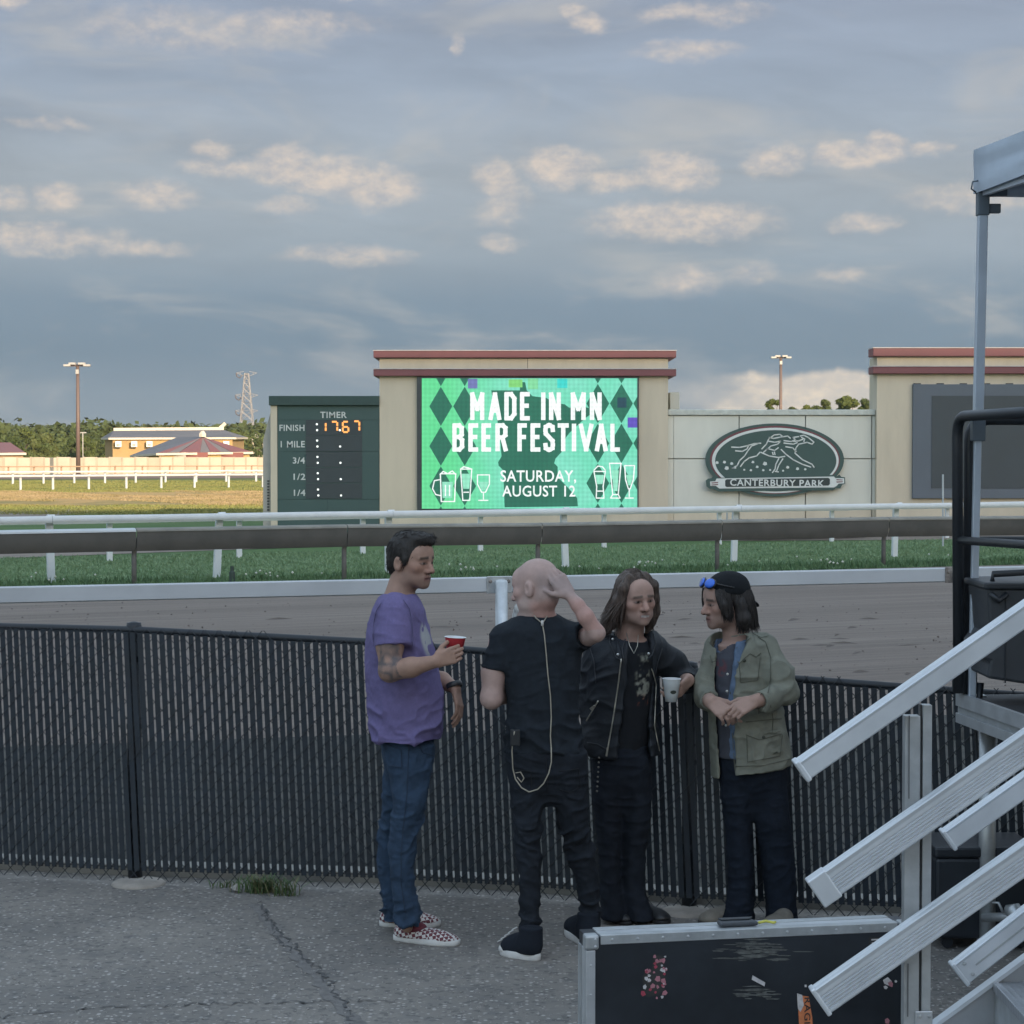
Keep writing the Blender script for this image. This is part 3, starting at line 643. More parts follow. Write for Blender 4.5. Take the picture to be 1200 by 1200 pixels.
# "matrix" windows
def tpt(X_, Y_, lay=0):
    a, b = T(X_, Y_); p = at(a, b); p.y = BD - .012 - .004 * lay; return p
M_mtx = mat('matrix_panel', (.036, .050, .056), .5, var=.08, vscale=2.)
rows = [(503, 600), (603, 703), (707, 803), (808, 903), (908, 1005)]
M_dot = mat('pale_dot', (.75, .76, .70), .6, emit=(.8, .85, .8), estr=.25)
M_orange = mat('orange_digit', (.3, .08, .02), .5, emit=tuple(kl(255, 176, 96)), estr=1.25)
segs = {'a': ((0, 0), (1, 0)), 'b': ((1, 0), (1, .5)), 'c': ((1, .5), (1, 1)), 'd': ((0, 1), (1, 1)), 'e': ((0, .5), (0, 1)), 'f': ((0, 0), (0, .5)), 'g': ((0, .5), (1, .5))}
for i, (y0, y1) in enumerate(rows):
    a, b = tpt(319, y1), tpt(678, y0); mp_ = box('matrix_panel', (a.x, BD - .012, a.z), (b.x, BD + .01, b.z), M_mtx, tb)
    oy = i * 104.3
    for dx, dy in ((389, 530), (391, 568), (536, 568)):
        c = tpt(dx + i * 2, dy + oy, 1); s = .03
        MB().add([c + Vector((s * math.cos(a_), 0, s * math.sin(a_))) for a_ in [k * PI / 4 for k in range(8)]], [tuple(range(8))[::-1]]).out('dot', M_dot, mp_)
    if i == 0:
        for x0, w, h0, h1, on in ((440, 6, 520, 575, 'bc'), (482, 38, 514, 574, 'abc'), (555, 36, 514, 580, 'acdefg'), (625, 36, 511, 573, 'abc')):
            for s_ in on:
                (u0, v0), (u1, v1) = segs[s_]; A_ = tpt(x0 + w * u0, h0 + (h1 - h0) * v0, 2); B_ = tpt(x0 + w * u1, h0 + (h1 - h0) * v1, 2); d_ = (B_ - A_); A_ += d_ * .1; B_ -= d_ * .1
                MB().bar(A_, B_, .05, .008, up=(0, 1, 0)).out('digit_segment', M_orange, mp_)
for body, x0, x1, y0, y1 in (('TIMER', 410, 580, 450, 490), ('FINISH', 150, 310, 533, 573), ('1 MILE', 158, 312, 637, 678), ('3/4', 235, 313, 741, 782), ('1/2', 240, 316, 845, 886), ('1/4', 242, 316, 948, 988)):
    a, b = tpt(x0, y1), tpt(x1, y0); text('lettering', body, M_grlet, tb, Vector((a.x, BD - .006, a.z)), (1, 0, 0), (0, 0, 1), b.x - a.x, b.z - a.z, .018, 0)

# -------- middle wall with the oval sign
M_pan = mat('pale_green_panel', (.62, .62, .55), .85, var=.07, vscale=1.3, stretch=(1, 1, .25), bump=.15, bscale=30.)
mw = thing('panel_wall', at(905, GB), 'pale grey green panel wall joining the two display buildings', 'wall')
face_box('core', 783.2, 1027, 481, GB, BD + .30, BD + .8, mat('panel_joint', (.42, .42, .39), .9), mw)
face_box('coping', 783.2, 1027, 479.8, 486.5, BD + .14, BD + .9, mat('coping_paint', (.50, .525, .48), .7), mw, .02)
for (y0, y1) in ((487.2, 537), (538.2, 597), (598, GB)):
    for (x0, x1) in ((783.2, 790), (790.3, 866.5), (867.5, 944.6), (945.6, 1022.5), (1023.5, 1027)):
        face_box('panel', x0, x1, y0, y1, BD + .20, BD + .30, M_pan if y0 < 590 else M_tan, mw)
pb_ = face_box('roof_box', 790, 801, 458, 480.5, BD + 1.4, BD + 3.0, M_pan, mw)
sg = thing('oval_sign', at(908, 540), 'dark green oval sign with a white racehorse drawing and name banner', 'sign')
S4 = lambda X_, Y_: (780 + X_ / 4.615, 400 + Y_ / 4.615)
def spt(X_, Y_, lay=0):
    a, b = S4(X_, Y_); p = at(a, b); p.y = BD + .03 - .006 * lay; return p
M_sgreen = mat('sign_green', (.045, .088, .080), .55, var=.05); M_sred = mat('sign_red', (.16, .05, .06), .55); M_swhite = mat('sign_white', (.62, .66, .64), .6, var=.05)
def oval(name, cx, cy, rx, ry, lay, m, thick=.0):
    P_ = [spt(cx + rx * math.cos(a), cy + ry * math.sin(a), lay) for a in [2 * PI * k / 72 for k in range(72)]]
    if thick: MB().prism(P_, (0, thick, 0)).out(name, m, sg)
    else: mesh_obj(name, [tuple(p) for p in P_], [tuple(range(72))], m, sg)
oval('sign_back', 592, 641, 374, 197, 0, M_sgreen, .16)
oval('red_ring', 592, 641, 352, 184, 1, M_sred); oval('white_ring', 594, 644, 343, 177, 2, M_swhite); oval('green_field', 596, 646, 328, 166, 3, M_sgreen)
def spoly(name, P_, lay, m, thick=0.0):
    P_ = [spt(a, b, lay) for a, b in P_]
    if thick: return MB().prism(P_, (0, thick, 0)).out(name, m, sg)
    return mesh_obj(name, [tuple(p) for p in P_], [tuple(range(len(P_)))], m, sg)
spoly('banner_back', [(218, 752), (232, 742), (248, 740), (262, 725), (285, 738), (905, 722), (920, 735), (940, 720), (950, 733), (970, 735), (972, 770), (955, 776), (945, 795), (920, 795), (905, 805), (285, 812), (262, 800), (240, 798), (222, 785)], 5, M_sgreen, .05)
spoly('banner', [(240, 758), (268, 757), (275, 742), (910, 731), (918, 740), (965, 740), (966, 768), (935, 770), (925, 782), (910, 790), (290, 796), (272, 782), (242, 782)], 7, M_swhite)
spoly('name_panel', [(322, 752), (330, 746), (880, 738), (888, 744), (888, 772), (880, 780), (330, 788), (322, 782)], 8, mat('sign_black', (.030, .045, .045), .5))
for P_ in ([(245, 764), (285, 760), (282, 766), (250, 769)], [(245, 775), (285, 771), (282, 777), (250, 779)], [(922, 745), (960, 748), (955, 752), (925, 751)], [(922, 758), (960, 757), (955, 762), (925, 764)]): spoly('scroll_mark', P_, 8, M_sred)
a, b = spt(348, 781, 9), spt(858, 744, 9); text('lettering', 'CANTERBURY PARK', M_swhite, sg, a, (1, 0, -.012), (.012, 0, 1), b.x - a.x, b.z - a.z, .020, 0)
horse = [[(357, 572), (400, 574), (440, 565), (480, 553), (515, 551)], [(378, 592), (415, 595), (440, 582), (450, 562)], [(500, 553), (465, 566), (445, 592), (427, 620), (400, 645), (387, 672), (362, 686)],
         [(510, 600), (492, 620), (452, 630), (425, 650), (405, 677)], [(515, 600), (560, 620), (610, 628), (645, 622)], [(520, 582), (545, 556), (558, 527), (588, 506), (618, 503), (634, 515)], [(556, 540), (590, 546), (622, 540), (606, 556), (570, 566), (545, 588)],
         [(560, 520), (585, 525), (620, 518), (660, 512), (675, 524)], [(640, 537), (680, 542), (702, 531), (688, 520), (720, 515)], [(690, 541), (720, 538), (742, 530)], [(728, 512), (748, 508), (772, 520), (802, 545), (792, 556), (765, 546), (745, 551), (720, 556), (705, 576), (700, 603)], [(735, 520), (752, 528), (748, 542)],
         [(640, 550), (690, 556), (712, 548)], [(625, 585), (650, 610), (690, 640), (740, 665), (785, 680)], [(700, 605), (740, 640), (792, 665), (803, 681)], [(650, 570), (688, 576), (706, 596)], [(634, 635), (612, 670), (600, 702)], [(612, 634), (596, 665), (592, 690), (578, 710)],
         [(530, 600), (552, 580), (590, 590), (610, 575)], [(578, 600), (582, 613)], [(588, 598), (592, 613)], [(360, 686), (380, 684)], [(592, 703), (610, 706)]]
stroke_mesh('horse_drawing', horse, 6.5, lambda x, y: spt(x, y, 5), M_swhite, sg)
for (x, y, s_) in ((278, 655, 9), (318, 652, 9), (357, 660, 9), (330, 684, 12), (472, 652, 8), (537, 660, 12), (495, 678, 8), (425, 694, 6), (461, 696, 7), (528, 696, 7), (565, 695, 6), (635, 699, 6), (660, 680, 9), (713, 688, 9), (755, 691, 7)):
    spoly('clod_mark', [(x - s_, y + s_ * .5), (x - s_ * .4, y - s_ * .8), (x + s_ * .8, y - s_ * .5), (x + s_, y + s_ * .6), (x, y + s_)], 5, M_swhite)

# -------- right building with the blank display
rb = thing('display_building', at(1120, GB), 'tan display building with two red trim bands and a blank dark screen', 'display building')
face_box('wall', 1026.5, 1420, 418, GB, BD - .05, BD + 1.15, M_tan, rb)
for (y0, y1) in ((408.5, 418), (430, 438.3)):
    c_ = face_box('trim_band', 1021.5, 1424, y0, y1, BD - .22, BD + .55, M_red, rb, .02)
    a = at(1021.2, y0); b = at(1424, y0 - 1.0); box('flashing', (a.x, BD - .24, a.z), (b.x, BD + .55, b.z), M_redtop, c_)
sc2 = face_box('display_frame', 1068, 1330, 450.5, 584, BD - .16, BD, mat('slate_frame', (.105, .125, .15), .6, var=.06, vscale=1.2), rb, .01)
for k in range(7): face_box('latch', 1070 + k * 27, 1078 + k * 27, 449.2, 450.8, BD - .14, BD - .05, M_bez, sc2)
face_box('blank_screen', 1090, 1308, 464, 572, BD - .175, BD - .15, mat('blank_led', (.050, .062, .070), .55, var=.06, vscale=2.), rb)

# red flower bed at the foot of the sign wall
rr_ = np.random.default_rng(8); V = []; F = []
c0, c1 = G(868, 632), G(1010, 629)
for i in range(1500):
    t_ = rr_.random(); p = np.array(c0.lerp(c1, t_)) + rr_.normal(size=3) * np.array([.1, .35, 0]); z = .05 + .32 * rr_.random(); s = .05 + .05 * rr_.random(); a = rr_.random() * 6.28; k = len(V)
    dx, dy = math.cos(a) * s, math.sin(a) * s; V += [(p[0] - dx, p[1] - dy, z), (p[0] + dx, p[1] + dy, z), (p[0] + dx * .3, p[1], z + s * 1.6)]; F.append((k, k + 1, k + 2))
tag(mesh_obj('flower_bed', V, F, mat('dark_red_flowers', (.13, .025, .035), .8, var=.3, vscale=3., col2=(.04, .055, .025))), 'low bed of dark red flowers before the oval sign wall', 'flowers', kind='stuff')

# ================================================================== FAR SIDE
# cream board fence
ff = thing('board_fence', G(150, 555.3), 'long cream board fence across the far side of the track', 'fence')
fa, fb = G(-60, 556.3), G(330, 554.3); fd = (fb - fa); nP = 26
M_cream2 = mat('cream_fence_aged', (.36, .315, .25), .85, var=.12, vscale=.5)
for i in range(nP):
    a = fa + fd * (i / nP); b = fa + fd * ((i + .985) / nP); h = 1.86 + .03 * math.sin(i * 3.3)
    nb = 5
    for j in range(1):
        MB().bar(Vector((a.x, a.y, h / 2)), Vector((b.x, b.y, h / 2)), .06, h).out('fence_panel', M_cream if i % 3 else M_cream2, ff)
    MB().bar(Vector((a.x, a.y - .08, 0)), Vector((a.x, a.y - .08, h + .05)), .14, .14, up=(0, 1, 0)).out('fence_post', M_cream2, ff)

def quadpts(*p): return [U(*q) for q in p]
# two-storey tan barn
M_barn = mat('tan_barn_wall', (.36, .235, .105), .85, var=.08, vscale=.3); M_roofd = mat('grey_shingle_roof', (.115, .115, .125), .9, var=.15, vscale=.5); M_fascia = mat('cream_fascia', (.52, .46, .38), .7)
def hip_house(name, label, eaves, ridge, ground_y, mats, roof_drop=.25):
    """eaves: 4 points (front-left, front-right, back-right, back-left); ridge: 2 points (front, back) ; built as walls and four roof planes"""
    A = [Vector(e) for e in eaves]; base = [Vector((p.x, p.y, -.03)) for p in A]
    cen = sum(A, Vector()) / 4; t = thing(name, Vector((cen.x, cen.y, 0)), label, 'barn')
    ins = [Vector((p.x + (cen.x - p.x) * .05, p.y + (cen.y - p.y) * .05, p.z)) for p in A]; ib_ = [Vector((p.x, p.y, -.03)) for p in ins]
    for i in range(4): mesh_obj('wall', [tuple(q) for q in (ib_[i], ib_[(i + 1) % 4], ins[(i + 1) % 4], ins[i])], [(0, 1, 2, 3)], mats[0], t)
    fz = Vector((0, 0, .28))
    for i in range(4): MB().bar(A[i] - fz * .5, A[(i + 1) % 4] - fz * .5, .2, .28).out('fascia', M_fascia, t)
    return t, A
t, A = hip_house('barn', 'long two storey tan barn with small white windows and a low grey roof', [U(128, 513, 300), U(276, 512.5, 306), U(290, 512.5, 330), U(119, 513, 322)], None, 0, (M_barn,))
r0, r1 = U(133, 504.6, 312), U(262, 503.6, 317)
for P_ in ((A[0], A[1], r1, r0), (A[1], A[2], r1), (A[2], A[3], r0, r1), (A[3], A[0], r0)): mesh_obj('roof_plane', [tuple(p) for p in P_], [tuple(range(len(P_)))], M_roofd, t)
MB().bar(r0 + Vector((0, 0, .15)), r1 + Vector((0, 0, .15)), .5, .5).out('ridge_cap', M_fascia, t)
MB().bar(r1 + Vector((-.6, 0, .2)), r1 + Vector((.3, 0, 1.0)), .5, .5).out('vent_cap', M_fascia, t)
M_win = mat('white_window', (.72, .70, .66), .6); M_pane = mat('barn_pane', (.35, .33, .30), .3)
for px in (138.5, 157, 175, 265):
    c = U(px, 520.4, 299.2 + 6 * (px - 128) / 148); w = MB().box((c.x - .42, c.y - .02, c.z - .42), (c.x + .42, c.y + .6, c.z + .42)).out('window', M_win, t)
    MB().box((c.x - .24, c.y - .06, c.z - .28), (c.x + .24, c.y - .02, c.z + .05)).out('pane', M_pane, w)
# hip barn with striped red metal roof
M_stripe_r = mat('red_metal_roof', (.185, .062, .055), .6, var=.1, vscale=.4); M_stripe_g = mat('grey_metal_roof', (.150, .125, .115), .6, var=.1, vscale=.4); M_blue = mat('slate_metal_roof', (.105, .100, .105), .6, var=.06)
t, A = hip_house('barn', 'tan barn whose hipped metal roof has red and grey stripes', [U(184, 531, 262), U(296, 529.5, 268), U(272, 530, 292), U(153, 533.5, 286)], None, 0, (mat('barn_wall_gold', (.40, .28, .13), .85, var=.06),))
apex, back = U(237.5, 512, 273), U(207, 512.5, 286)
n = 9
for i in range(n):
    a, b = A[0].lerp(A[1], i / n), A[0].lerp(A[1], (i + 1) / n); k = .06
    a2, b2 = apex.lerp(a, k), apex.lerp(b, k)
    up_ = Vector((0, -.02, .03)) * (i % 2)
    mesh_obj('roof_panel', [tuple(p + up_) for p in (a, b, b2, a2)], [(0, 1, 2, 3)], (M_stripe_r, M_stripe_g, M_stripe_r, M_stripe_r, M_stripe_g, M_stripe_r, M_stripe_g, M_stripe_r, M_stripe_r)[i], t)
mesh_obj('roof_plane', [tuple(p) for p in (A[3], A[0], apex, back)], [(0, 1, 2, 3)], M_blue, t)
mesh_obj('roof_plane', [tuple(p) for p in (A[1], A[2], back, apex)], [(0, 1, 2, 3)], M_stripe_g, t)
mesh_obj('roof_plane', [tuple(p) for p in (A[2], A[3], back)], [(0, 1, 2)], M_stripe_g, t)
MB().lathe(apex, [(.5, 0), (.5, .4), (.2, .8), (.001, .8)], 6).out('roof_vent', M_fascia, t)
for px, mm in ((209, M_pane), (222, M_stripe_r), (264, M_stripe_r)):
    c = U(px, 534.2, 262 + 6 * (px - 184) / 112 - .0); c.y += .45; w_ = .9 if px == 209 else 4.6 / 2
    MB().box((c.x - w_, c.y - .1, .2), (c.x + w_, c.y + .1, c.z + .45)).out('door', mm, t)
# barn at the far left
t, A = hip_house('barn', 'low barn with dark shingle roof and red metal gable edge', [U(-80, 531.5, 255), U(30, 530.5, 258), U(24, 530, 280), U(-70, 530.5, 280)], None, 0, (mat('barn_wall_brown', (.30, .20, .12), .85),))
r0, r1 = U(-60, 518.5, 268), U(12, 518.5, 270)
mesh_obj('roof_plane', [tuple(p) for p in (A[0], A[1], r1, r0)], [(0, 1, 2, 3)], M_stripe_r, t)
mesh_obj('roof_plane', [tuple(p) for p in (A[1], A[2], r1)], [(0, 1, 2)], M_roofd, t); mesh_obj('roof_plane', [tuple(p) for p in (A[2], A[3], r0, r1)], [(0, 1, 2, 3)], M_roofd, t); mesh_obj('roof_plane', [tuple(p) for p in (A[3], A[0], r0)], [(0, 1, 2)], M_roofd, t)
# small house roof by the pylon
t, A = hip_house('house', 'small house with a pale gable beside the pylon', [U(293, 516, 420), U(309, 516, 425), U(309, 516, 440), U(292, 516, 438)], None, 0, (M_cream,))
a_ = U(300, 508, 424); b_ = U(301, 508, 440)
for P_ in ((A[0], a_, b_, A[3]), (A[1], A[2], b_, a_)): mesh_obj('roof_plane', [tuple(p) for p in P_], [(0, 1, 2, 3)], M_blue, t)
mesh_obj('gable', [tuple(A[0]), tuple(A[1]), tuple(a_)], [(0, 1, 2)], M_cream, t)

# floodlight poles
M_pole = mat('brown_pole', (.12, .085, .075), .6, var=.1); M_lamp = mat('lamp_housing', (.34, .33, .32), .5)
def flood_pole(px, ytop, d, sc_, label, hw):
    p = U(px, ytop, d); t = thing('floodlight_pole', Vector((p.x, p.y, 0)), label, 'floodlight', 'floodlight poles round the infield')
    MB().tube([(p.x, p.y, -.05), (p.x, p.y, p.z)], [.24 * sc_, .17 * sc_], 10).out('pole', M_pole, t, True)
    MB().bar(p + Vector((-hw * .8, 0, -.15)), p + Vector((hw * .8, 0, -.15)), .12 * sc_, .14 * sc_).out('cross_arm', M_pole, t)
    for s_ in (-.95, -.45, .45, .95):
        c = p + Vector((s_ * hw * .72, 0, -.12 + (.18 if abs(s_) < .6 else 0)))
        MB().bar(c - Vector((hw * .24, .25, 0)), c + Vector((hw * .24, -.25, 0)), .7 * sc_, .22 * sc_).out('lamp', M_lamp, t, bevel=.03)
    MB().box((p.x - .16 * sc_, p.y - .3, p.z - 1.0 * sc_), (p.x + .16 * sc_, p.y - .1, p.z - .55 * sc_)).out('box', M_lamp, t)
flood_pole(91, 427, 215, 1.0, 'floodlight pole standing before the cream board fence', 1.5)
flood_pole(915, 418, 262, 1.0, 'floodlight pole rising behind the pale panel wall', 1.4)
# distant small lamp by the trees
p = U(97, 507, 320); t = thing('street_lamp', Vector((p.x, p.y, 0)), 'small distant twin street lamp among the trees', 'street lamp')
MB().tube([(p.x, p.y, 0), (p.x, p.y, p.z)], .09, 6).out('pole', M_lamp, t); MB().bar(p + Vector((-.55, 0, 0)), p + Vector((.55, 0, 0)), .3, .16).out('lamp', M_lamp, t)

# transmission pylon
def pylon():
    p0 = U(289, 437, 950); H = p0.z; t = thing('transmission_pylon', Vector((p0.x, p0.y, 0)), 'tall steel lattice transmission pylon on the wooded horizon', 'pylon')
    m = mat('pylon_steel', (.26, .25, .25), .6, var=.05); leg = lambda z, sx, sy: Vector((p0.x + sx * (3.3 * (1 - z / H) ** 1.0 + .9), p0.y + sy * (3.3 * (1 - z / H) + .9), z))
    zs = [0, 7, 13, 18, 22.5, 26.5, 30, 33, 36, 39, H * .995]; r_ = .12
    for sx in (-1, 1):
        for sy in (-1, 1): MB().tube([leg(z, sx, sy) for z in zs], r_ * 1.3, 4).out('leg', m, t)
    br = MB()
    for a, b in zip(zs[:-1], zs[1:]):
        for sy in (-1, 1): br.tube([leg(a, -1, sy), leg(b, 1, sy)], r_, 3).tube([leg(a, 1, sy), leg(b, -1, sy)], r_, 3).tube([leg(b, -1, sy), leg(b, 1, sy)], r_, 3)
        for sx in (-1, 1): br.tube([leg(a, sx, -1), leg(b, sx, 1)], r_, 3).tube([leg(a, sx, 1), leg(b, sx, -1)], r_, 3)
    br.out('lattice', m, t)
    for z, w in ((H * .55, 5.2), (H * .73, 5.2), (H * .985, 4.8)):
        for s in (-1, 1):
            c = Vector((p0.x, p0.y, z)); tip = c + Vector((s * w, 0, .6))
            MB().tube([c + Vector((s * 1.2, 0, -.9)), tip], r_, 4).tube([c + Vector((s * 1.2, 0, 1.3)), tip], r_, 4).tube([c + Vector((s * 3, 0, -.4)), c + Vector((s * 3, 0, 1.1))], r_ * .8, 3).out('cross_arm', m, t)
            if s < 0: MB().tube([tip, tip + Vector((.3, 0, -1.6)), tip + Vector((1.6, 0, -2.4)), tip + Vector((2.6, 0, -1.2))], .28, 5).out('insulator', mat('insulator_dark', (.10, .08, .08), .5), t)
pylon()

# ------------------------------------------------------------------ trees
def leaf_cloud(centres, radii, n, size, seed, squash=.8, jit=.10):
    """leaf-clump quads spread on and inside a set of lobes"""
    r = np.random.default_rng(seed); centres = np.asarray(centres, float); radii = np.asarray(radii, float)
    w = radii ** 2; idx = r.choice(len(radii), n, p=w / w.sum())
    d = r.normal(size=(n, 3)); d /= np.linalg.norm(d, axis=1)[:, None]; rad = radii[idx] * (1 - .45 * r.random(n) ** 2.2) * (1 + jit * r.normal(size=n))
    P = centres[idx] + d * rad[:, None] * np.array([1, 1, squash])
    nrm = d + r.normal(size=(n, 3)) * .55; nrm /= np.linalg.norm(nrm, axis=1)[:, None]
    a = np.cross(nrm, r.normal(size=(n, 3))); a /= np.linalg.norm(a, axis=1)[:, None]; b = np.cross(nrm, a)
    s = size * (.6 + .8 * r.random(n)); a *= s[:, None]; b *= (s * (.5 + .5 * r.random(n)))[:, None]
    V = np.stack([P - a - b * .4, P + a * .2 - b, P + a + b * .3, P - a * .3 + b], 1).reshape(-1, 3)
    return V, np.arange(4 * n).reshape(-1, 4)
M_leaf = [mat('leaf_a', (.060, .082, .022), .8, var=.3, vscale=.5, spec=.2, col2=(.085, .105, .030)), mat('leaf_b', (.042, .062, .020), .8, var=.3, vscale=.5, spec=.2, col2=(.060, .080, .026)), mat('leaf_c', (.085, .098, .034), .8, var=.3, vscale=.5, spec=.2, col2=(.062, .085, .028))]
M_trunk = mat('bark', (.10, .075, .055), .9, var=.2, vscale=3.)
def tree(base, h, w, label, mi, seed, n=1500, size=.42):
    r = random.Random(seed); base = Vector(base); t = thing('tree', base, label, 'tree', 'trees beyond the track')
    trunk = MB(); top = base + Vector((r.uniform(-.3, .3), 0, h * .62)); trunk.tube([base + Vector((0, 0, -.1)), base + Vector((.1, 0, h * .3)), top], [h * .030, h * .022, h * .010], 7)
    cs = []; rs = []
    for k in range(11):
        a = r.uniform(0, 6.28); q = r.uniform(.15, .62) * w; z = max(h * .3, h - w * r.uniform(.42, 1.9)); cs.append(base + Vector((math.cos(a) * q, math.sin(a) * q, z))); rs.append(w * r.uniform(.26, .42))
        trunk.tube([base + Vector((0, 0, h * r.uniform(.25, .45))), cs[-1]], [h * .012, h * .004], 5)
    cs.append(base + Vector((0, 0, h - w * .36))); rs.append(w * .38)
    trunk.out('trunk', M_trunk, t, True)
    V, F = leaf_cloud([tuple(c) for c in cs], rs, n, size, seed); mesh_obj('crown', V, F, M_leaf[mi], t)
    return t
def treepx(px, ytop, wpx, d, label, mi, seed, n=1500):
    p = U(px, ytop, d); k = d / FPX; return tree((p.x, p.y, -.03), p.z, wpx * k / 2, label, mi, seed, int(n * 2.2), .034 * wpx * k)
treepx(52, 506, 50, 330, 'broad sunlit tree behind the fence beside the dark roofed barn', 2, 1, 2600)
treepx(14, 506, 40, 350, 'dark tree rising over the dark roofed barn', 1, 2)
treepx(100, 510, 30, 340, 'round tree right of the floodlight pole by the long barn', 0, 3, 1800)
treepx(84, 513, 26, 345, 'small dark tree tucked beside the floodlight pole', 1, 4)
treepx(30, 500, 36, 420, 'tree standing tall behind the broad sunlit tree', 0, 5)
treepx(112, 505, 26, 430, 'tree peeping over the left end of the long barn', 1, 6)
treepx(272, 503, 22, 430, 'bushy tree at the right end of the long barn', 0, 7, 1600)
treepx(286, 508, 24, 400, 'rounded tree below the pylon', 2, 8, 1600)
treepx(303, 512, 16, 390, 'small tree against the edge of the timer board', 1, 9)
treepx(905, 466.5, 21, 300, 'small round tree peeping over the panel wall beside the floodlight pole', 0, 10, 2200)
treepx(966, 467, 22, 300, 'small olive tree between its lower neighbours above the panel wall', 2, 11, 1800)
treepx(992, 463, 34, 305, 'widest tree peeping over the panel wall', 0, 12, 2600)
treepx(1013, 466, 26, 300, 'tree peeping over the panel wall next to the display building', 1, 13, 1800)
treepx(945, 473.5, 22, 302, 'low bushy tree above the panel wall', 0, 14, 1600)
treepx(928, 475.5, 18, 304, 'lowest tree top showing above the panel wall', 1, 15, 1400)
treepx(955, 474, 20, 306, 'dark low tree beside the small olive tree', 1, 16, 1400)

# wooded ridge far off: hills with one mass of foliage
def hill_h(x, y):
    k = (y - 700) / 900.; return max(0, k) ** .8 * (16 + 3.5 * math.sin(x * .006 + 1) + 2.5 * math.sin(x * .017 + 2.2)) 
V = []; F = []; nx, ny = 60, 14
for j in range(ny):
    for i in range(nx):
        x = -1500 + 3000 * i / (nx - 1); y = 560 + 1300 * j / (ny - 1); V.append((x, y, hill_h(x, y) - .5))
for j in range(ny - 1):
    for i in range(nx - 1): F.append((j * nx + i, j * nx + i + 1, (j + 1) * nx + i + 1, (j + 1) * nx + i))
tag(mesh_obj('hills', V, F, mat('hill_ground', (.04, .055, .02), .95)), kind='structure')
rr2 = np.random.default_rng(21); cs = []; rs = []
while len(cs) < 1500:
    y = rr2.uniform(480, 1650); x = rr2.uniform(-.29, -.10) * y
    z = hill_h(x, y); rr = rr2.uniform(4., 7.5); cs.append((x, y, z + rr * .72)); rs.append(rr)
V, F = leaf_cloud(cs, rs, 150000, .80, 22, .8, .03)
tag(mesh_obj('far_wood', V, F, mat('far_foliage', (.048, .066, .024), .85, var=.3, vscale=.06, spec=.15, col2=(.070, .088, .032))), 'dense green wood covering the low hills on the horizon', 'wood', kind='stuff')
rr2 = np.random.default_rng(22); cs = []; rs = []
while len(cs) < 260:
    y = rr2.uniform(380, 620); x = rr2.uniform(-.29, -.115) * y; rr = rr2.uniform(2.2, 4.0); cs.append((x, y, rr * rr2.uniform(.6, 1.3))); rs.append(rr)
V, F = leaf_cloud(cs, rs, 34000, .38, 23, .8, .04)
tag(mesh_obj('tree_belt', V, F, mat('belt_foliage', (.050, .070, .024), .85, var=.3, vscale=.15, spec=.15, col2=(.074, .092, .032))), 'belt of mixed trees in front of the wooded hills', 'wood', kind='stuff')

# grandstand behind the camera: its long shadow lies over everything near
gs = thing('grandstand', (50, -75, 0), 'tall long grandstand behind the viewpoint', 'grandstand')
gm = mat('grandstand_wall', (.42, .40, .37), .8); GH = (79 + 60) / math.cos(SUN_AZ) * math.tan(SUN_EL)
box('tower', (-12, -92, 8), (112, -60.6, GH - .6), gm, gs); box('roof', (-15, -94, GH - .6), (115, -60, GH), gm, gs)
for i in range(9): box('column', (-11 + i * 15.2, -62, -.02), (-10 + i * 15.2, -61, 8), gm, gs)
box('lower_hall', (-12, -92, -.02), (112, -72, 8), mat('glass_front', (.10, .12, .14), .2), gs)

# ================================================================== FOREGROUND
M_slat = mat('black_plastic_slat', (.0105, .0175, .027), .55, var=.25, vscale=9.)
M_wire = mat('black_vinyl_wire', (.016, .020, .026), .45)
M_fpost = mat('black_fence_post', (.013, .017, .023), .5, var=.2, vscale=12.)
# fence line: (pixel column, depth, top height) read at its posts and where it bends
FL = [(-560, 10.86, 1.29), (-70, 10.42, 1.275), (154, 10.19, 1.27), (430, 10.02, 1.225), (600, 9.84, 1.185), (810, 9.55, 1.13), (1145, 9.30, 1.06), (1330, 9.15, 1.03)]
fpts = [Vector(((px - 600) / FPX * d, d, zt)) for px, d, zt in FL]
cum = [0.0]
for a, b in zip(fpts[:-1], fpts[1:]): cum.append(cum[-1] + math.hypot(b.x - a.x, b.y - a.y))
def fen(s):
    s = max(0, min(cum[-1], s)); i = max(k for k in range(len(cum) - 1) if cum[k] <= s); t_ = (s - cum[i]) / (cum[i + 1] - cum[i])
    return fpts[i].lerp(fpts[i + 1], t_)
fence = thing('chain_link_fence', (fpts[2].x, fpts[2].y, 0), 'black chain link fence filled with upright black plastic slats', 'fence')
ZB = .062
slat_me = None; pitch = .0372; N = int(cum[-1] / pitch)
def slat_mesh():
    mb_ = MB(); w, th = .0139, .0022
    sec = [(-w, 0), (-w * .94, -th), (w * .94, -th), (w, 0), (w * .94, th), (-w * .94, th)]
    for z in (0.0, 1.0):
        for (a, b) in sec: mb_.v.append((a, b, z))
    mb_.f = [tuple(range(6))[::-1], tuple(range(6, 12))] + [(j, (j + 1) % 6, (j + 1) % 6 + 6, j + 6) for j in range(6)]
    me = bpy.data.meshes.new('slat'); me.from_pydata(mb_.v, [], mb_.f); me.materials.append(M_slat); return me
slat_me = slat_mesh(); fl = wloc(fence)
SLANT = -.045
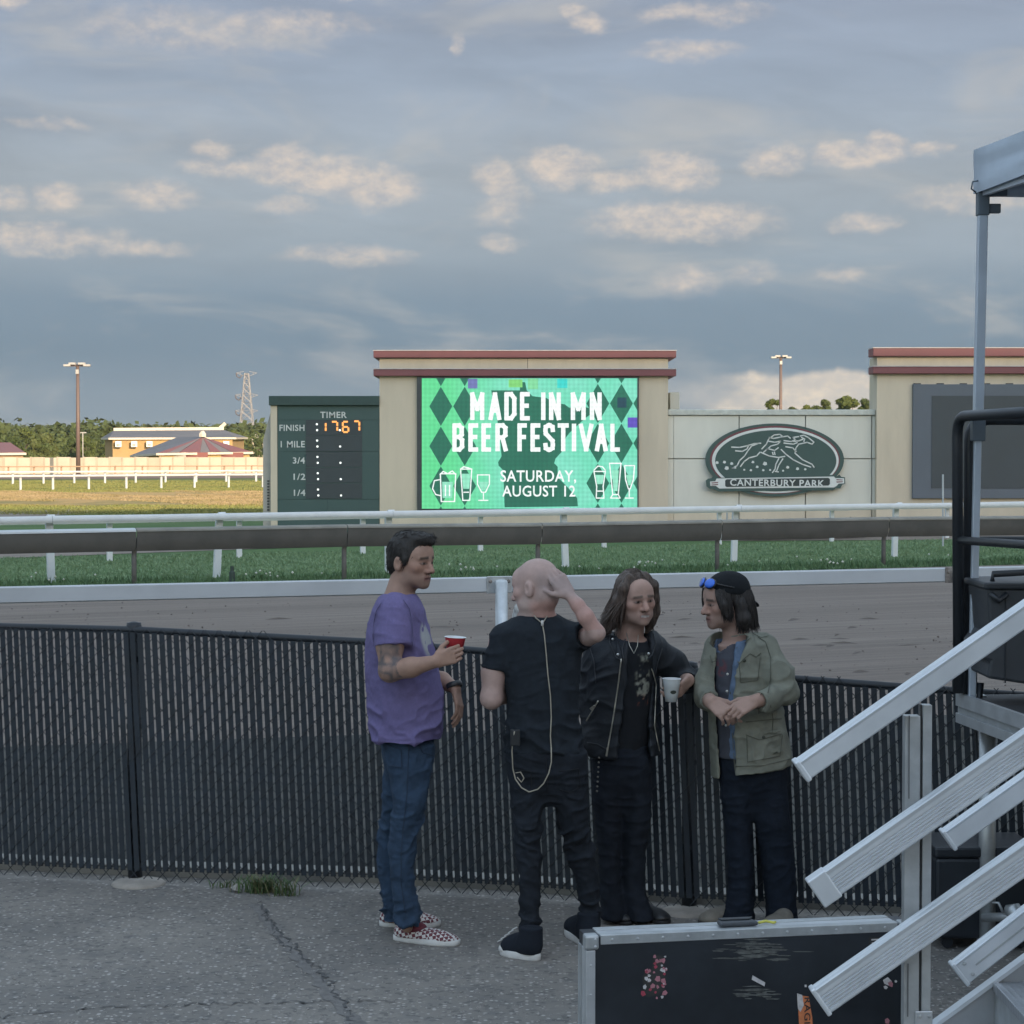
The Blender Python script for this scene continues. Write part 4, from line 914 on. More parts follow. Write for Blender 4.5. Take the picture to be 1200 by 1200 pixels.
for i in range(N):
    s = (i + .5) * pitch; p = fen(s); q = fen(s + .05); ang = math.atan2(q.y - p.y, q.x - p.x)
    o = bpy.data.objects.new('slat', slat_me); COL.objects.link(o); o.parent = fence
    h = p.z - .012 - ZB
    o.location = Vector((p.x, p.y, ZB)) - fl; o.rotation_euler = (0, -SLANT * -1 + random.gauss(0, .0012), ang + random.gauss(0, .03)); o.scale = (random.uniform(.93, 1.0), 1, h * random.uniform(.997, 1.003))
# woven wire, two families of diagonals
mb_ = MB(); DX = .0744; DZ = .082
ang_n = int(cum[-1] / DX) + 20
for fam, off in ((1, -.0058), (-1, .0058)):
    for k in range(-18, ang_n):
        pts = []
        z = .045
        n_ = 34
        for j in range(n_ + 1):
            zz = .008 + (1.31 - .008) * j / n_; s = k * DX + fam * (zz - .045) * DX / DZ + (0 if fam > 0 else 0)
            if 0 <= s <= cum[-1]:
                p = fen(s)
                if zz <= p.z + .028: pts.append(Vector((p.x, p.y + off, zz)))
        if len(pts) > 1: mb_.tube([pts[0], pts[len(pts) // 2], pts[-1]] if len(pts) > 2 else pts, .0021, 4, False)
tag(mb_.out('chain_link_mesh', M_wire, fence), kind='stuff')
mb_ = MB(); mb_.tube([Vector((p.x, p.y + .026, p.z - .004)) for p in fpts], .0185, 10).out('top_rail', M_fpost, fence, True)
mb_ = MB(); mb_.tube([Vector((p.x, p.y + .010, .075)) for p in fpts], .0028, 5).out('bottom_wire', M_wire, fence)
for (px, d, zt, rad) in ((-500, 10.80, 1.30, .036), (154, 10.19, 1.30, .036), (810, 9.55, 1.165, .036), (1330, 9.15, 1.05, .036)):
    x = (px - 600) / FPX * d
    d += .068
    po = MB().tube([(x, d - .02, -.03), (x, d - .02, zt)], rad, 14).out('post', M_fpost, fence, True)
    MB().lathe((x, d - .02, zt - .005), [(rad + .003, -.03), (rad + .003, -.01), (rad * .8, .004), (rad * .4, .010), (.001, .012)], 14).out('post_cap', M_fpost, po, True)
    for z in (zt - .18, zt * .6, .3): MB().lathe((x, d - .02, z), [(rad + .004, -.012), (rad + .004, .012)], 14).out('tension_band', M_fpost, po, True)
# concrete footings and kerb
for (px, d, r_) in ((160, 10.16, .135), (806, 9.52, .12)):
    x = (px - 600) / FPX * d; pr = [(.001, .022), (r_ * .7, .02), (r_ * .92, .014), (r_, .003), (r_, -.02)]
    o = MB().lathe((x, d, 0), pr[::-1], 20).out('post_footing', mat('footing_concrete', (.30, .27, .235), .95, var=.2, vscale=9., bump=.5, bscale=50.), None, True)
    o.scale = (1, 1, 1); o['kind'] = 'structure'
kp = []
for i in range(len(fpts)): kp.append(Vector((fpts[i].x, fpts[i].y + .16, 0)))
mb_ = MB()
for i, p in enumerate(kp):
    mb_.v += [(p.x, p.y, -.02), (p.x, p.y + .01, .050), (p.x, p.y + .14, .054), (p.x, p.y + .15, -.02)]
for i in range(len(kp) - 1): mb_.f += [(i * 4 + j, i * 4 + j + 4, i * 4 + j + 5, i * 4 + j + 1) for j in range(3)]
mb_.f = [f[::-1] for f in mb_.f]
tag(mb_.out('kerb', mat('kerb_concrete', (.30, .29, .265), .9, var=.15, vscale=3., bump=.4, bscale=40.)), kind='structure')
# weeds at the fence foot
def weed(px, py, n, hgt, spread, label, seed):
    r = random.Random(seed); b = G(px, py); t = thing('weed', b, label, 'weed', None); mb_ = MB(); mb2 = MB()
    for i in range(n):
        o_ = Vector((r.gauss(0, spread), r.gauss(0, spread * .35), 0)); a = r.uniform(0, 6.28); h = hgt * r.uniform(.35, 1.0); ln = r.uniform(.2, 1.1) * h; w = r.uniform(.002, .0045)
        d = Vector((math.cos(a), math.sin(a) * .7, 0)); s_ = Vector((-d.y, d.x, 0)) * w; p = [b + o_ + d * ln * t_ ** 1.6 + Vector((0, 0, h * (t_ - .45 * t_ ** 3))) for t_ in (0, .4, .75, 1)]
        (mb_ if i % 3 else mb2).add([p[0] - s_, p[0] + s_, p[1] + s_, p[1] - s_, p[2] + s_ * .7, p[2] - s_ * .7, p[3]], [(0, 1, 2, 3), (3, 2, 4, 5), (5, 4, 6)])
    tag(mb_.out('leaves', mat('weed_green', (.075, .135, .045), .75, var=.3, vscale=20.), t), kind='stuff'); tag(mb2.out('dry_leaves', mat('weed_dry', (.15, .145, .07), .8, var=.3, vscale=20.), t), kind='stuff')
weed(308, 1046, 220, .15, .055, 'tuft of green weeds growing under the slatted fence', 4)
weed(270, 1040, 60, .07, .06, 'small sparse weed beside the larger tuft at the fence', 6)
weed(335, 1050, 40, .16, .03, 'thin upright weed leaning on the slats', 8)
o = scatter_stones('stone', 1, lambda r: np.array(G(277, 1042, .015)), (.03, .03), M_conc, 12); del o['kind']; tag(o, 'small pale stone lying by the weeds', 'stone')
o = scatter_stones('stone', 1, lambda r: np.array(G(216, 1043, .008)), (.012, .012), M_conc, 13); del o['kind']; tag(o, 'tiny pale pebble near the concrete post footing', 'stone')

# ------------------------------------------------------------------ flight-case lid standing on edge
M_alu = mat('brushed_aluminium', (.52, .54, .56), .42, .55, var=.10, vscale=9., stretch=(1, 1, 1), wear=((.28, .28, .29), 26., .70))
M_alu2 = mat('dull_aluminium', (.40, .42, .43), .5, .5, var=.14, vscale=14., wear=((.20, .20, .20), 22., .68))
M_lam = mat('black_laminate', (.016, .020, .026), .42, var=.3, vscale=5., wear=((.045, .05, .055), 7., .72))
cl = U(687, 1097, 6.85); cr = U(1068, 1080.5, 7.06)
cd = Vector((cr.x - cl.x, cr.y - cl.y, 0)); CW = cd.length; cd.normalize(); cnr = Vector((cd.y, -cd.x, 0)); CT = .125; CH = cl.z
case = thing('flight_case', Vector((cl.x, cl.y, 0)), 'black flight case with aluminium edges and torn stickers beside the stairs', 'flight case')
def cpt(u, z, o=0.0): return Vector((cl.x, cl.y, 0)) + cd * u + cnr * o + Vector((0, 0, z))   # u along the front, o out of the front face
def cbox(name, u0, u1, z0, z1, o0, o1, m, parent, bevel=.002):
    P_ = [cpt(u0, z0, o1), cpt(u1, z0, o1), cpt(u1, z0, o0), cpt(u0, z0, o0), cpt(u0, z1, o1), cpt(u1, z1, o1), cpt(u1, z1, o0), cpt(u0, z1, o0)]
    return MB().hexa(P_).out(name, m, parent, False, bevel)
cbox('body', .004, CW - .004, .004, CH - .006, -CT, -.003, M_lam, case, 0)
cbox('top_edge', .05, CW - .05, CH - .032, CH, -.036, .0, M_alu2, case); cbox('top_edge', .05, CW - .05, CH - .034, CH - .001, -CT - .002, -.088, M_alu2, case); cbox('top_tongue', .05, CW - .05, CH - .02, CH - .002, -.082, -.042, M_alu, case)
cbox('bottom_edge', .05, CW - .05, 0, .032, -.036, .0, M_alu2, case)
for u0, u1 in ((0, .032), (CW - .032, CW)):
    cbox('side_edge', u0, u1, .05, CH - .05, -.036, .0, M_alu, case); cbox('side_edge', u0 - (.001 if u0 == 0 else -.001), u1, .05, CH - .05, -CT - .002, -.088, M_alu2, case); cbox('side_tongue', u0 + .001, u1 - .001, .05, CH - .05, -.080, -.046, M_alu, case)
    for z0, z1 in ((0, .05), (CH - .048, CH + .002)):
        co = cbox('corner', u0 - .004 if u0 == 0 else u0 - .012, u1 + .012 if u0 == 0 else u1 + .004, z0, z1, -.044, .006, M_alu2, case, .008)
        for dz in (.012, .036): MB().lathe(cpt((u0 + u1) / 2 + (.014 if u0 == 0 else -.014), z0 + dz, .006), [(.005, 0), (.004, .002), (.0005, .003)], 8, cnr).out('rivet', M_alu, co)
k = 0.09
while k < CW - .06: MB().lathe(cpt(k, CH - .016, .0), [(.0055, 0), (.0045, .002), (.0005, .003)], 8, cnr).out('rivet', M_alu, case); k += .088
for z in (.12, .22, .32, .42):
    MB().lathe(cpt(.016, z, .0), [(.005, 0), (.004, .002), (.0005, .003)], 8, cnr).out('rivet', M_alu, case)
KC = 6.88 / FPX
def cpx(px, py):                     # a photograph pixel on the front face -> (u, z)
    r_ = ray(px, py); p0 = cpt(0, 0, 0); C_ = Vector((0, 0, CAMH)); t_ = (p0 - C_).dot(cnr) / r_.dot(cnr); w = C_ + r_ * t_; return (w - Vector((cl.x, cl.y, 0))).dot(cd), w.z
def cpoly(name, P_, m, lay=1, parent=None):
    return mesh_obj(name, [tuple(cpt(*cpx(a, b), .0 + .0008 * lay - .0025)) for a, b in P_], [tuple(range(len(P_)))], m, parent or case)
M_st1 = mat('sticker_pink', (.40, .17, .20), .7, var=.2, vscale=60.); M_st2 = mat('sticker_red', (.34, .05, .08), .7, var=.2, vscale=60.); M_stw = mat('sticker_white', (.52, .50, .50), .7, var=.2, vscale=50.); M_orange_s = mat('sticker_orange', (.62, .20, .08), .7, var=.12, vscale=60.); M_ink = mat('sticker_ink', (.03, .03, .03), .6)
r = random.Random(3)
st = cpoly('torn_sticker', [(766, 1118), (777, 1121), (779, 1140), (781, 1148), (779, 1160), (770, 1166), (760, 1169), (751, 1166), (755, 1156), (752, 1146), (757, 1138), (764, 1136)], M_ink, 1)
for i in range(46):
    for _ in range(30):
        x, y = r.uniform(750, 781), r.uniform(1119, 1170)
        if (y < 1136 and x > 765) or (1136 <= y < 1150 and x > 756) or y >= 1150: break
    s_ = r.uniform(1.2, 3.4); a0 = r.uniform(0, 6)
    cpoly('sticker_flake', [(x + s_ * r.uniform(.6, 1.3) * math.cos(a0 + q), y + s_ * r.uniform(.6, 1.3) * math.sin(a0 + q)) for q in (0, 1.1, 2.3, 3.5, 4.8)], r.choice((M_st1, M_st1, M_st2, M_stw)), 2 + i * .02, st)
for (x, y, w, h, n_) in ((885, 1115, 66, 24, 70), (890, 1163, 55, 14, 30)):     # rubbed patches where tape was
    for i in range(n_):
        cx, cy = x + r.gauss(0, w * .30), y + r.gauss(0, h * .3); L_ = r.uniform(3, 16); t_ = r.uniform(.3, 1.1)
        cpoly('tape_residue', [(cx - L_, cy - t_ * .4), (cx, cy - t_), (cx + L_, cy - t_ * .2), (cx + L_ * .6, cy + t_), (cx - L_ * .8, cy + t_ * .7)], mat('tape_residue', (.10, .105, .10), .8, var=.4, vscale=40.), 1 + i * .01)
cpoly('tape_scrap', [(882, 1143), (897, 1151.5), (896, 1156), (881, 1148)], M_stw, 2)
cpoly('sticker_flake', [(943, 1154), (945.5, 1154), (945.5, 1157), (943, 1157)], M_stw, 2)
st = cpoly('warning_sticker', [(935, 1166), (948, 1168), (950, 1182), (952, 1192), (953, 1215), (937, 1215), (936, 1190)], M_orange_s, 2)
cpoly('torn_edge', [(934, 1164), (940, 1166), (942, 1178), (938, 1186), (935, 1182)], M_stw, 3, st)
a, b = cpx(942, 1222), cpx(942, 1170)
o_ = cpt(*cpx(951, 1169), .0012); text('lettering', 'RAGILE', M_ink, st, cpt(*cpx(942.5, 1169), .0014), -Vector((0, 0, 1)), cd, .135, .022, .01, 0)
st = cpoly('name_sticker', [(1018, 1098.5), (1042, 1098), (1042, 1112), (1018, 1112.5)], M_ink, 2)
text('letter', 'N', M_stw, st, cpt(*cpx(1041, 1100), .0012), -cd, (0, 0, -1), .029, .028, .02, -.0006); text('letter', 'E', M_stw, st, cpt(*cpx(1029.5, 1100), .0012), -cd, (0, 0, -1), .026, .028, .02, -.0006)
for (x, y, s_, m_) in ((1040, 1150, 5, M_stw), (1044, 1153, 4, M_st1), (1038, 1157, 2.5, M_stw), (1050, 1150, 2, M_stw), (1058, 1156, 2, M_stw), (1040, 1196, 4, M_st1), (1063, 1157, 1.6, M_stw)):
    cpoly('sticker_flake', [(x + s_ * r.uniform(.6, 1.2) * math.cos(q), y + s_ * r.uniform(.6, 1.2) * math.sin(q)) for q in (0, 1.1, 2.3, 3.5, 4.8)], m_, 2)
# things lying on the case
def on_case(px, w): u, z = cpx(px, 1090); return u
u = on_case(848, 0); tr = thing('tool_pouch', cpt(u + .06, CH, -.06), 'flat dark pouch lying on the flight case', 'pouch')
P_ = [cpt(u, CH + .001, -.085), cpt(u + .125, CH + .001, -.085), cpt(u + .135, CH + .001, -.035), cpt(u - .002, CH + .001, -.03)]
MB().prism(P_, (0, 0, .016)).out('pouch_body', mat('pouch_fabric', (.05, .056, .065), .6, var=.2, vscale=40.), tr, False, .006)
MB().prism([p + Vector((0, 0, .016)) + cd * .004 for p in P_[:2]] + [cpt(u + .11, CH + .017, -.06), cpt(u + .01, CH + .017, -.06)], (0, 0, .006)).out('flap', mat('pouch_flap', (.025, .03, .036), .5), tr, False, .002)
u = on_case(905, 0); o = MB().tube([cpt(u - .03, CH + .006, -.06), cpt(u, CH + .008, -.07), cpt(u + .022, CH + .006, -.05), cpt(u + .03, CH + .006, -.06)], .005, 6).out('foam_strip', mat('yellow_foam', (.55, .52, .10), .8), None, True); tag(o, 'small yellow strip lying on the flight case beside the pouch', 'strip')

# ------------------------------------------------------------------ aluminium stairs
stair = thing('aluminium_stairs', Vector((1.2, 6.1, 0)), 'aluminium portable stairs with ribbed sloping handrails climbing to the stage', 'stairs')
def rail_bar(p0, p1, h, w, ribs, m, name, cap=True, side=-1):
    """sloping extruded rail: h tall, w deep; ribs on the face towards the viewer"""
    p0, p1 = Vector(p0), Vector(p1); d = (p1 - p0).normalized(); up = Vector((0, 0, 1)); up = (up - d * up.dot(d)).normalized(); n = d.cross(up)   # n: towards -y for d along +x
    if n.y > 0: n = -n
    prof = [(0, 0)]
    front = [(.0, w / 2)] if not ribs else []
    # outline in (v up, o out): start bottom back
    out = [(-h / 2, -w / 2), (-h / 2, w / 2 - .004)]
    if ribs:
        out += [(-h / 2 + .004, w / 2)]
        nr = ribs; z0, z1 = -h / 2 + .012, h / 2 - .022; st_ = (z1 - z0) / nr
        for i in range(nr): out += [(z0 + st_ * i, w / 2), (z0 + st_ * (i + .25), w / 2 - .005), (z0 + st_ * (i + .55), w / 2 - .005), (z0 + st_ * (i + .8), w / 2)]
        out += [(h / 2 - .014, w / 2), (h / 2 - .003, w / 2 + .004)]
    else: out += [(-h / 2 + .004, w / 2), (h / 2 - .012, w / 2), (h / 2 - .004, w / 2 + .003)]
    out += [(h / 2, w / 2), (h / 2, w / 2 - .010), (h / 2 - .0025, w / 2 - .014), (h / 2 - .0025, -w / 2 + .014), (h / 2, -w / 2 + .010), (h / 2, -w / 2)]
    mb_ = MB(); n_ = len(out)
    for p in (p0, p1):
        for (v, o_) in out: mb_.v.append(tuple(p + up * v + n * o_))
    mb_.f = [tuple(range(n_)), tuple(range(n_, 2 * n_))[::-1]] + [(j, j + n_, (j + 1) % n_ + n_, (j + 1) % n_) for j in range(n_)]
    o = mb_.out(name, m, stair)
    if cap:
        c = MB(); e = .004
        c.hexa([p0 - d * .004 + up * a_ + n * b_ for a_, b_ in ((-h / 2 - e, -w / 2 - e), (-h / 2 - e, w / 2 + e), (h / 2 + e, w / 2 + e), (h / 2 + e, -w / 2 - e))] + [p0 + d * cap + up * a_ + n * b_ for a_, b_ in ((-h / 2 - e, -w / 2 - e), (-h / 2 - e, w / 2 + e), (h / 2 + e, w / 2 + e), (h / 2 + e, -w / 2 - e))])
        c.out('end_cap', M_alu3, o, False, .004)
    return o, d, up, n
M_alu3 = mat('bright_aluminium', (.60, .63, .66), .36, .35, var=.07, vscale=7., wear=((.42, .43, .45), 34., .68))
ND, FD = 5.62, 6.6
def rl(x0, y0, x1, y1, d, h, w, ribs, cap=.012, m=None): return rail_bar(U(x0, y0, d), U(x1, y1, d + .01), h, w, ribs, m or M_alu3, 'handrail', cap)
rl(938, 903, 1330, 629, ND + .02, .058, .062, 0)
rl(956, 1046, 1330, 785, ND - .02, .080, .045, 5, .055)
rl(960, 1173, 1330, 915, ND - .02, .080, .045, 5, .010)
o_, d_, up_, n_ = rl(1110, 984, 1330, 828, FD, .068, .05, 0, .010)
o_, d_, up_, n_ = rl(1123, 1141, 1330, 980, FD - .1, .080, .045, 0, .010)
p = U(1123, 1141, FD - .1)
for v in (-.022, .022): MB().lathe(p + d_ * .035 + up_ * v + n_ * .0225, [(.007, 0), (.006, .004), (.0005, .005)], 8, n_).out('bolt', M_alu2, o_)
a = p + n_ * .0225 + d_ * .06 - up_ * .004; MB().bar(a, a + d_ * 1.2, .004, .006, up=up_).out('groove', M_alu2, o_)
# upright post of the near railing, wide flange and narrow web
px0, px1 = 1059, 1091; pd = ND + .062
a, b = U(px0, 1000, pd), U(px1, 1000, pd)
ztop = U(1075, 826, pd).z
w_ = b.x - a.x
po = MB().box((a.x, pd - .01, -.0), (a.x + w_ * .56, pd + .03, ztop - .03)).out('post', M_alu2, stair, False, .002)
MB().box((a.x + w_ * .56 + .002, pd + .008, .0), (a.x + w_ * .64, pd + .03, ztop)).out('web', mat('dark_groove', (.12, .125, .13), .6), po)
MB().box((a.x + w_ * .64 + .002, pd - .006, .0), (b.x, pd + .03, ztop)).out('flange', M_alu2, po, False, .002)
for (y0, y1) in ((838, 935), (1128, 1190)):
    z0, z1 = U(1065, y1, pd).z, U(1065, y0, pd).z; MB().box((a.x + w_ * .13, pd - .013, z0), (a.x + w_ * .17, pd - .0095, z1)).out('groove', mat('dark_groove', (.12, .125, .13), .6), po)
bz = U(1080, 1195, pd); pl = MB().box((a.x + w_ * .42, pd - .016, bz.z - .16), (b.x + .004, pd - .011, bz.z + .028)).out('splice_plate', M_alu, po, False, .003)
for sx in (.07, .36): MB().lathe((b.x - w_ * .5 + w_ * sx * 1.2, pd - .016, bz.z + .014), [(.0055, 0), (.005, .004), (.0005, .005)], 8, (0, -1, 0)).out('bolt', M_alu2, pl)
po2 = MB().box((2.05, pd - .01, 0), (2.09, pd + .03, 1.75)).out('post', M_alu2, stair, False, .002)
# stringers and treads
e0, e1 = U(1100, 1200, FD), U(1200, 1127, FD); sl = (e1 - e0).normalized(); sa = e0 - sl * .40; sb = e0 + sl * 1.02
for yy in (FD, ND + .12):
    P_ = [Vector((sa.x, yy, max(.0, sa.z))), Vector((sa.x + .12, yy, .0)), Vector((sb.x, yy, sb.z - .42)), Vector((sb.x, yy, sb.z))]
    so = MB().prism(P_, (0, .035, 0)).out('stringer', mat('stringer_grey', (.34, .35, .36), .55, .3, var=.08, vscale=9.), stair)
    MB().bar(Vector((sa.x, yy + .012, max(0, sa.z) + .006)), Vector((sb.x, yy + .012, sb.z + .006)), .05, .012).out('stringer_lip', M_alu3, so)
def tread_material():
    m = mat('diamond_plate', (.42, .44, .47), .35, .6, var=.08, vscale=9.); nt = m.node_tree; p = nt.nodes['Principled BSDF']
    pos = nt.nodes.new('ShaderNodeNewGeometry').outputs['Position']; sp = nt.nodes.new('ShaderNodeSeparateXYZ'); nt.links.new(pos, sp.inputs[0]); x, y, z = (X(nt, o) for o in sp.outputs)
    k = ((x + y) * 150.).f('SINE') * ((x - y) * 150.).f('SINE'); b = nt.nodes.new('ShaderNodeBump'); b.inputs['Strength'].default_value = .8; b.inputs['Distance'].default_value = .004
    nt.links.new(k.sstep(.2, .7).s, b.inputs['Height']); nt.links.new(b.outputs[0], p.inputs['Normal']); return m
M_tread = tread_material()
tz = U(1168, 1156, FD - .06).z; tx = U(1168, 1156, FD - .06).x
for k in range(-2, 4):
    x0 = tx + k * .255; z = tz + k * .178
    if z < .05: continue
    MB().box((x0, ND + .16, z - .03), (x0 + .27, FD - .004, z)).out('tread', M_tread, stair, False, .004)
    MB().box((x0 + .262, ND + .16, z), (x0 + .268, FD - .004, z + .148)).out('riser', M_alu2, stair)

# ------------------------------------------------------------------ stage
SZ = 1.10
stage = thing('stage', Vector((3.4, 7.5, 0)), 'mobile stage deck with aluminium edge beam on round legs', 'stage')
c0 = U(1150, 800, 8.8); M_deck = mat('black_deck', (.03, .032, .036), .7)
dx0 = c0.x - .07
def side_pt(y, z): return Vector((dx0 + (8.8 - y) * .12, y, z))
A_, B_ = side_pt(8.85, 0), side_pt(5.9, 0)
MB().prism([Vector((A_.x, A_.y, SZ - .03)), Vector((B_.x, B_.y, SZ - .03)), Vector((B_.x + 4, B_.y, SZ - .03)), Vector((A_.x + 4, A_.y + .2, SZ - .03))], (0, 0, .03)).out('deck', M_deck, stage)
for (z0, z1, off, m_) in ((SZ - .045, SZ + .012, -.014, M_alu), (SZ - .075, SZ - .047, -.004, M_alu2), (SZ - .118, SZ - .077, -.014, M_alu)):
    MB().bar(Vector((A_.x + off, A_.y, (z0 + z1) / 2)), Vector((B_.x + off, B_.y, (z0 + z1) / 2)), .02, z1 - z0).out('edge_beam', m_, stage)
MB().bar(Vector((A_.x, A_.y + .01, SZ - .06)), Vector((A_.x + 4, A_.y + .21, SZ - .06)), .03, .115).out('edge_beam', M_alu2, stage)
MB().box((c0.x - .055, 8.77, SZ - .10), (c0.x + .02, 8.84, SZ + .006)).out('corner_block', M_alu2, stage, False, .004)
for (y, dx) in ((8.8, .10), (6.2, .10)):
    x = dx0 + (8.8 - y) * .12 + dx; lg = MB().tube([(x, y, 0), (x, y, SZ - .12)], .037, 16).out('leg', M_galv, stage, True)
    MB().lathe((x, y, 0), [(.075, 0), (.075, .008), (.045, .012), (.042, .05), (.037, .05)], 16).out('foot', M_galv, lg, True)
    MB().lathe((x, y, SZ - .30), [(.040, -.03), (.046, -.03), (.046, .03), (.040, .03)], 16).out('collar', M_galv, lg, True)
a = U(1168, 845, 8.75); b = U(1215, 905, 8.4)
br = MB().tube([U(1150, 848, 8.8), U(1168, 838, 8.74), U(1178, 852, 8.70), b], [.02, .024, .022, .019], 10).out('brace', M_galv, stage, True)
MB().tube([U(1152, 1075, 8.78), U(1215, 1074, 8.6)], .019, 10).out('brace', M_galv, stage, True)
MB().tube([U(1183, 1068, 8.68), U(1188, 1066, 8.66), U(1196, 1080, 8.64)], [.03, .036, .03], 10).out('clamp', M_galv, stage, True)
MB().tube([U(1163, 1058, 8.72), U(1170, 1058, 8.7), U(1176, 1070, 8.69)], .006, 6).out('pin', M_galv, stage, True)
# dangling black strap at the corner
MB().tube([U(1149, 800, 8.74), U(1147, 830, 8.73), U(1143, 860, 8.72), U(1146, 900, 8.72), U(1143, 935, 8.74)], [.016, .012, .006, .006, .005], 6).out('strap', M_fpost, stage, True)
# guard rails on the stage
M_blk = mat('black_powder_coat', (.022, .026, .032), .4, var=.1, vscale=9.)
def arc(pts, r_, n=5):
    P_ = [Vector(p) for p in pts]; out = [P_[0]]
    for i in range(1, len(P_) - 1):
        a, b, c = P_[i - 1], P_[i], P_[i + 1]; u_ = (a - b).normalized() * r_; v_ = (c - b).normalized() * r_
        for k in range(n + 1): t_ = k / n; out.append(b + u_ * (1 - t_) ** 2 + v_ * t_ ** 2)
    return out + [P_[-1]]
gr = thing('guard_rail', Vector((c0.x, 8.7, SZ)), 'black tubular guard rail standing along the side of the stage', 'guard rail')
MB().tube(arc([U(1123.5, 812, 8.75), U(1121.5, 488, 8.75), U(1330, 476, 7.2)], .09), .0235, 12).out('frame', M_blk, gr, True)
MB().tube([U(1123, 633, 8.75), U(1330, 647, 7.3)], .018, 10).out('mid_rail', M_blk, gr, True)
MB().box(tuple(U(1117, 812, 8.78)), tuple(U(1150, 790, 8.71) + Vector((0, .1, 0)))).out('socket', M_blk, gr, False, .006)
gr2 = thing('guard_rail', Vector((c0.x + .03, 8.95, SZ)), 'black tubular guard rail across the back edge of the stage', 'guard rail')
x2 = U(1135, 600, 8.80).x
MB().tube(arc([(x2, 8.80, SZ - .03), (x2, 8.80, U(1135, 492, 8.80).z), (x2 + 3, 8.86, U(1135, 492, 8.80).z)], .09), .0225, 12).out('frame', M_blk, gr2, True)
MB().tube([(x2, 8.80, U(1135, 633, 8.80).z), (x2 + 3, 8.86, U(1135, 633, 8.80).z)], .017, 10).out('mid_rail', M_blk, gr2, True)
# moulded black loudspeaker case on the deck
sp_ = thing('plastic_bin', U(1185, 790, 8.55), 'black moulded plastic bin with a lid handle standing on the stage', 'bin')
sp_.location.z = SZ + .012
d0 = 8.42
pr = [U(1157, 690, d0), U(1160, 735, d0), U(1161, 742, d0), U(1151, 760, d0), U(1152, 772, d0), U(1160, 775, d0), U(1157, 795, d0), U(1290, 815, d0), U(1290, 690, d0)]
bodyP = [Vector((p.x, d0, max(p.z, SZ + .002))) for p in pr]
MB().prism(bodyP, (0, .42, 0)).out('shell', mat('moulded_black', (.030, .036, .044), .5, var=.12, vscale=9., bump=.2, bscale=300.), sp_, False, .012)
l0, l1 = U(1153, 690, d0), U(1300, 684, d0)
MB().box((l0.x, d0 - .015, l0.z - .002), (l1.x, d0 + .44, l0.z + .026)).out('lid', mat('lid_black', (.024, .029, .036), .45), sp_, False, .008)
h0 = U(1170, 683, d0); MB().tube([(h0.x, d0 + .10, h0.z - .01), (h0.x, d0 + .10, h0.z + .03), (h0.x + .3, d0 + .12, h0.z + .045), (h0.x + .3, d0 + .12, h0.z)], .014, 8).out('handle', M_blk, sp_, True)
g0 = U(1170, 698, d0); MB().tube([(g0.x - .035, d0 - .006, g0.z + .008), (g0.x, d0 - .012, g0.z - .02), (g0.x + .035, d0 - .006, g0.z + .008)], .012, 8).out('grip_recess', M_blk, sp_, True)
rb0 = U(1178, 700, d0); MB().box((rb0.x, d0 - .006, SZ + .1), (rb0.x + .004, d0 + .002, l0.z - .03)).out('seam', M_blk, sp_)
# black cable trunk in the shade under the stage
tk = thing('cable_trunk', G(1130, 1114), 'black trunk standing in the shade under the stage corner', 'trunk')
a = G(1096, 1114); b = G(1210, 1110)
MB().box((a.x, a.y, .05), (b.x, a.y + .35, .40)).out('trunk_body', M_lam, tk, False, .015); MB().box((a.x - .006, a.y - .006, .402), (b.x, a.y + .356, .45)).out('trunk_lid', M_lam, tk, False, .012)
for x in (a.x + .06, b.x - .06): MB().lathe((x, a.y + .05, .026), [(.001, -.014), (.025, -.014), (.025, .014), (.001, .014)], 10, (0, 1, 0)).out('wheel', M_blk, tk)

# ------------------------------------------------------------------ pop-up canopy on the stage
tent = thing('pop_up_canopy', Vector((c0.x, 9.3, SZ)), 'pale pop-up canopy on aluminium legs standing on the stage', 'canopy')
M_can = mat('canopy_fabric', (.52, .585, .67), .75, var=.06, vscale=3., bump=.25, bscale=6.)
M_leg = mat('canopy_leg', (.50, .56, .64), .4, .35, var=.05)
M_brk = mat('canopy_bracket', (.10, .125, .15), .5)
TD = 8.74
f0, f1 = U(1140.5, 745, TD), U(1151.5, 250, TD)
zb = SZ + .003; k = (zb - f0.z) / (f1.z - f0.z); foot = f0 + (f1 - f0) * k
W_ = 3.0; ex = Vector((.16, -.987, 0)).normalized(); ey = Vector((-ex.y, ex.x, 0)).normalized()
eave = f1.copy()
for (i, j) in ((0, 0), (1, 0), (0, 1), (1, 1)):
    off = ex * (W_ * i) + ey * (W_ * j); p0 = foot + off; p1 = eave + off
    mid = p0.lerp(p1, .56 if i + j == 0 else .5)
    lg = MB().bar(p0, mid, .030, .030, up=(0, 1, 0)).bar(mid, p1, .040, .040, up=(0, 1, 0)).out('leg', M_leg, tent, False, .003)
    MB().bar(mid - Vector((0, 0, .06)), mid + Vector((0, 0, .05)), .056, .056, up=(0, 1, 0)).out('slider', M_brk, lg, False, .004)
    MB().bar(p1 - Vector((0, 0, .01)), p1 + Vector((0, 0, .115)), .050, .050, up=(0, 1, 0)).bar(p1 + Vector((.02, 0, .02)), p1 + Vector((.075, 0, .02)), .03, .04).bar(p1 + Vector((.02, 0, .09)), p1 + Vector((.10, -.02, .09)), .03, .04).out('corner_bracket', M_brk, lg, False, .004)
top0 = U(1147, 172, TD); vh = top0.z - (eave.z + .12)
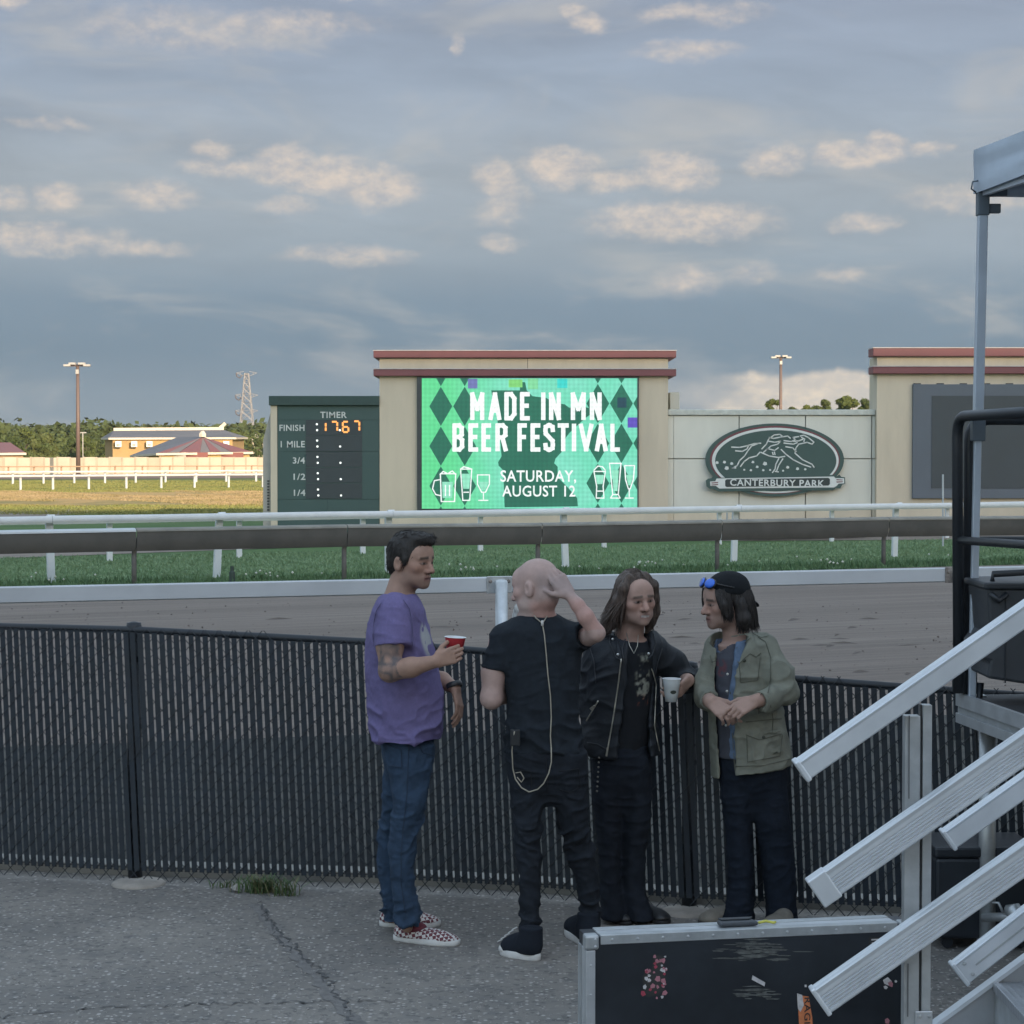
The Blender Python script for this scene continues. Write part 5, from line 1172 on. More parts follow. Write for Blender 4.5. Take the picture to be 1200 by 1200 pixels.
for s_, e_ in (((0, 0), (1, 0)), ((0, 0), (0, 1)), ((1, 0), (1, 1)), ((0, 1), (1, 1))):
    p0 = eave + ex * W_ * s_[0] + ey * W_ * s_[1] + Vector((0, 0, .09)); p1 = eave + ex * W_ * e_[0] + ey * W_ * e_[1] + Vector((0, 0, .09)); MB().bar(p0, p1, .02, .035).out('truss_bar', M_leg, tent)
# fabric: valance with slight folds, and four roof slopes to a peak
cen = eave + ex * W_ / 2 + ey * W_ / 2; outw = .03; corners = [eave + (ex * a_ + ey * b_) for a_, b_ in ((-outw, -outw), (W_ + outw, -outw), (W_ + outw, W_ + outw), (-outw, W_ + outw))]
zt, zv = eave.z + .11 + vh, eave.z + .085
mb_ = MB(); n_ = 16; m2 = 8; rim = []
for s_ in range(4):
    a, b = corners[s_], corners[(s_ + 1) % 4]; d_ = (b - a).normalized(); nn = Vector((d_.y, -d_.x, 0))
    for i in range(n_):
        t_ = i / n_; p = a.lerp(b, t_); col_ = []
        sag = math.sin(PI * t_)
        for j in range(m2 + 1):
            q = j / m2; wr = .007 * math.sin(q * 9 + t_ * 7 + s_) * math.sin(PI * q) + .0025 * math.sin(q * 19 - t_ * 23)
            col_.append(Vector((p.x, p.y, zt + (zv + .02 * sag - zt) * q - .0 * sag)) + nn * (wr * min(1, 8 * t_ * (1 - t_) + .3)))
        rim.append(col_)
nR = len(rim); V = [tuple(p) for c_ in rim for p in c_]; F = []
for i in range(nR):
    for j in range(m2): a = i * (m2 + 1) + j; b = ((i + 1) % nR) * (m2 + 1) + j; F.append((a, a + 1, b + 1, b))
o = mesh_obj('valance', V, F, M_can, tent, True)
peak = Vector((cen.x, cen.y, zt + .62)); V = []; F = []; kR = 6
for i in range(nR):
    for j in range(kR): t_ = j / kR; e_ = rim[i][0]; V.append(tuple(e_.lerp(peak, t_) - Vector((0, 0, .05 * math.sin(PI * t_)))))
V.append(tuple(peak))
for i in range(nR):
    for j in range(kR - 1): a = i * kR + j; b = ((i + 1) % nR) * kR + j; F.append((a, b, b + 1, a + 1))
    F.append((i * kR + kR - 1, ((i + 1) % nR) * kR + kR - 1, nR * kR))
mesh_obj('roof_fabric', V, F, M_can, tent, True)
MB().tube([eave + Vector((-.035, -.03, .085)), eave + Vector((-.055, -.03, .10)), eave + Vector((-.05, -.03, .13)), eave + Vector((-.02, -.03, .135))], .004, 5).out('tie_loop', M_brk, tent, True)

# ================================================================== PEOPLE
def V3(p): return np.array([p[0], p[1], p[2]], float)
def unit(v): v = np.asarray(v, float); return v / np.linalg.norm(v)
def vnoise(P, seed=0):
    """smooth value noise in -1..1"""
    P = np.asarray(P, float); I = np.floor(P).astype(np.int64); f = P - I; f = f * f * (3 - 2 * f); out = 0
    for dx in (0, 1):
        for dy in (0, 1):
            for dz in (0, 1):
                h = (I[:, 0] + dx) * 374761393 + (I[:, 1] + dy) * 668265263 + (I[:, 2] + dz) * 2147483647 + seed * 1274126177
                h = (h ^ (h >> 13)) * 1274126177; h = (h ^ (h >> 16)) & 0xffff
                out = out + (h / 32767.5 - 1) * (f[:, 0] if dx else 1 - f[:, 0]) * (f[:, 1] if dy else 1 - f[:, 1]) * (f[:, 2] if dz else 1 - f[:, 2])
    return out
class Vol:
    """implicit surface grown from smooth-blended limbs, turned into one continuous mesh"""
    def __init__(s, h=.006): s.h = h; s.ops = []; s.shrink = 0.0
    def add(s, f, lo, hi, k, op='u'): s.ops.append((f, np.asarray(lo, float), np.asarray(hi, float), k, op)); return s
    def cap(s, a, b, ra, rb=None, k=.02, op='u', flat=None):
        a, b = V3(a), V3(b); rb = ra if rb is None else rb; d = b - a; L2 = max(d @ d, 1e-9); m = max(ra, rb)
        fd = None
        if flat: fd = unit(flat[0]); fs = flat[1]
        def f(x, y, z):
            px, py, pz = x - a[0], y - a[1], z - a[2]
            if fd is not None:
                q = (px * fd[0] + py * fd[1] + pz * fd[2]) * (1 / fs - 1); px = px + q * fd[0]; py = py + q * fd[1]; pz = pz + q * fd[2]
                dd = d + (d @ fd) * (1 / fs - 1) * fd; LL = max(dd @ dd, 1e-9)
            else: dd = d; LL = L2
            t = np.clip((px * dd[0] + py * dd[1] + pz * dd[2]) / LL, 0, 1)
            r = np.sqrt((px - t * dd[0]) ** 2 + (py - t * dd[1]) ** 2 + (pz - t * dd[2]) ** 2) - (ra + (rb - ra) * t)
            return r * (fs ** .5 if fd is not None else 1)
        return s.add(f, np.minimum(a, b) - m, np.maximum(a, b) + m, k, op)
    def chain(s, pts, rs, k=.02, op='u', flat=None):
        for i in range(len(pts) - 1): s.cap(pts[i], pts[i + 1], rs[i], rs[i + 1], k, op, flat)
        return s
    def ell(s, c, r, A=None, k=.02, op='u'):
        c = V3(c); r = np.asarray(r, float); A = np.eye(3) if A is None else np.asarray(A, float); m = r.max()
        def f(x, y, z):
            px, py, pz = x - c[0], y - c[1], z - c[2]
            u = [(px * A[i, 0] + py * A[i, 1] + pz * A[i, 2]) for i in range(3)]
            k0 = np.sqrt((u[0] / r[0]) ** 2 + (u[1] / r[1]) ** 2 + (u[2] / r[2]) ** 2); k1 = np.sqrt((u[0] / r[0] ** 2) ** 2 + (u[1] / r[1] ** 2) ** 2 + (u[2] / r[2] ** 2) ** 2)
            return k0 * (k0 - 1) / np.maximum(k1, 1e-6)
        return s.add(f, c - m, c + m, k, op)
    def stack(s, rows, k=.03, op='u', p=2.0):
        """rows (z, cx, cy, a, b): a tube of ellipses stacked upwards"""
        T = np.array(sorted(rows)); z_, cx, cy, a_, b_ = T.T
        zz = np.linspace(z_[0], z_[-1], 120)
        def sm(v): 
            w = np.interp(zz, z_, v); ker = np.hanning(9); ker /= ker.sum(); return np.convolve(np.pad(w, 4, mode='edge'), ker, 'valid')
        C = [sm(v) for v in (cx, cy, a_, b_)]
        def f(x, y, z):
            q = [np.interp(z, zz, c) for c in C]; m = np.minimum(q[2], q[3])
            rho = (np.abs((x - q[0]) / q[2]) ** p + np.abs((y - q[1]) / q[3]) ** p) ** (1 / p)
            fr = (rho - 1) * m; fz = np.maximum(z_[0] - z, z - z_[-1])
            return np.where(fz > 0, np.sqrt(np.maximum(fr, 0) ** 2 + fz ** 2), np.maximum(fr, fz)) if True else fr
        return s.add(f, (min(cx - a_), min(cy - b_), z_[0]), (max(cx + a_), max(cy + b_), z_[-1]), k, op)
    def half(s, pt, n, lo, hi, k=.004):
        """cut away everything on the side the normal points to, inside a box"""
        pt, n = V3(pt), unit(n)
        return s.add(lambda x, y, z: -((x - pt[0]) * n[0] + (y - pt[1]) * n[1] + (z - pt[2]) * n[2]), lo, hi, k, 'cutbox')
    def mesh(s):
        h = s.h; us = [o for o in s.ops if o[4] == 'u']
        lo = np.min([o[1] for o in us], 0) - .03; hi = np.max([o[2] for o in us], 0) + .03
        n = np.ceil((hi - lo) / h).astype(int) + 1; F = np.full(n, .06, np.float32)
        ax = [lo[i] + h * np.arange(n[i]) for i in range(3)]
        for f, a, b, k, op in s.ops:
            m = max(.02, k * 1.5) + h * 2 if op != 'cutbox' else 0
            i0 = np.clip(np.floor((a - m - lo) / h).astype(int), 0, n); i1 = np.clip(np.ceil((b + m - lo) / h).astype(int) + 1, 0, n)
            if (i1 <= i0).any(): continue
            sl = tuple(slice(i0[i], i1[i]) for i in range(3))
            x = ax[0][sl[0]][:, None, None]; y = ax[1][sl[1]][None, :, None]; z = ax[2][sl[2]][None, None, :]
            g = np.broadcast_to(f(x, y, z), F[sl].shape).astype(np.float32); c = F[sl]
            if op == 'u':
                hh = np.clip(.5 + .5 * (c - g) / k, 0, 1) if k > 1e-6 else (g < c); F[sl] = c + (g - c) * hh - k * hh * (1 - hh)
            else:
                g = -g; hh = np.clip(.5 - .5 * (c - g) / k, 0, 1); F[sl] = c + (g - c) * hh + k * hh * (1 - hh)
        return surface_nets(F + s.shrink, lo, h)
def surface_nets(F, lo, h):
    S = F < 0; n = F.shape
    cor = [(i, j, k) for i in (0, 1) for j in (0, 1) for k in (0, 1)]
    cnt = np.zeros([q - 1 for q in n], np.int8)
    for i, j, k in cor: cnt += S[i:n[0] - 1 + i, j:n[1] - 1 + j, k:n[2] - 1 + k]
    act = np.argwhere((cnt > 0) & (cnt < 8)); N = len(act)
    vals = {c: F[act[:, 0] + c[0], act[:, 1] + c[1], act[:, 2] + c[2]].astype(float) for c in cor}
    acc = np.zeros((N, 3)); num = np.zeros(N)
    for c in cor:
        for ax in range(3):
            if c[ax]: continue
            d = list(c); d[ax] = 1; d = tuple(d); a, b = vals[c], vals[d]; m = (a < 0) != (b < 0)
            t = np.where(m, a / np.where(m, a - b, 1), 0); p = np.tile(np.array(c, float), (N, 1)); p[:, ax] = t
            acc += p * m[:, None]; num += m
    Vt = lo + (act + acc / num[:, None]) * h
    G_ = np.stack([sum(vals[c] * (1 if c[ax] else -1) for c in cor) for ax in range(3)], 1); G_ /= np.maximum(np.linalg.norm(G_, axis=1), 1e-9)[:, None]
    idx = np.full(cnt.shape, -1, np.int64); idx[tuple(act.T)] = np.arange(N)
    Q = []
    for ax in range(3):
        o = [a for a in range(3) if a != ax]; a0 = [slice(None)] * 3; a1 = [slice(None)] * 3; a0[ax] = slice(0, -1); a1[ax] = slice(1, None)
        e = np.argwhere(S[tuple(a0)] != S[tuple(a1)]); e = e[(e[:, o[0]] > 0) & (e[:, o[1]] > 0) & (e[:, o[0]] < n[o[0]] - 1) & (e[:, o[1]] < n[o[1]] - 1)]
        u = np.zeros(3, int); u[o[0]] = 1; v = np.zeros(3, int); v[o[1]] = 1
        q = np.stack([idx[tuple((e - u - v).T)], idx[tuple((e - v).T)], idx[tuple(e.T)], idx[tuple((e - u).T)]], 1)
        ins = S[tuple(e.T)]; flip = ins if ax != 1 else ~ins
        q[~flip] = q[~flip][:, ::-1]; Q.append(q)
    Q = np.concatenate(Q); return Vt, Q[(Q >= 0).all(1)], G_
def fast_mesh(name, Vt, Q, m, parent, col=None):
    Vt = Vt - np.array(wloc(parent)); me = bpy.data.meshes.new(name); me.vertices.add(len(Vt)); me.vertices.foreach_set('co', Vt.astype(np.float32).ravel())
    k = Q.shape[1]; me.loops.add(Q.size); me.loops.foreach_set('vertex_index', Q.astype(np.int32).ravel()); me.polygons.add(len(Q)); me.polygons.foreach_set('loop_start', np.arange(0, Q.size, k, dtype=np.int32))
    try: me.polygons.foreach_set('loop_total', np.full(len(Q), k, np.int32))
    except Exception: pass
    me.polygons.foreach_set('use_smooth', np.ones(len(Q), bool)); me.update(calc_edges=True); me.validate()
    if col is not None:
        a = me.color_attributes.new('Col', 'FLOAT_COLOR', 'POINT'); a.data.foreach_set('color', np.concatenate([col, np.ones((len(col), 1))], 1).astype(np.float32).ravel())
    me.materials.append(m); o = bpy.data.objects.new(name, me); COL.objects.link(o); o.parent = parent; return o
def folds(Vt, Nn, amp, f1=(9, 9, 22), seed=1, mask=None, warp=.35):
    """cloth folds: ridged noise, stretched along one direction"""
    w = np.stack([vnoise(Vt * 6 + 7 * i, seed + i) for i in range(3)], 1) * warp / 6
    a = (1 - np.abs(vnoise((Vt + w) * np.array(f1), seed + 5))) ** 3.0 * 2 - .8; b = (1 - np.abs(vnoise((Vt + w) * np.array(f1) * 2.1, seed + 6))) ** 3 - .4
    d = (a * .65 + b * .45) * amp
    if mask is not None: d = d * mask(Vt)
    return Vt + Nn * d[:, None]
def ss(x, a, b): t = np.clip((x - a) / (b - a), 0, 1); return t * t * (3 - 2 * t)

# materials
M_skin = mat('skin', (.4, .25, .2), .6, var=.20, vscale=38., attr='Col', bump=.12, bscale=260., spec=.35)
M_hair = lambda n, c: mat(n, c, .55, var=.45, vscale=120., stretch=(1, 1, .12), bump=.5, bscale=220., spec=.4)
def cloth(n, c, var=.10, vs=30., bump=.35, bs=380., **k): return mat(n, c, .9, var=var, vscale=vs, bump=bump, bscale=bs, spec=.2, crease=(11., .010), **k)

class Head:
    """frame of a head: centre at eye level, forward / up / right; sizes in metres for a head of height H"""
    def __init__(s, c, fwd, up, H=.235):
        s.c = V3(c); s.f = unit(fwd); up = np.asarray(up, float); s.u = unit(up - s.f * (up @ s.f)); s.r = np.cross(s.f, s.u); s.s = H / .235
    def p(s, r, f, u): return s.c + (s.r * r + s.f * f + s.u * u) * s.s
    def A(s): return np.stack([s.r, s.f, s.u])
    def loc(s, Vt): d = (Vt - s.c) / s.s; return d @ s.r, d @ s.f, d @ s.u
    def grow(s, v, jaw=1.0, ears=True, nose=1.0, brow=1.0):
        k = s.s; A = s.A(); e = lambda r, f, u, rr, kk=.015, op='u': v.ell(s.p(r, f, u), np.array(rr) * k, A, kk, op)
        e(0, -.012, .032, (.076, .096, .086)); e(0, .036, -.026, (.061, .056, .078), .03); e(0, .040, -.078, (.050 * jaw, .050, .036), .025)
        e(0, .074, -.100, (.024 * jaw, .018, .017), .02); e(0, .070, .036, (.052, .026, .045), .03)
        for q in (-1, 1):
            e(q * .043, .058, -.022, (.022, .024, .020), .02); e(q * .046, .010, -.070, (.016, .040, .026), .025)
            v.ell(s.p(q * .030, .101, -.004), np.array((.017, .014, .011)) * k, A, .010, 's'); e(q * .030, .079, -.004, (.0135, .0135, .012), .004)
            v.cap(s.p(q * .012, .093, .016), s.p(q * .048, .078, .018), .0085 * k * brow, .006 * k, .01)
            e(q * .013, .098, -.040, (.0095, .0105, .0085), .008)
            if ears:
                v.ell(s.p(q * .078, -.014, -.012), np.array((.011, .021, .033)) * k, A, .008); v.ell(s.p(q * .090, -.008, -.010), np.array((.009, .011, .018)) * k, A, .006, 's')
        v.cap(s.p(0, .089, .006), s.p(0, .113 * (1 + .04 * (nose - 1)), -.036), .0085 * k, .0125 * k * nose, .012)
        v.cap(s.p(-.021, .084, -.066), s.p(.021, .084, -.066), .0075 * k, .0075 * k, .008); v.cap(s.p(0, .091, -.065), s.p(0, .091, -.065), .008 * k, .008 * k, .008)
        v.cap(s.p(-.018, .083, -.078), s.p(.018, .083, -.078), .008 * k, .008 * k, .008); v.cap(s.p(0, .088, -.078), s.p(0, .088, -.078), .008 * k, .008 * k, .008)
        v.cap(s.p(-.024, .096, -.0715), s.p(.024, .096, -.0715), .0028 * k, .0028 * k, .004, 's')
    def paint(s, Vt, skin, brow_c, lip, stubble=0.0, stub_c=(.10, .08, .07)):
        r, f, u = s.loc(Vt); c = np.tile(np.array(skin), (len(Vt), 1)); head = (np.abs(r) < .1) & (f > -.12) & (f < .16) & (u > -.135) & (u < .14)
        def mix(m, col): nonlocal c; m = (m * head)[:, None]; c = c * (1 - m) + np.array(col) * m
        mix(ss(u, .06, .09) * .0, skin)
        mix(stubble * ss(-u, .028, .052) * ss(f, -.03, .02), stub_c)
        mix((ss(f, .02, .05) * .25) * np.exp(-((u + .025) / .03) ** 2), (skin[0] * 1.15, skin[1] * .85, skin[2] * .8))
        lm = ss(.027 - np.abs(r), 0, .006) * np.exp(-((u + .0715) / .0105) ** 4) * (f > .06); mix(lm * .75, lip)
        mix(ss(.023 - np.abs(r), 0, .004) * np.exp(-((u + .0715) / .003) ** 4) * (f > .06) * .8, (.05, .02, .02))
        for q in (-1, 1):
            b = ss(np.abs(r - q * .031), .024, .016) * np.exp(-((u - .019 + .12 * (np.abs(r) - .03)) / .0065) ** 4) * (f > .04); mix(b * .9, brow_c)
            d = np.sqrt(((r - q * .030) / .0155) ** 2 + ((u + .004) / .0052) ** 2); e = (d < .95) & (f > .05); mix(e * .8, (.20, .17, .155)); mix((np.hypot(r - q * .030, u + .004) < .0058) & (f > .05), (.02, .015, .012))
            mix(np.exp(-((d - 1.05) / .22) ** 2) * (f > .05) * .7, (.06, .035, .03))
            mix((np.hypot(r - q * .010, u + .047) < .0045) & (f > .08), (.05, .02, .02))
        return c

def hand(v, wrist, f, n, side, curl=(25, 35, 25), spread=6, thumb=(35, 20), sc_=1.0, ths=1.0, curls=None):
    """palm and five fingers: f = finger direction, n = way the palm faces, side = +1/-1 for which lateral side the thumb leaves"""
    w = V3(wrist); f = unit(f); n = np.asarray(n, float); n = unit(n - f * (n @ f)); s = np.cross(f, n) * side; S = sc_
    rot = lambda a, ax, t: a * math.cos(t) + np.cross(ax, a) * math.sin(t) + ax * (ax @ a) * (1 - math.cos(t))
    kn = [w + (f * (.088 - .004 * abs(i - 1)) + s * (.030 - .0205 * i)) * S for i in range(4)]
    for i in range(4): v.cap(w + (f * .012 + s * (.016 - .011 * i)) * S, kn[i], .0155 * S, .0105 * S, .012, flat=(n, .85))
    v.ell(w + (f * .045 + s * .022 + n * .010) * S, np.array((.030, .018, .014)) * S, np.stack([f, s, n]), .012)
    ax = np.cross(f, n); L = [(.043, .026, .021), (.047, .030, .022), (.043, .027, .021), (.034, .021, .019)]
    for i in range(4):
        cu = (curls[i] if curls else curl); d = rot(f, n, R(spread) * (1.5 - i) * side * (1 if True else 1) * -1 * -1); p = kn[i]; r0 = (.0092, .0095, .009, .0080)[i] * S; t = 0
        axx = np.cross(d, n); axx = unit(axx)
        for j in range(3):
            t += R(cu[j]); dd = rot(d, axx, t); q = p + dd * L[i][j] * S; v.cap(p, q, r0, r0 * .92, .003); r0 *= .92; p = q
    b = w + (f * .022 + s * .030 + n * .004) * S; d0 = unit(f * .72 + s * .62 * ths + n * .25); d1 = unit(f * math.cos(R(thumb[0])) + s * .30 * ths + n * math.sin(R(thumb[0]))); d2 = unit(f * math.cos(R(thumb[0] + thumb[1])) + s * .05 + n * math.sin(R(thumb[0] + thumb[1])))
    m1 = b + d0 * .036 * S; m2 = m1 + d1 * .032 * S; m3 = m2 + d2 * .026 * S
    v.cap(w + f * .012 * S + s * .014 * S, b, .016 * S, .0135 * S, .012); v.cap(b, m1, .0140 * S, .0115 * S, .006); v.cap(m1, m2, .0108 * S, .0100 * S, .003); v.cap(m2, m3, .0100 * S, .0085 * S, .003)
    return kn

def rowpx(py, x0, x1, d, b, dy=0.0):
    """one ellipse of a garment: outline read between two pixel columns at a row, at depth d (+dy), half-thickness b in depth"""
    a, c = U(x0, py, d + dy), U(x1, py, d + dy); return (a.z, (a.x + c.x) / 2, d + dy, (c.x - a.x) / 2, b)
def under(v, rows, k=.78, cut=0):
    v.stack([(r_[0], r_[1], r_[2], max(.02, r_[3] * k), max(.02, r_[4] * k)) for r_ in rows], .02)
def shoe(name, heel, toe, wid, hgt, m, msole, parent, ankle=None, ank_r=.05, sole=.026, high=False, sole_m=None):
    heel, toe = V3(heel), V3(toe); f = unit(toe - heel); L = np.linalg.norm(toe - heel); s = np.cross(f, (0, 0, 1)); up = np.array((0, 0, 1.)); P = lambda a, b, c: heel + f * a * L + s * b + up * c
    v = Vol(.005)
    v.ell(P(.20, 0, hgt * .45), (L * .20, wid * .42, hgt * .50), np.stack([f, s, up]), .03); v.ell(P(.48, 0, hgt * .36), (L * .34, wid * .46, hgt * .42), np.stack([f, s, up]), .03); v.ell(P(.78, 0, hgt * .27), (L * .21, wid * .47, hgt * .30), np.stack([f, s, up]), .03)
    if high: v.cap(P(.22, 0, hgt * .5), P(.20, 0, hgt), .045, .048, .03); v.half(P(.2, 0, hgt), (0, 0, 1), heel - .3, heel + .4)
    elif ankle is None: v.ell(P(.22, 0, hgt * 1.0), (L * .15, wid * .30, hgt * .28), np.stack([f, s, up]), .012, 's')
    v.half(P(0, 0, sole * .8), (0, 0, -1), heel - .4, heel + .45)
    Vt, Q, Nn = v.mesh(); o = fast_mesh(name, Vt, Q, m, parent)
    n = 28; mb_ = MB(); prof = []
    for k in range(n):
        t = 2 * PI * k / n; ct, st_ = math.cos(t), math.sin(t); a = .5 - .5 * ct; w = wid * .5 * abs(st_) ** .75 * (1 if st_ > 0 else -1) * (.84 + .22 * ss(a, .35, .75)) ; prof.append((a, w))
    for (z, g) in ((0, .97), (.004, 1.0), (sole * .92, 1.0), (sole, .97)):
        for a, w in prof: mb_.v.append(tuple(P(.5 + (a - .5) * 1.02 * g, w * g, z)))
    for j in range(3): mb_.f += [(j * n + k, j * n + (k + 1) % n, (j + 1) * n + (k + 1) % n, (j + 1) * n + k) for k in range(n)]
    mb_.f += [tuple(range(n))[::-1], tuple(range(3 * n, 4 * n))]
    mb_.f = [f_[::-1] for f_ in mb_.f]
    so = mb_.out('sole', msole, o, True); return o
def checker_mat():
    m = mat('checkered_canvas', (.6, .6, .6), .85); nt = m.node_tree; p = nt.nodes['Principled BSDF']; pos = nt.nodes.new('ShaderNodeNewGeometry').outputs['Position']
    ck = nt.nodes.new('ShaderNodeTexChecker'); ck.inputs['Scale'].default_value = 68.; ck.inputs[1].default_value = (.56, .54, .52, 1); ck.inputs[2].default_value = (.13, .035, .045, 1)
    mp = nt.nodes.new('ShaderNodeMapping'); mp.inputs['Rotation'].default_value = (R(18), R(12), R(40)); nt.links.new(pos, mp.inputs[0]); nt.links.new(mp.outputs[0], ck.inputs[0]); nt.links.new(ck.outputs[0], p.inputs['Base Color']); return m
LAST = {}
def surf(x, z, key):
    Vv = LAST[key]; k = (np.abs(Vv[:, 0] - x) < .009) & (np.abs(Vv[:, 2] - z) < .009); return Vv[k, 1].min() if k.any() else None
def lay(key, pts, D, lift=.002):
    """points given as pixels, laid on the front of a garment"""
    out = []
    for x, y in pts:
        p = U(x, y, D)
        for _ in range(2):
            s = surf(p.x, p.z, key)
            if s is None: break
            p = U(x, y, s)
        out.append(Vector((p.x, p.y - lift, p.z)))
    return out
def dense(pts, n=6): return [(a[0] + (b[0] - a[0]) * k / n, a[1] + (b[1] - a[1]) * k / n) for a, b in zip(pts[:-1], pts[1:]) for k in range(n)] + [pts[-1]]
def seam(key, pts, D, m, parent, r=.0022, name='seam', lift=.0005): return MB().tube(lay(key, dense(pts), D, lift), r, 5).out(name, m, parent, True)
def comb(name, Vt, Nn, dirf, n, ln, m, parent, w=.0022, seed=0, lift=.25):
    """short locks combed over the hair surface, some standing off it"""
    r = np.random.default_rng(seed); idx = r.choice(len(Vt), min(n, len(Vt)), False); LK = []
    for i in idx:
        v, nn = Vt[i], Nn[i]; d = np.asarray(dirf(v), float) + r.normal(size=3) * .22; d = d - nn * (d @ nn)
        if np.linalg.norm(d) < 1e-3: continue
        d = unit(d); L = ln * r.uniform(.5, 1.3); h = L * lift * r.uniform(.1, 1.0); LK.append((v - nn * .002, v + d * L * .5 + nn * h * .6, v + d * L + nn * h * .5 - nn * .3 * L * .2))
    return locks(name, LK, m, parent, w, seed)
def garment(name, v, m, parent, amp=.004, f1=(9, 9, 22), seed=1, mask=None, col=None, warp=.35):
    v.shrink = {'t_shirt': .007, 'jeans': .005, 'trousers': .002, 'leather_jacket': .008, 'field_jacket': .010, 'denim_shirt': .004}.get(name, 0.0)
    Vt, Q, Nn = v.mesh(); V0 = Vt
    if amp: Vt = folds(Vt, Nn, amp, f1, seed, mask, warp)
    LAST[name] = Vt; LAST[name + '_n'] = Nn
    return fast_mesh(name, Vt, Q, m, parent, col(V0) if col else None)
def strands(name, roots, ends, m, parent, w=.0035, seed=0, sag=.0, bulge=None):
    """thin hair locks from root to end"""
    r = random.Random(seed); mb_ = MB()
    for a, b in zip(roots, ends):
        a, b = Vector(a), Vector(b); mid = (a + b) / 2 + Vector((r.gauss(0, .006), r.gauss(0, .006), sag)) + (Vector(bulge(a, b)) if bulge else Vector()); pts = [a * (1 - t) ** 2 + mid * 2 * t * (1 - t) + b * t * t for t in (0, .25, .5, .75, 1)]
        mb_.tube(pts, [w * .7, w, w, w * .8, w * .2], 4, False)
    return tag(mb_.out(name, m, parent, True), kind='stuff')
def locks(name, L3, m, parent, w=.0028, seed=0):
    """hair locks, each through three points: root, a point on the way, tip"""
    r = random.Random(seed); mb_ = MB()
    for a, s, b in L3:
        a, s, b = Vector(a), Vector(s), Vector(b); mid = s * 2 - (a + b) / 2; pts = [a * (1 - t) ** 2 + mid * 2 * t * (1 - t) + b * t * t for t in (0, .2, .4, .6, .8, 1)]; k = r.uniform(.6, 1.3) * w
        mb_.tube(pts, [k * .8, k, k, k, k * .8, k * .2], 4, False)
    return tag(mb_.out(name, m, parent, True), kind='stuff')
SKIN1 = (.33, .205, .155); SKIN2 = (.42, .295, .262); SKIN3 = (.40, .26, .21); SKIN4 = (.36, .235, .19)
def cup(name, base, up, h, r0, r1, m, label, cat, inner=None):
    base = Vector(base); up = Vector(up).normalized(); t = thing(name, base, label, cat); 
    prof = [(.001, 0), (r0, 0), (r0 + (r1 - r0) * .30, h * .3), (r0 + (r1 - r0) * .31 + .001, h * .31), (r0 + (r1 - r0) * .62, h * .62), (r0 + (r1 - r0) * .63 + .001, h * .63), (r1, h * .97)]
    MB().lathe(base, prof, 24, up).out('cup_body', m, t, True)
    MB().lathe(base, [(r1, h * .965), (r1 + .003, h * .975), (r1 + .003, h * .99), (r1 - .001, h), (r1 - .003, h * .98)], 24, up).out('rim', mat('cup_white', (.72, .74, .75), .5), t, True)
    MB().lathe(base, [(r1 - .002, h * .985), (r0 - .001, h * .06), (.001, h * .06)], 24, up).out('inside', inner or mat('cup_white', (.72, .74, .75), .5), t, True)
    return t

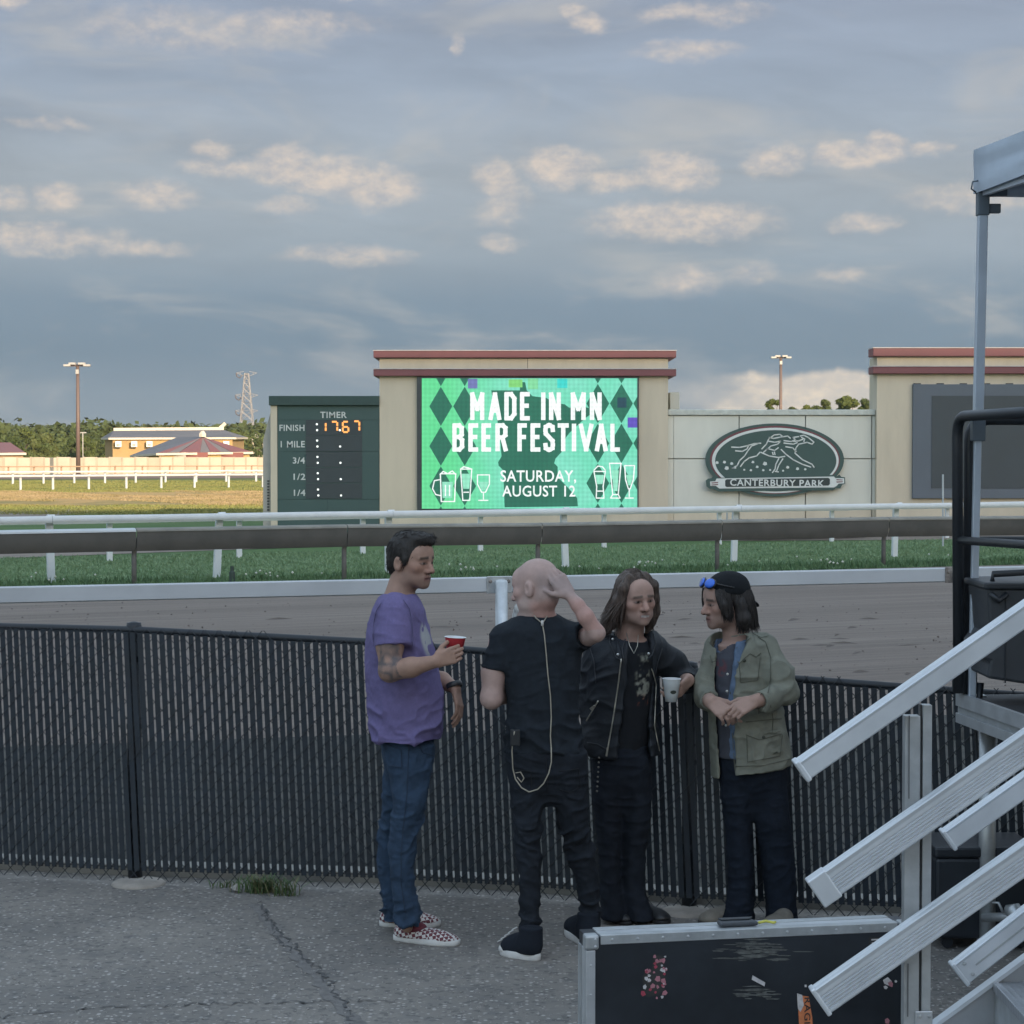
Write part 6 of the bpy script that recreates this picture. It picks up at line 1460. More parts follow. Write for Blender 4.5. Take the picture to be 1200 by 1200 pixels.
# ---------------------------------------------------------------- 1: man in the purple T-shirt, side on, holding a red cup
def person_purple():
    D = 9.0; g = G(488, 1100); t = thing('person', Vector((g.x, g.y, 0)), 'person in purple t-shirt and jeans with checkered shoes holding a red cup', 'person')
    P = lambda x, y, dy=0.0: V3(U(x, y, D + dy))
    fw = unit((.93, -.36, -.03)); H = Head(P(482, 657), unit((.82, -.56, -.05)), (0, 0, 1), .238)
    b = Vol(.0048); H.grow(b, 1.05)
    b.cap(H.p(0, -.03, -.05), P(467, 703), .056, .068, .03)
    b.stack([rowpx(703, 450, 486, D, .13), rowpx(740, 440, 494, D, .15), rowpx(800, 442, 502, D, .14), rowpx(862, 454, 498, D, .12)], .04)
    # right arm (near): shoulder, elbow, wrist and the hand closed round the cup
    sh, elb, wr = P(458, 722, -.19), P(457, 786, -.26), P(511, 775, -.375)
    b.chain([sh, P(457, 755, -.23), elb], [.060, .056, .047], .03); b.chain([elb, P(482, 782, -.31), wr], [.047, .041, .026], .02)
    cupc = P(534, 757, -.42)
    hand(b, wr, P(540, 764, -.385) - wr, np.array((.0, 1., .0)), 1, curl=(38, 50, 35), spread=2, thumb=(30, 30), sc_=.92)
    # left arm (far) hanging forward, watch at the wrist
    sh2, el2, wr2 = P(474, 722, .19), P(500, 792, .18), P(533, 806, .02)
    b.chain([sh2, P(488, 760, .2), el2], [.06, .055, .046], .03); b.chain([el2, P(518, 798, .10), wr2], [.043, .038, .026], .02)
    hand(b, wr2, P(541, 838, -.02) - wr2, np.array((-.75, .25, -.15)), 1, curl=(18, 25, 18), spread=4, thumb=(22, 15), sc_=.98)
    b.chain([P(472, 850), P(472, 895, .08), P(457, 980, .13), P(459, 1076, .13)], [.05, .035, .024, .022], .02); b.chain([P(480, 850), P(482, 905, -.085), P(472, 990, -.10), P(477, 1086, -.10)], [.05, .035, .026, .026], .02)
    Vt, Q, Nn = b.mesh(); c = H.paint(Vt, SKIN1, (.03, .024, .02), (.24, .11, .10), .30, (.13, .095, .08))
    # tattooed sleeve on the near upper arm
    d = np.linalg.norm(np.cross(Vt - sh, unit(elb - sh)), axis=1); m = (d < .075) & (Vt[:, 1] < D - .12) & (Vt[:, 2] < sh[2]) & (Vt[:, 0] < P(478, 780)[0]); tt = 1 - np.abs(vnoise(Vt * 26, 4)) * 2.2; tt = np.clip(tt, 0, 1) * .7 + .25 * (vnoise(Vt * 60, 8) > .1)
    k = (m * np.clip(tt, 0, .85))[:, None]; c = c * (1 - k) + np.array((.075, .075, .085)) * k
    fast_mesh('body', Vt, Q, M_skin, t, c)
    # hair: short, dark, swept at the front
    h = Vol(.005); A = H.A(); s_ = H.s
    h.ell(H.p(0, -.018, .040), np.array((.083, .099, .090)) * s_, A, .02); h.ell(H.p(0, .050, .098), np.array((.058, .046, .030)) * s_, A, .03); h.ell(H.p(-.01, .078, .092), np.array((.045, .026, .022)) * s_, A, .02); h.ell(H.p(0, -.06, -.02), np.array((.070, .048, .058)) * s_, A, .03)
    for q in (-1, 1): h.ell(H.p(q * .073, .018, .0), np.array((.010, .015, .030)) * s_, A, .015)
    h.ell(H.p(0, .108, .008), np.array((.085, .062, .062)) * s_, A, .010, 's')
    for q in (-1, 1): h.ell(H.p(q * .086, -.012, -.018), np.array((.020, .026, .034)) * s_, A, .006, 's'); h.ell(H.p(q * .08, .055, -.04), np.array((.03, .045, .05)) * s_, A, .01, 's')
    hm = M_hair('dark_brown_hair', (.022, .019, .017)); garment('hair', h, hm, t, .0018, (75, 75, 28), 3); comb('hair_strands', LAST['hair'], LAST['hair_n'], lambda v: -H.f * .8 - H.u * .9 if H.loc(v[None])[2][0] < .09 else H.f * .5 + H.u * .3 - H.r * .3, 700, .030, hm, t, .0013, 3, .06)
    # T-shirt: sleeves first, cut and hollowed, then the trunk
    v = Vol(.006)
    v.cap(P(462, 715, -.17), P(459, 766, -.240), .080, .086, .05); v.half(P(459, 759, -.235), unit(P(461, 770, -.245) - P(459, 740, -.22)), P(410, 830, -.5), P(510, 745, -.05))
    v.cap(P(472, 715, .17), P(492, 765, .21), .075, .074, .05)
    v.stack([rowpx(694, 449, 486, D, .115), rowpx(701, 441, 493, D, .175), rowpx(712, 435, 499, D, .21), rowpx(740, 427, 506, D, .225), rowpx(762, 426, 511, D, .215), rowpx(790, 427, 518, D, .20), rowpx(815, 429, 521, D, .195), rowpx(840, 431, 522, D, .20), rowpx(858, 433, 521, D, .205), rowpx(874, 436, 516, D, .205)], .045)
    v.cap(P(466, 702), P(470, 680), .066, .070, .006, 's')
    v.half(P(475, 862), unit((-.10, 0, -1)), P(400, 900, -.5), P(560, 850, .5))
    v.stack([rowpx(854, 443, 508, D, .165), rowpx(880, 443, 508, D, .165)], .006, 's')
    def msk(Vv): z = Vv[:, 2]; return .45 + .9 * ss(P(0, 800)[2] - z, 0, .2)
    def shirtcol(Vv):
        c = np.tile(np.array((.150, .128, .265)), (len(Vv), 1)); k = (vnoise(Vv * 160, 3) * .08 + vnoise(Vv * 9, 5) * .05 + 1)[:, None]; c = c * k
        # pale print on the chest, seen edge-on
        q0, q1 = P(500, 722, -.12), P(514, 770, -.10); d = np.linalg.norm((Vv - (q0 + q1) / 2) * np.array((1, .9, .62)), axis=1)
        m = (ss(.065 - d, 0, .02) * (vnoise(Vv * 34, 9) > -.25) * (Vv[:, 0] > P(494, 740)[0]))[:, None]; return c * (1 - m * .8) + np.array((.40, .42, .40)) * m * .8
    ts_ = garment('t_shirt', v, cloth('purple_jersey', (.15, .13, .26), attr='Col', var=.06), t, .0120, (8, 8, 15), 2, msk, shirtcol)
    seam('t_shirt', [(447, 706), (441, 716), (438, 730), (437, 745), (438, 757)], D, mat('purple_shade', (.10, .085, .18), .9), ts_, .0018); seam('t_shirt', [(473, 703), (480, 714), (483, 730), (484, 748), (483, 757)], D, mat('purple_shade', (.10, .085, .18), .9), ts_, .0018)
    # jeans
    j = Vol(.006)
    j.stack([rowpx(852, 447, 510, D, .15), rowpx(870, 446, 510, D, .16), rowpx(890, 448, 509, D, .155), rowpx(912, 458, 500, D, .10), rowpx(932, 470, 490, D, .045)], .02)
    j.stack([rowpx(872, 452, 510, D, .085, -.07), rowpx(900, 455, 508, D, .092, -.085), rowpx(940, 459, 502, D, .088, -.095), rowpx(965, 456, 496, D, .080, -.10), rowpx(990, 454, 489, D, .070, -.10), rowpx(1015, 454, 487, D, .066, -.10), rowpx(1040, 457, 488, D, .062, -.10), rowpx(1062, 461, 494, D, .066, -.10), rowpx(1083, 462, 496, D, .070, -.10)], .03)
    j.stack([rowpx(872, 447, 500, D, .085, .07), rowpx(900, 449, 495, D, .092, .085), rowpx(940, 446, 485, D, .085, .11), rowpx(965, 443, 478, D, .075, .12), rowpx(990, 441, 473, D, .066, .13), rowpx(1015, 441, 470, D, .062, .13), rowpx(1040, 444, 470, D, .06, .13), rowpx(1062, 446, 473, D, .062, .13), rowpx(1080, 447, 475, D, .066, .13)], .03)
    def jm(Vv): z = Vv[:, 2]; zk, za = P(0, 975)[2], P(0, 1075)[2]; return .5 + .8 * np.exp(-((z - zk) / .12) ** 2) + 1.3 * np.exp(-((z - za) / .07) ** 2)
    garment('jeans', j, cloth('dark_denim', (.030, .052, .088), var=.28, vs=14.), t, .0100, (10, 10, 22), 6, jm)
    for pts in ([(479, 872), (478, 900), (477, 930), (473, 965), (470, 1000), (470, 1035), (475, 1070)], [(456, 874), (470, 878), (471, 900), (457, 897)], [(488, 868), (496, 882), (509, 886)]): seam('jeans', pts, D, mat('denim_shade', (.018, .03, .055), .9), t, .0018)
    ck = checker_mat(); sw = mat('white_rubber', (.56, .55, .53), .7, var=.1, vscale=20.)
    hl, to = G(462, 1101), G(538, 1108); s1 = shoe('shoe', hl, to, .105, .085, ck, sw, t); 
    hl2, to2 = G(445, 1085), G(516, 1085); s2 = shoe('shoe', hl2, to2, .10, .085, ck, sw, t)
    rd = mat('maroon_canvas', (.12, .022, .035), .85)
    for (a, b_) in ((hl, to), (hl2, to2)):
        f = (b_ - a).normalized(); q = Vol(.0045); q.ell(a + f * .095 + Vector((0, 0, .060)), (.060, .046, .030), np.stack([V3(f), np.cross(V3(f), (0, 0, 1)), (0, 0, 1)]), .01); q.half(a + Vector((0, 0, .03)), (0, 0, -1), V3(a) - .4, V3(a) + .4); garment('side_panel', q, rd, t, 0)
    w = MB(); ax = unit(P(541, 838, -.02) - wr2); w.lathe(Vector(wr2 - ax * .012), [(.034, -.012), (.0365, -.010), (.0365, .010), (.034, .012)], 20, Vector(ax)).out('watch', mat('watch_black', (.02, .022, .025), .4), t, True)
    ct = cup('cup', Vector(P(532.0, 773, -.325)), (.06, .0, 1), .098, .026, .044, mat('red_plastic', (.36, .022, .03), .4, var=.05), 'red plastic cup held by the person in purple', 'cup')
    return t
# ---------------------------------------------------------------- 2: bald man in black, back to us, hand on his head
def person_bald():
    D = 8.8; g = G(645, 1115); t = thing('person', Vector((g.x, g.y, 0)), 'bald person in black t-shirt and black jeans with one hand on the head', 'person')
    P = lambda x, y, dy=0.0: V3(U(x, y, D + dy))
    H = Head(P(628, 688, -.02), unit((-.82, .54, -.13)), (.10, 0, 1), .243)
    b = Vol(.0048); H.grow(b, 1.0)
    b.cap(H.p(0, -.032, -.05), P(630, 722), .058, .066, .03); b.ell(H.p(0, -.055, -.035), (.055, .045, .05), H.A(), .03)
    b.stack([rowpx(722, 610, 652, D, .06), rowpx(745, 596, 670, D, .085), rowpx(800, 600, 670, D, .09), rowpx(880, 606, 674, D, .09)], .04)
    # left arm: down, elbow bent, forearm away from us
    sh, el = P(586, 752, .0), P(576, 818, -.03); b.chain([sh, P(579, 788, -.02), el], [.050, .050, .045], .03); wr = P(612, 800, .24); b.chain([el, P(590, 812, .10), wr], [.046, .046, .032], .02)
    hand(b, wr, (.75, .35, .25), (0, .3, -1), 1, curl=(45, 60, 40))
    # right arm: raised, elbow out, hand cupping the back of the head
    sh2, el2, wr2 = P(683, 748, .0), P(699, 742, -.14), P(667, 697, -.12); b.chain([sh2, el2], [.046, .036], .03); b.chain([el2, P(686, 722, -.15), P(677, 709, -.14), wr2], [.035, .034, .028, .023], .015)
    hand(b, wr2, P(648, 671, -.10) - wr2, np.array((-.30, .95, -.1)), 1, curl=(16, 20, 16), spread=8, thumb=(18, 10), sc_=1.0, ths=1.3)
    b.chain([P(640, 860), P(622, 915, 0), P(620, 990, 0), P(621, 1095, -.02)], [.05, .035, .024, .020], .02); b.chain([P(640, 860), P(668, 915, 0), P(679, 990, .06), P(689, 1040, .10), P(692, 1095, .13)], [.05, .035, .024, .020, .020], .02)
    Vt, Q, Nn = b.mesh(); c = H.paint(Vt, SKIN2, (.25, .22, .20), (.30, .15, .14), .15, (.45, .44, .42))
    r, f, u = H.loc(Vt); m = (np.exp(-((u - .0) / .055) ** 2) * ss(-f, .02, .07) * (np.abs(r) < .09) * .45)[:, None]; c = c * (1 - m) + np.array((.22, .20, .205)) * m        # shaved stubble at the back
    m = (ss(-u, .05, .085) * ss(-f, -.02, .02) * (np.abs(r) < .09) * (u > -.2) * .35)[:, None]; c = c * (1 - m) + np.array((.46, .21, .17)) * m
    fast_mesh('body', Vt, Q, M_skin, t, c)
    h = Vol(.0045); h.ell(H.p(0, .082, -.098), np.array((.035, .032, .036)) * H.s, H.A(), .01); h.ell(H.p(0, .100, -.122), np.array((.026, .026, .028)) * H.s, H.A(), .015)
    for q in (-1, 1): h.ell(H.p(q * .032, .070, -.078), np.array((.014, .022, .020)) * H.s, H.A(), .015)
    garment('beard', h, M_hair('white_beard', (.55, .55, .54)), t, .0015, (80, 80, 40), 4)
    v = Vol(.006)
    v.cap(P(590, 748), P(581, 788, -.02), .068, .074, .05); v.half(P(582, 785, -.02), unit((-.12, 0, -1)), P(540, 840, -.25), P(610, 775, .25))
    v.cap(P(668, 747), P(694, 743, -.10), .068, .066, .04); v.half(P(692, 744, -.085), unit(P(699, 742, -.15) - P(683, 748, 0)), P(684, 790, -.3), P(720, 700, .0)); v.cap(P(690, 744, -.08), P(699, 742, -.17), .054, .054, .006, 's')
    v.stack([rowpx(717, 614, 648, D, .075), rowpx(724, 598, 662, D, .10), rowpx(735, 582, 679, D, .12), rowpx(750, 578, 688, D, .125), rowpx(785, 586, 683, D, .13), rowpx(815, 590, 681, D, .13), rowpx(840, 591, 681, D, .13), rowpx(868, 590, 684, D, .135), rowpx(882, 591, 686, D, .138)], .03, p=2.3)
    v.cap(P(629, 712), P(631, 700), .062, .068, .006, 's'); v.half(P(630, 717.5), unit((.06, -.15, 1)), P(600, 725, -.2), P(660, 690, .2))
    def msk(Vv): z = Vv[:, 2]; return .5 + .8 * ss(P(0, 800)[2] - z, 0, .25)
    garment('t_shirt', v, cloth('black_jersey', (.018, .023, .030), var=.2), t, .011, (8, 8, 15), 12, msk)
    j = Vol(.006)
    j.stack([rowpx(866, 592, 684, D, .12), rowpx(885, 592, 688, D, .13), rowpx(903, 597, 688, D, .12), rowpx(925, 615, 672, D, .085), rowpx(946, 634, 655, D, .045)], .02)
    j.stack([rowpx(880, 593, 645, D, .115), rowpx(912, 595, 645, D, .10), rowpx(940, 597, 640, D, .09), rowpx(965, 601, 636, D, .085), rowpx(990, 604, 636, D, .072), rowpx(1015, 606, 635, D, .066), rowpx(1040, 607, 635, D, .062), rowpx(1065, 607, 634, D, .060), rowpx(1092, 609, 634, D, .062, -.03)], .03)
    j.stack([rowpx(880, 640, 688, D, .115), rowpx(912, 643, 690, D, .10), rowpx(940, 648, 690, D, .09, .02), rowpx(965, 652, 692, D, .085, .04), rowpx(990, 660, 696, D, .075, .06), rowpx(1015, 667, 700, D, .068, .08), rowpx(1040, 675, 703, D, .064, .10), rowpx(1065, 679, 705, D, .062, .12), rowpx(1090, 680, 705, D, .064, .13)], .03)
    def jm(Vv): z = Vv[:, 2]; return .55 + 1.0 * np.exp(-((z - P(0, 985)[2]) / .13) ** 2) + .9 * np.exp(-((z - P(0, 1080)[2]) / .06) ** 2)
    garment('jeans', j, cloth('black_denim', (.017, .021, .028), var=.25, vs=16.), t, .0105, (10, 10, 24), 16, jm)
    blk = cloth('black_canvas', (.014, .018, .026), var=.1); sw = mat('white_rubber', (.56, .55, .53), .7)
    hl, to = G(632, 1126), G(588, 1117.5); sh_ = shoe('shoe', hl, to, .086, .138, blk, sw, t, high=True, sole=.030); f = (to - hl).normalized(); s_ = Vector((f.y, -f.x, 0))
    if s_.y > 0: s_ = -s_
    la = MB()
    for k in range(5):
        c = hl + f * (.13 + .02 * k) + Vector((0, 0, .122 - .016 * k)); la.tube([c - s_ * .012, c + s_ * .022 + Vector((0, 0, -.004))], .0028, 5)
    tag(la.out('laces', sw, sh_), kind='stuff')
    q = Vol(.0045); q.ell(V3(to - f * .028) + np.array((0, 0, .028)), (.034, .040, .024), np.stack([V3(f), np.cross(V3(f), (0, 0, 1)), (0, 0, 1)]), .01); garment('toe_cap', q, sw, sh_, 0)
    hl, to = G(695, 1112), G(678, 1096); shoe('shoe', hl, to + Vector((-.04, .06, 0)), .095, .145, blk, sw, t, high=True, sole=.032)
    # ear monitor cable down the back and the belt pack
    wire = mat('cable_tan', (.34, .31, .25), .6)
    bk = lambda pts, key='t_shirt': lay(key, dense(pts, 4), D, .004)
    cab = MB(); cab.tube(bk([(624, 718.5), (628, 724), (635, 730)]), .0024, 6); cab.tube(bk([(649, 718), (641, 722), (636, 730)]), .0024, 6)
    cab.tube(bk([(635.5, 730), (638, 745), (640, 765), (642, 790), (645, 815), (646, 840), (645, 862), (646, 878)]), .0028, 6)
    cab.tube([U(646, 876, surf(U(646, 876, D).x, U(646, 876, D).z, 't_shirt') - .005)] + [p - Vector((0, .02, 0)) for p in bk([(646, 892), (643, 905), (637, 917), (630, 924), (620, 927), (611, 922), (604, 912), (601, 900)], 'jeans')] + [U(600, 880, D - .135), U(601, 866, D - .15), U(603, 857, D - .155)], .0028, 6)
    cab.tube([p - Vector((0, .014, 0)) for p in bk([(604, 905), (610, 904), (614, 911), (611, 916), (606, 910)], 'jeans')], .0022, 6); tag(cab.out('earphone_cable', wire, t, True), kind='stuff')
    for pts in ([(603, 902), (622, 904), (623, 925), (613, 930), (604, 924)], [(655, 904), (678, 901), (680, 922), (668, 929), (656, 925)], [(640, 890), (641, 915), (642, 930)]): seam('jeans', pts, D, mat('black_seam', (.010, .012, .016), .9), t, .0018)
    on_back = lambda x, y, l: Vector(lay('t_shirt', [(x, y)], D, l)[0])
    MB().lathe(on_back(635.5, 730, .008), [(.001, -.012), (.006, -.011), (.006, .011), (.001, .012)], 10).out('cable_splitter', sw, t, True)
    a = P(598, 874, -.145); MB().box((a[0], a[1] - .010, a[2]), (a[0] + .042, a[1] + .010, a[2] + .070)).out('belt_pack', mat('pack_black', (.014, .016, .019), .6), t, False, .005)
    return t
# ---------------------------------------------------------------- 3: long-haired man in a black leather jacket, arm on the fence
def person_leather():
    D = 9.32; g = G(738, 1082); t = thing('person', Vector((g.x, g.y, 0)), 'long haired person in black leather jacket leaning on the fence with a white cup', 'person')
    P = lambda x, y, dy=0.0: V3(U(x, y, D + dy))
    H = Head(P(745, 701, -.04), unit((.36, -.93, -.06)), (-.08, 0, 1), .236)
    b = Vol(.0048); H.grow(b, 1.02, ears=False, nose=1.12, brow=1.3)
    b.cap(H.p(0, -.03, -.05), P(736, 755, .02), .056, .068, .03)
    b.stack([rowpx(756, 712, 760, D, .07), rowpx(790, 712, 758, D, .08), rowpx(880, 710, 752, D, .08)], .04)
    sh, el, wr = P(762, 760, .0), P(801, 800, .10), P(806, 797, -.06)
    b.chain([sh, el], [.046, .042], .03); b.chain([el, wr], [.042, .031], .02)
    hand(b, wr + np.array((.0, -.012, 0)), P(794, 812, -.15) - wr, np.array((-.85, .15, .1)), 1, curl=(30, 42, 30), spread=3, thumb=(35, 20), sc_=.98)
    sh2, el2, wr2 = P(704, 764, .0), P(694, 815, .04), P(706, 850, -.02); b.chain([sh2, el2, wr2], [.045, .040, .030], .03)
    hand(b, wr2, (.6, -.1, -.6), (.3, 1, 0), 1, curl=(50, 60, 40), sc_=.85)
    b.chain([P(730, 880), P(711, 930), P(712, 1000), P(717, 1074)], [.05, .03, .024, .02], .02); b.chain([P(730, 880), P(746, 930), P(743, 1000, .02), P(750, 1074)], [.05, .03, .024, .02], .02)
    Vt, Q, Nn = b.mesh(); c = H.paint(Vt, SKIN3, (.10, .075, .06), (.27, .14, .13), .18, (.24, .19, .165))
    r, f, u = H.loc(Vt); m = ((np.abs(r) < .020) & (np.abs(u + .0705) < .0055) & (f > .07))[:, None] * .75; c = c * (1 - m) + np.array((.48, .46, .43)) * m     # teeth
    fast_mesh('body', Vt, Q, M_skin, t, c)
    hm = M_hair('long_brown_hair', (.085, .062, .050)); h = Vol(.005); A = H.A(); s_ = H.s
    h.ell(H.p(0, -.022, .042), np.array((.083, .096, .088)) * s_, A, .02); h.ell(H.p(0, -.055, -.04), np.array((.080, .055, .09)) * s_, A, .04)
    for q in (-1, 1):
        h.chain([H.p(q * .045, .030, .105), H.p(q * .074, .035, .055), H.p(q * .082, .012, -.01), H.p(q * .088, -.005, -.07)], [.014, .020, .026, .030], .02)
    h.chain([H.p(.080, -.01, .0), V3(U(722, 716, D - .04)), V3(U(716, 726, D - .05)), V3(U(710, 738, D - .06))], [.030, .034, .034, .024], .03); h.chain([H.p(-.085, -.02, -.05), V3(U(762, 728, D + .02)), V3(U(758, 741, D + .0))], [.024, .022, .012], .03)
    h.ell(H.p(0, .114, -.050), np.array((.055, .066, .084)) * s_, A, .012, 's'); h.ell(H.p(.002, .108, .040), np.array((.034, .056, .044)) * s_, A, .014, 's')
    garment('hair', h, hm, t, .0036, (55, 55, 9), 8, warp=.15)
    rr = random.Random(4); LK = []
    for k in range(560):
        q = 1 if rr.random() < .6 else -1; f0 = rr.uniform(-.085, .058); a = H.p(q * rr.uniform(.0, .02), f0, .044 + .088 * math.sqrt(max(.05, 1 - ((f0 + .022) / .096) ** 2))); e = rr.uniform(.98, 1.10)
        s = H.p(q * .086 * e * math.sqrt(max(.3, 1 - ((f0 + .022) / .11) ** 2)), f0 * .85, rr.uniform(.0, .04))
        if q > 0: tip = V3(U(rr.uniform(702, 728), rr.uniform(722, 743), D - .07 + f0 * -.6 + rr.uniform(-.03, .03)))
        else: tip = V3(U(rr.uniform(757, 766), rr.uniform(720, 742), D - f0 * .9 + rr.uniform(-.03, .03)))
        LK.append((a, s, tip))
    locks('hair_strands', LK, hm, t, .0030, 5)
    # black tee under the jacket with a faded print
    v = Vol(.006); v.stack([rowpx(749, 722, 760, D, .10, -.02), rowpx(765, 715, 768, D, .13, -.015), rowpx(800, 712, 768, D, .135, -.01), rowpx(850, 708, 764, D, .13), rowpx(888, 700, 761, D, .122)], .03); v.cap(P(739, 752, -.03), P(742, 735, -.05), .058, .062, .006, 's')
    def tc(Vv):
        c = np.tile(np.array((.016, .018, .022)), (len(Vv), 1)); x0, z0 = P(751, 770)[0], P(751, 793)[2]; sx = .036 - .012 * ss(z0 - Vv[:, 2], 0, .10); d = np.maximum(np.abs(Vv[:, 0] - x0 - .10 * (z0 - Vv[:, 2]) * .2) / sx, np.abs(Vv[:, 2] - z0) / .118)
        n1 = vnoise(Vv * 55, 4) + .6 * vnoise(Vv * 120, 6); m = (ss(1.05 - d, 0, .25) * ss(n1, -.15, .5) * (Vv[:, 1] < D - .05))[:, None]
        low = ss(P(0, 812)[2] - Vv[:, 2], -.02, .03)[:, None]; col = np.array((.30, .31, .26)) * (1 - low) + np.array((.32, .09, .05)) * low
        return c * (1 - m * .85) + col * m * .85
    garment('t_shirt', v, cloth('black_print_jersey', (.02, .02, .02), attr='Col', var=.1), t, .004, (8, 8, 18), 21, None, tc)
    ml = mat('black_leather', (.016, .020, .026), .62, var=.25, vscale=20., bump=.25, bscale=110., spec=.35)
    v = Vol(.006)
    v.stack([rowpx(740, 704, 768, D, .10, .02), rowpx(752, 692, 776, D, .135, .01), rowpx(775, 685, 775, D, .15), rowpx(815, 684, 770, D, .15), rowpx(850, 686, 773, D, .15), rowpx(886, 688, 776, D, .155)], .03)
    v.chain([P(764, 760), P(787, 778, .05), P(805, 797, .09)], [.072, .066, .060], .04); v.cap(P(805, 798, .09), P(807, 798, -.045), .058, .048, .03)
    v.chain([P(700, 758), P(690, 820, .04), P(697, 872, -.05)], [.070, .062, .055], .04)
    # open front: cut a wedge that shows the tee
    lo, hi = np.array(P(722, 930, -.35)), np.array(P(775, 700, -.02)); lo, hi = np.minimum(lo, hi), np.maximum(lo, hi)
    q0, q1, q2, q3 = P(737, 742), P(722, 892), P(768, 892), P(757, 742)
    def wedge(x, y, z):
        tt = np.clip((q0[2] - z) / (q0[2] - q1[2]), -.3, 1.3); tt2 = tt
        xl = q0[0] + (q1[0] - q0[0]) * tt * np.clip(tt * 1.2 + .1, 0, 1); xr = q3[0] + (q2[0] - q3[0]) * np.clip(tt, 0, 1) * .35 + .012 * np.sin(tt * 6)
        return np.maximum(np.maximum(xl - x, x - xr), (y - (D - .045)))
    v.add(wedge, lo, hi, .008, 's')
    v.cap(P(739, 748, -.02), P(744, 728, -.06), .066, .075, .008, 's')
    v.cap(P(806, 798, -.05), P(806, 799, -.12), .040, .040, .005, 's')
    # lapels and collar
    for a, b_, c_ in ((P(722, 742, -.09), P(727, 772, -.155), .024), (P(764, 745, -.08), P(762, 772, -.145), .020)): v.cap(a, b_, c_ * .7, c_, .008, flat=((0, 1, 0), .45))
    v.half(P(730, 884), (0.03, 0, -1), P(660, 930, -.4), P(780, 880, .4))
    jk_ = garment('leather_jacket', v, ml, t, .0085, (7, 7, 13), 31)
    j = Vol(.006)
    j.stack([rowpx(872, 700, 762, D, .12), rowpx(890, 696, 762, D, .125), rowpx(906, 697, 761, D, .115), rowpx(928, 708, 750, D, .085), rowpx(950, 721, 737, D, .045)], .02)
    j.stack([rowpx(885, 696, 731, D, .105), rowpx(930, 693, 729, D, .092, -.01), rowpx(960, 696, 729, D, .085), rowpx(1000, 700, 727, D, .075), rowpx(1035, 702, 727, D, .070), rowpx(1060, 703, 732, D, .075), rowpx(1076, 703, 735, D, .082)], .03); j.stack([rowpx(885, 726, 762, D, .105), rowpx(930, 728, 765, D, .092), rowpx(960, 729, 764, D, .085), rowpx(1000, 728, 757, D, .075, .02), rowpx(1035, 728, 756, D, .070, .02), rowpx(1060, 730, 761, D, .075, .01), rowpx(1077, 734, 768, D, .084)], .03)
    garment('trousers', j, cloth('black_cotton', (.015, .019, .027), var=.2), t, .005, (10, 10, 24), 36)
    bl = mat('black_shoe_leather', (.016, .017, .019), .45, var=.15, vscale=20.); bs = mat('black_rubber', (.012, .012, .013), .7)
    hl = G(715, 1073); to = G(741, 1083); shoe('shoe', G(712, 1074), G(738, 1084.5), .095, .085, bl, bs, t, ankle=1, sole=.016); shoe('shoe', G(746, 1074), G(783, 1083), .095, .085, bl, bs, t, ankle=1, sole=.016)
    mz = mat('zip_metal', (.55, .53, .46), .35, .8, var=.15, vscale=90.)
    Y = lambda dy: D + dy
    K = 'leather_jacket'
    z = seam(K, [(728, 772), (724, 805), (718, 845), (712, 878)], D, mz, t, .0034, 'zip', .003); e_ = lay(K, [(712, 876), (710.5, 886)], D, .007); MB().bar(e_[0], e_[1], .008, .004, up=(0, 1, 0)).out('zip_pull', mz, z)
    seam(K, [(759, 775), (765, 787), (769, 802), (768, 825), (767, 850), (770, 866), (773, 880)], D, mz, t, .0026, 'zip', .003)
    seam(K, [(701, 821), (694, 833), (687, 845)], D, mz, t, .0034, 'zip', .003); e_ = lay(K, [(692, 831), (697, 827)], D, .008); MB().bar(e_[0], e_[1], .012, .004, up=(0, 1, 0)).out('zip_pull', mz, t)
    ms_ = mat('leather_edge', (.030, .035, .042), .5)
    for pts in ([(716, 738), (714, 752), (722, 770), (731, 776)], [(731, 776), (729, 760), (734, 745)], [(766, 742), (769, 754), (764, 768), (757, 774)], [(690, 756), (696, 775), (698, 800)], [(776, 760), (771, 776), (768, 790)], [(700, 752), (712, 748)], [(688, 870), (700, 872), (711, 878)]): seam(K, pts, D, ms_, jk_, .0024)
    for x, y in ((711, 742), (718, 749), (724, 767), (760, 766)): MB().lathe(lay(K, [(x, y)], D, .003)[0], [(.001, .004), (.0055, .002), (.0065, 0)], 8, (0, -1, 0)).out('snap', mat('snap_silver', (.7, .7, .68), .3, .8), t, True)
    for k in range(8): MB().lathe(U(702 - k * .35, 888 + k * 5.6, Y(-.17)), [(.001, .005), (.004, .003), (.005, 0), (.004, -.003), (.001, -.005)], 8).out('bead', mat('bead_dull', (.16, .15, .13), .4, .5), t, True)
    MB().tube([U(734, 742, Y(-.09)), U(738, 757, Y(-.135)), U(743, 766, Y(-.150)), U(747, 757, Y(-.145)), U(748, 744, Y(-.10))], .0018, 5).out('necklace', mz, t, True)
    cup('cup', Vector(P(786.5, 822, -.17)), (.02, 0, 1), .104, .026, .040, mat('cup_paper', (.62, .66, .67), .6, var=.04), 'white paper cup with a small dark emblem held over the fence', 'cup')
    e0 = P(788.5, 811.5, -.17); ob = bpy.data.objects['cup.001']; n_ = 14
    pts = []
    for k in range(n_):
        a = 2 * PI * k / n_; ang = -PI / 2 + .2 + .42 * math.cos(a); z_ = .017 + .0085 * math.sin(a) + .028; rr_ = .026 + .014 * z_ / .104 + .0022; pts.append((wloc(ob).x + rr_ * math.cos(ang) + .02 * z_, wloc(ob).y + rr_ * math.sin(ang), wloc(ob).z + z_))
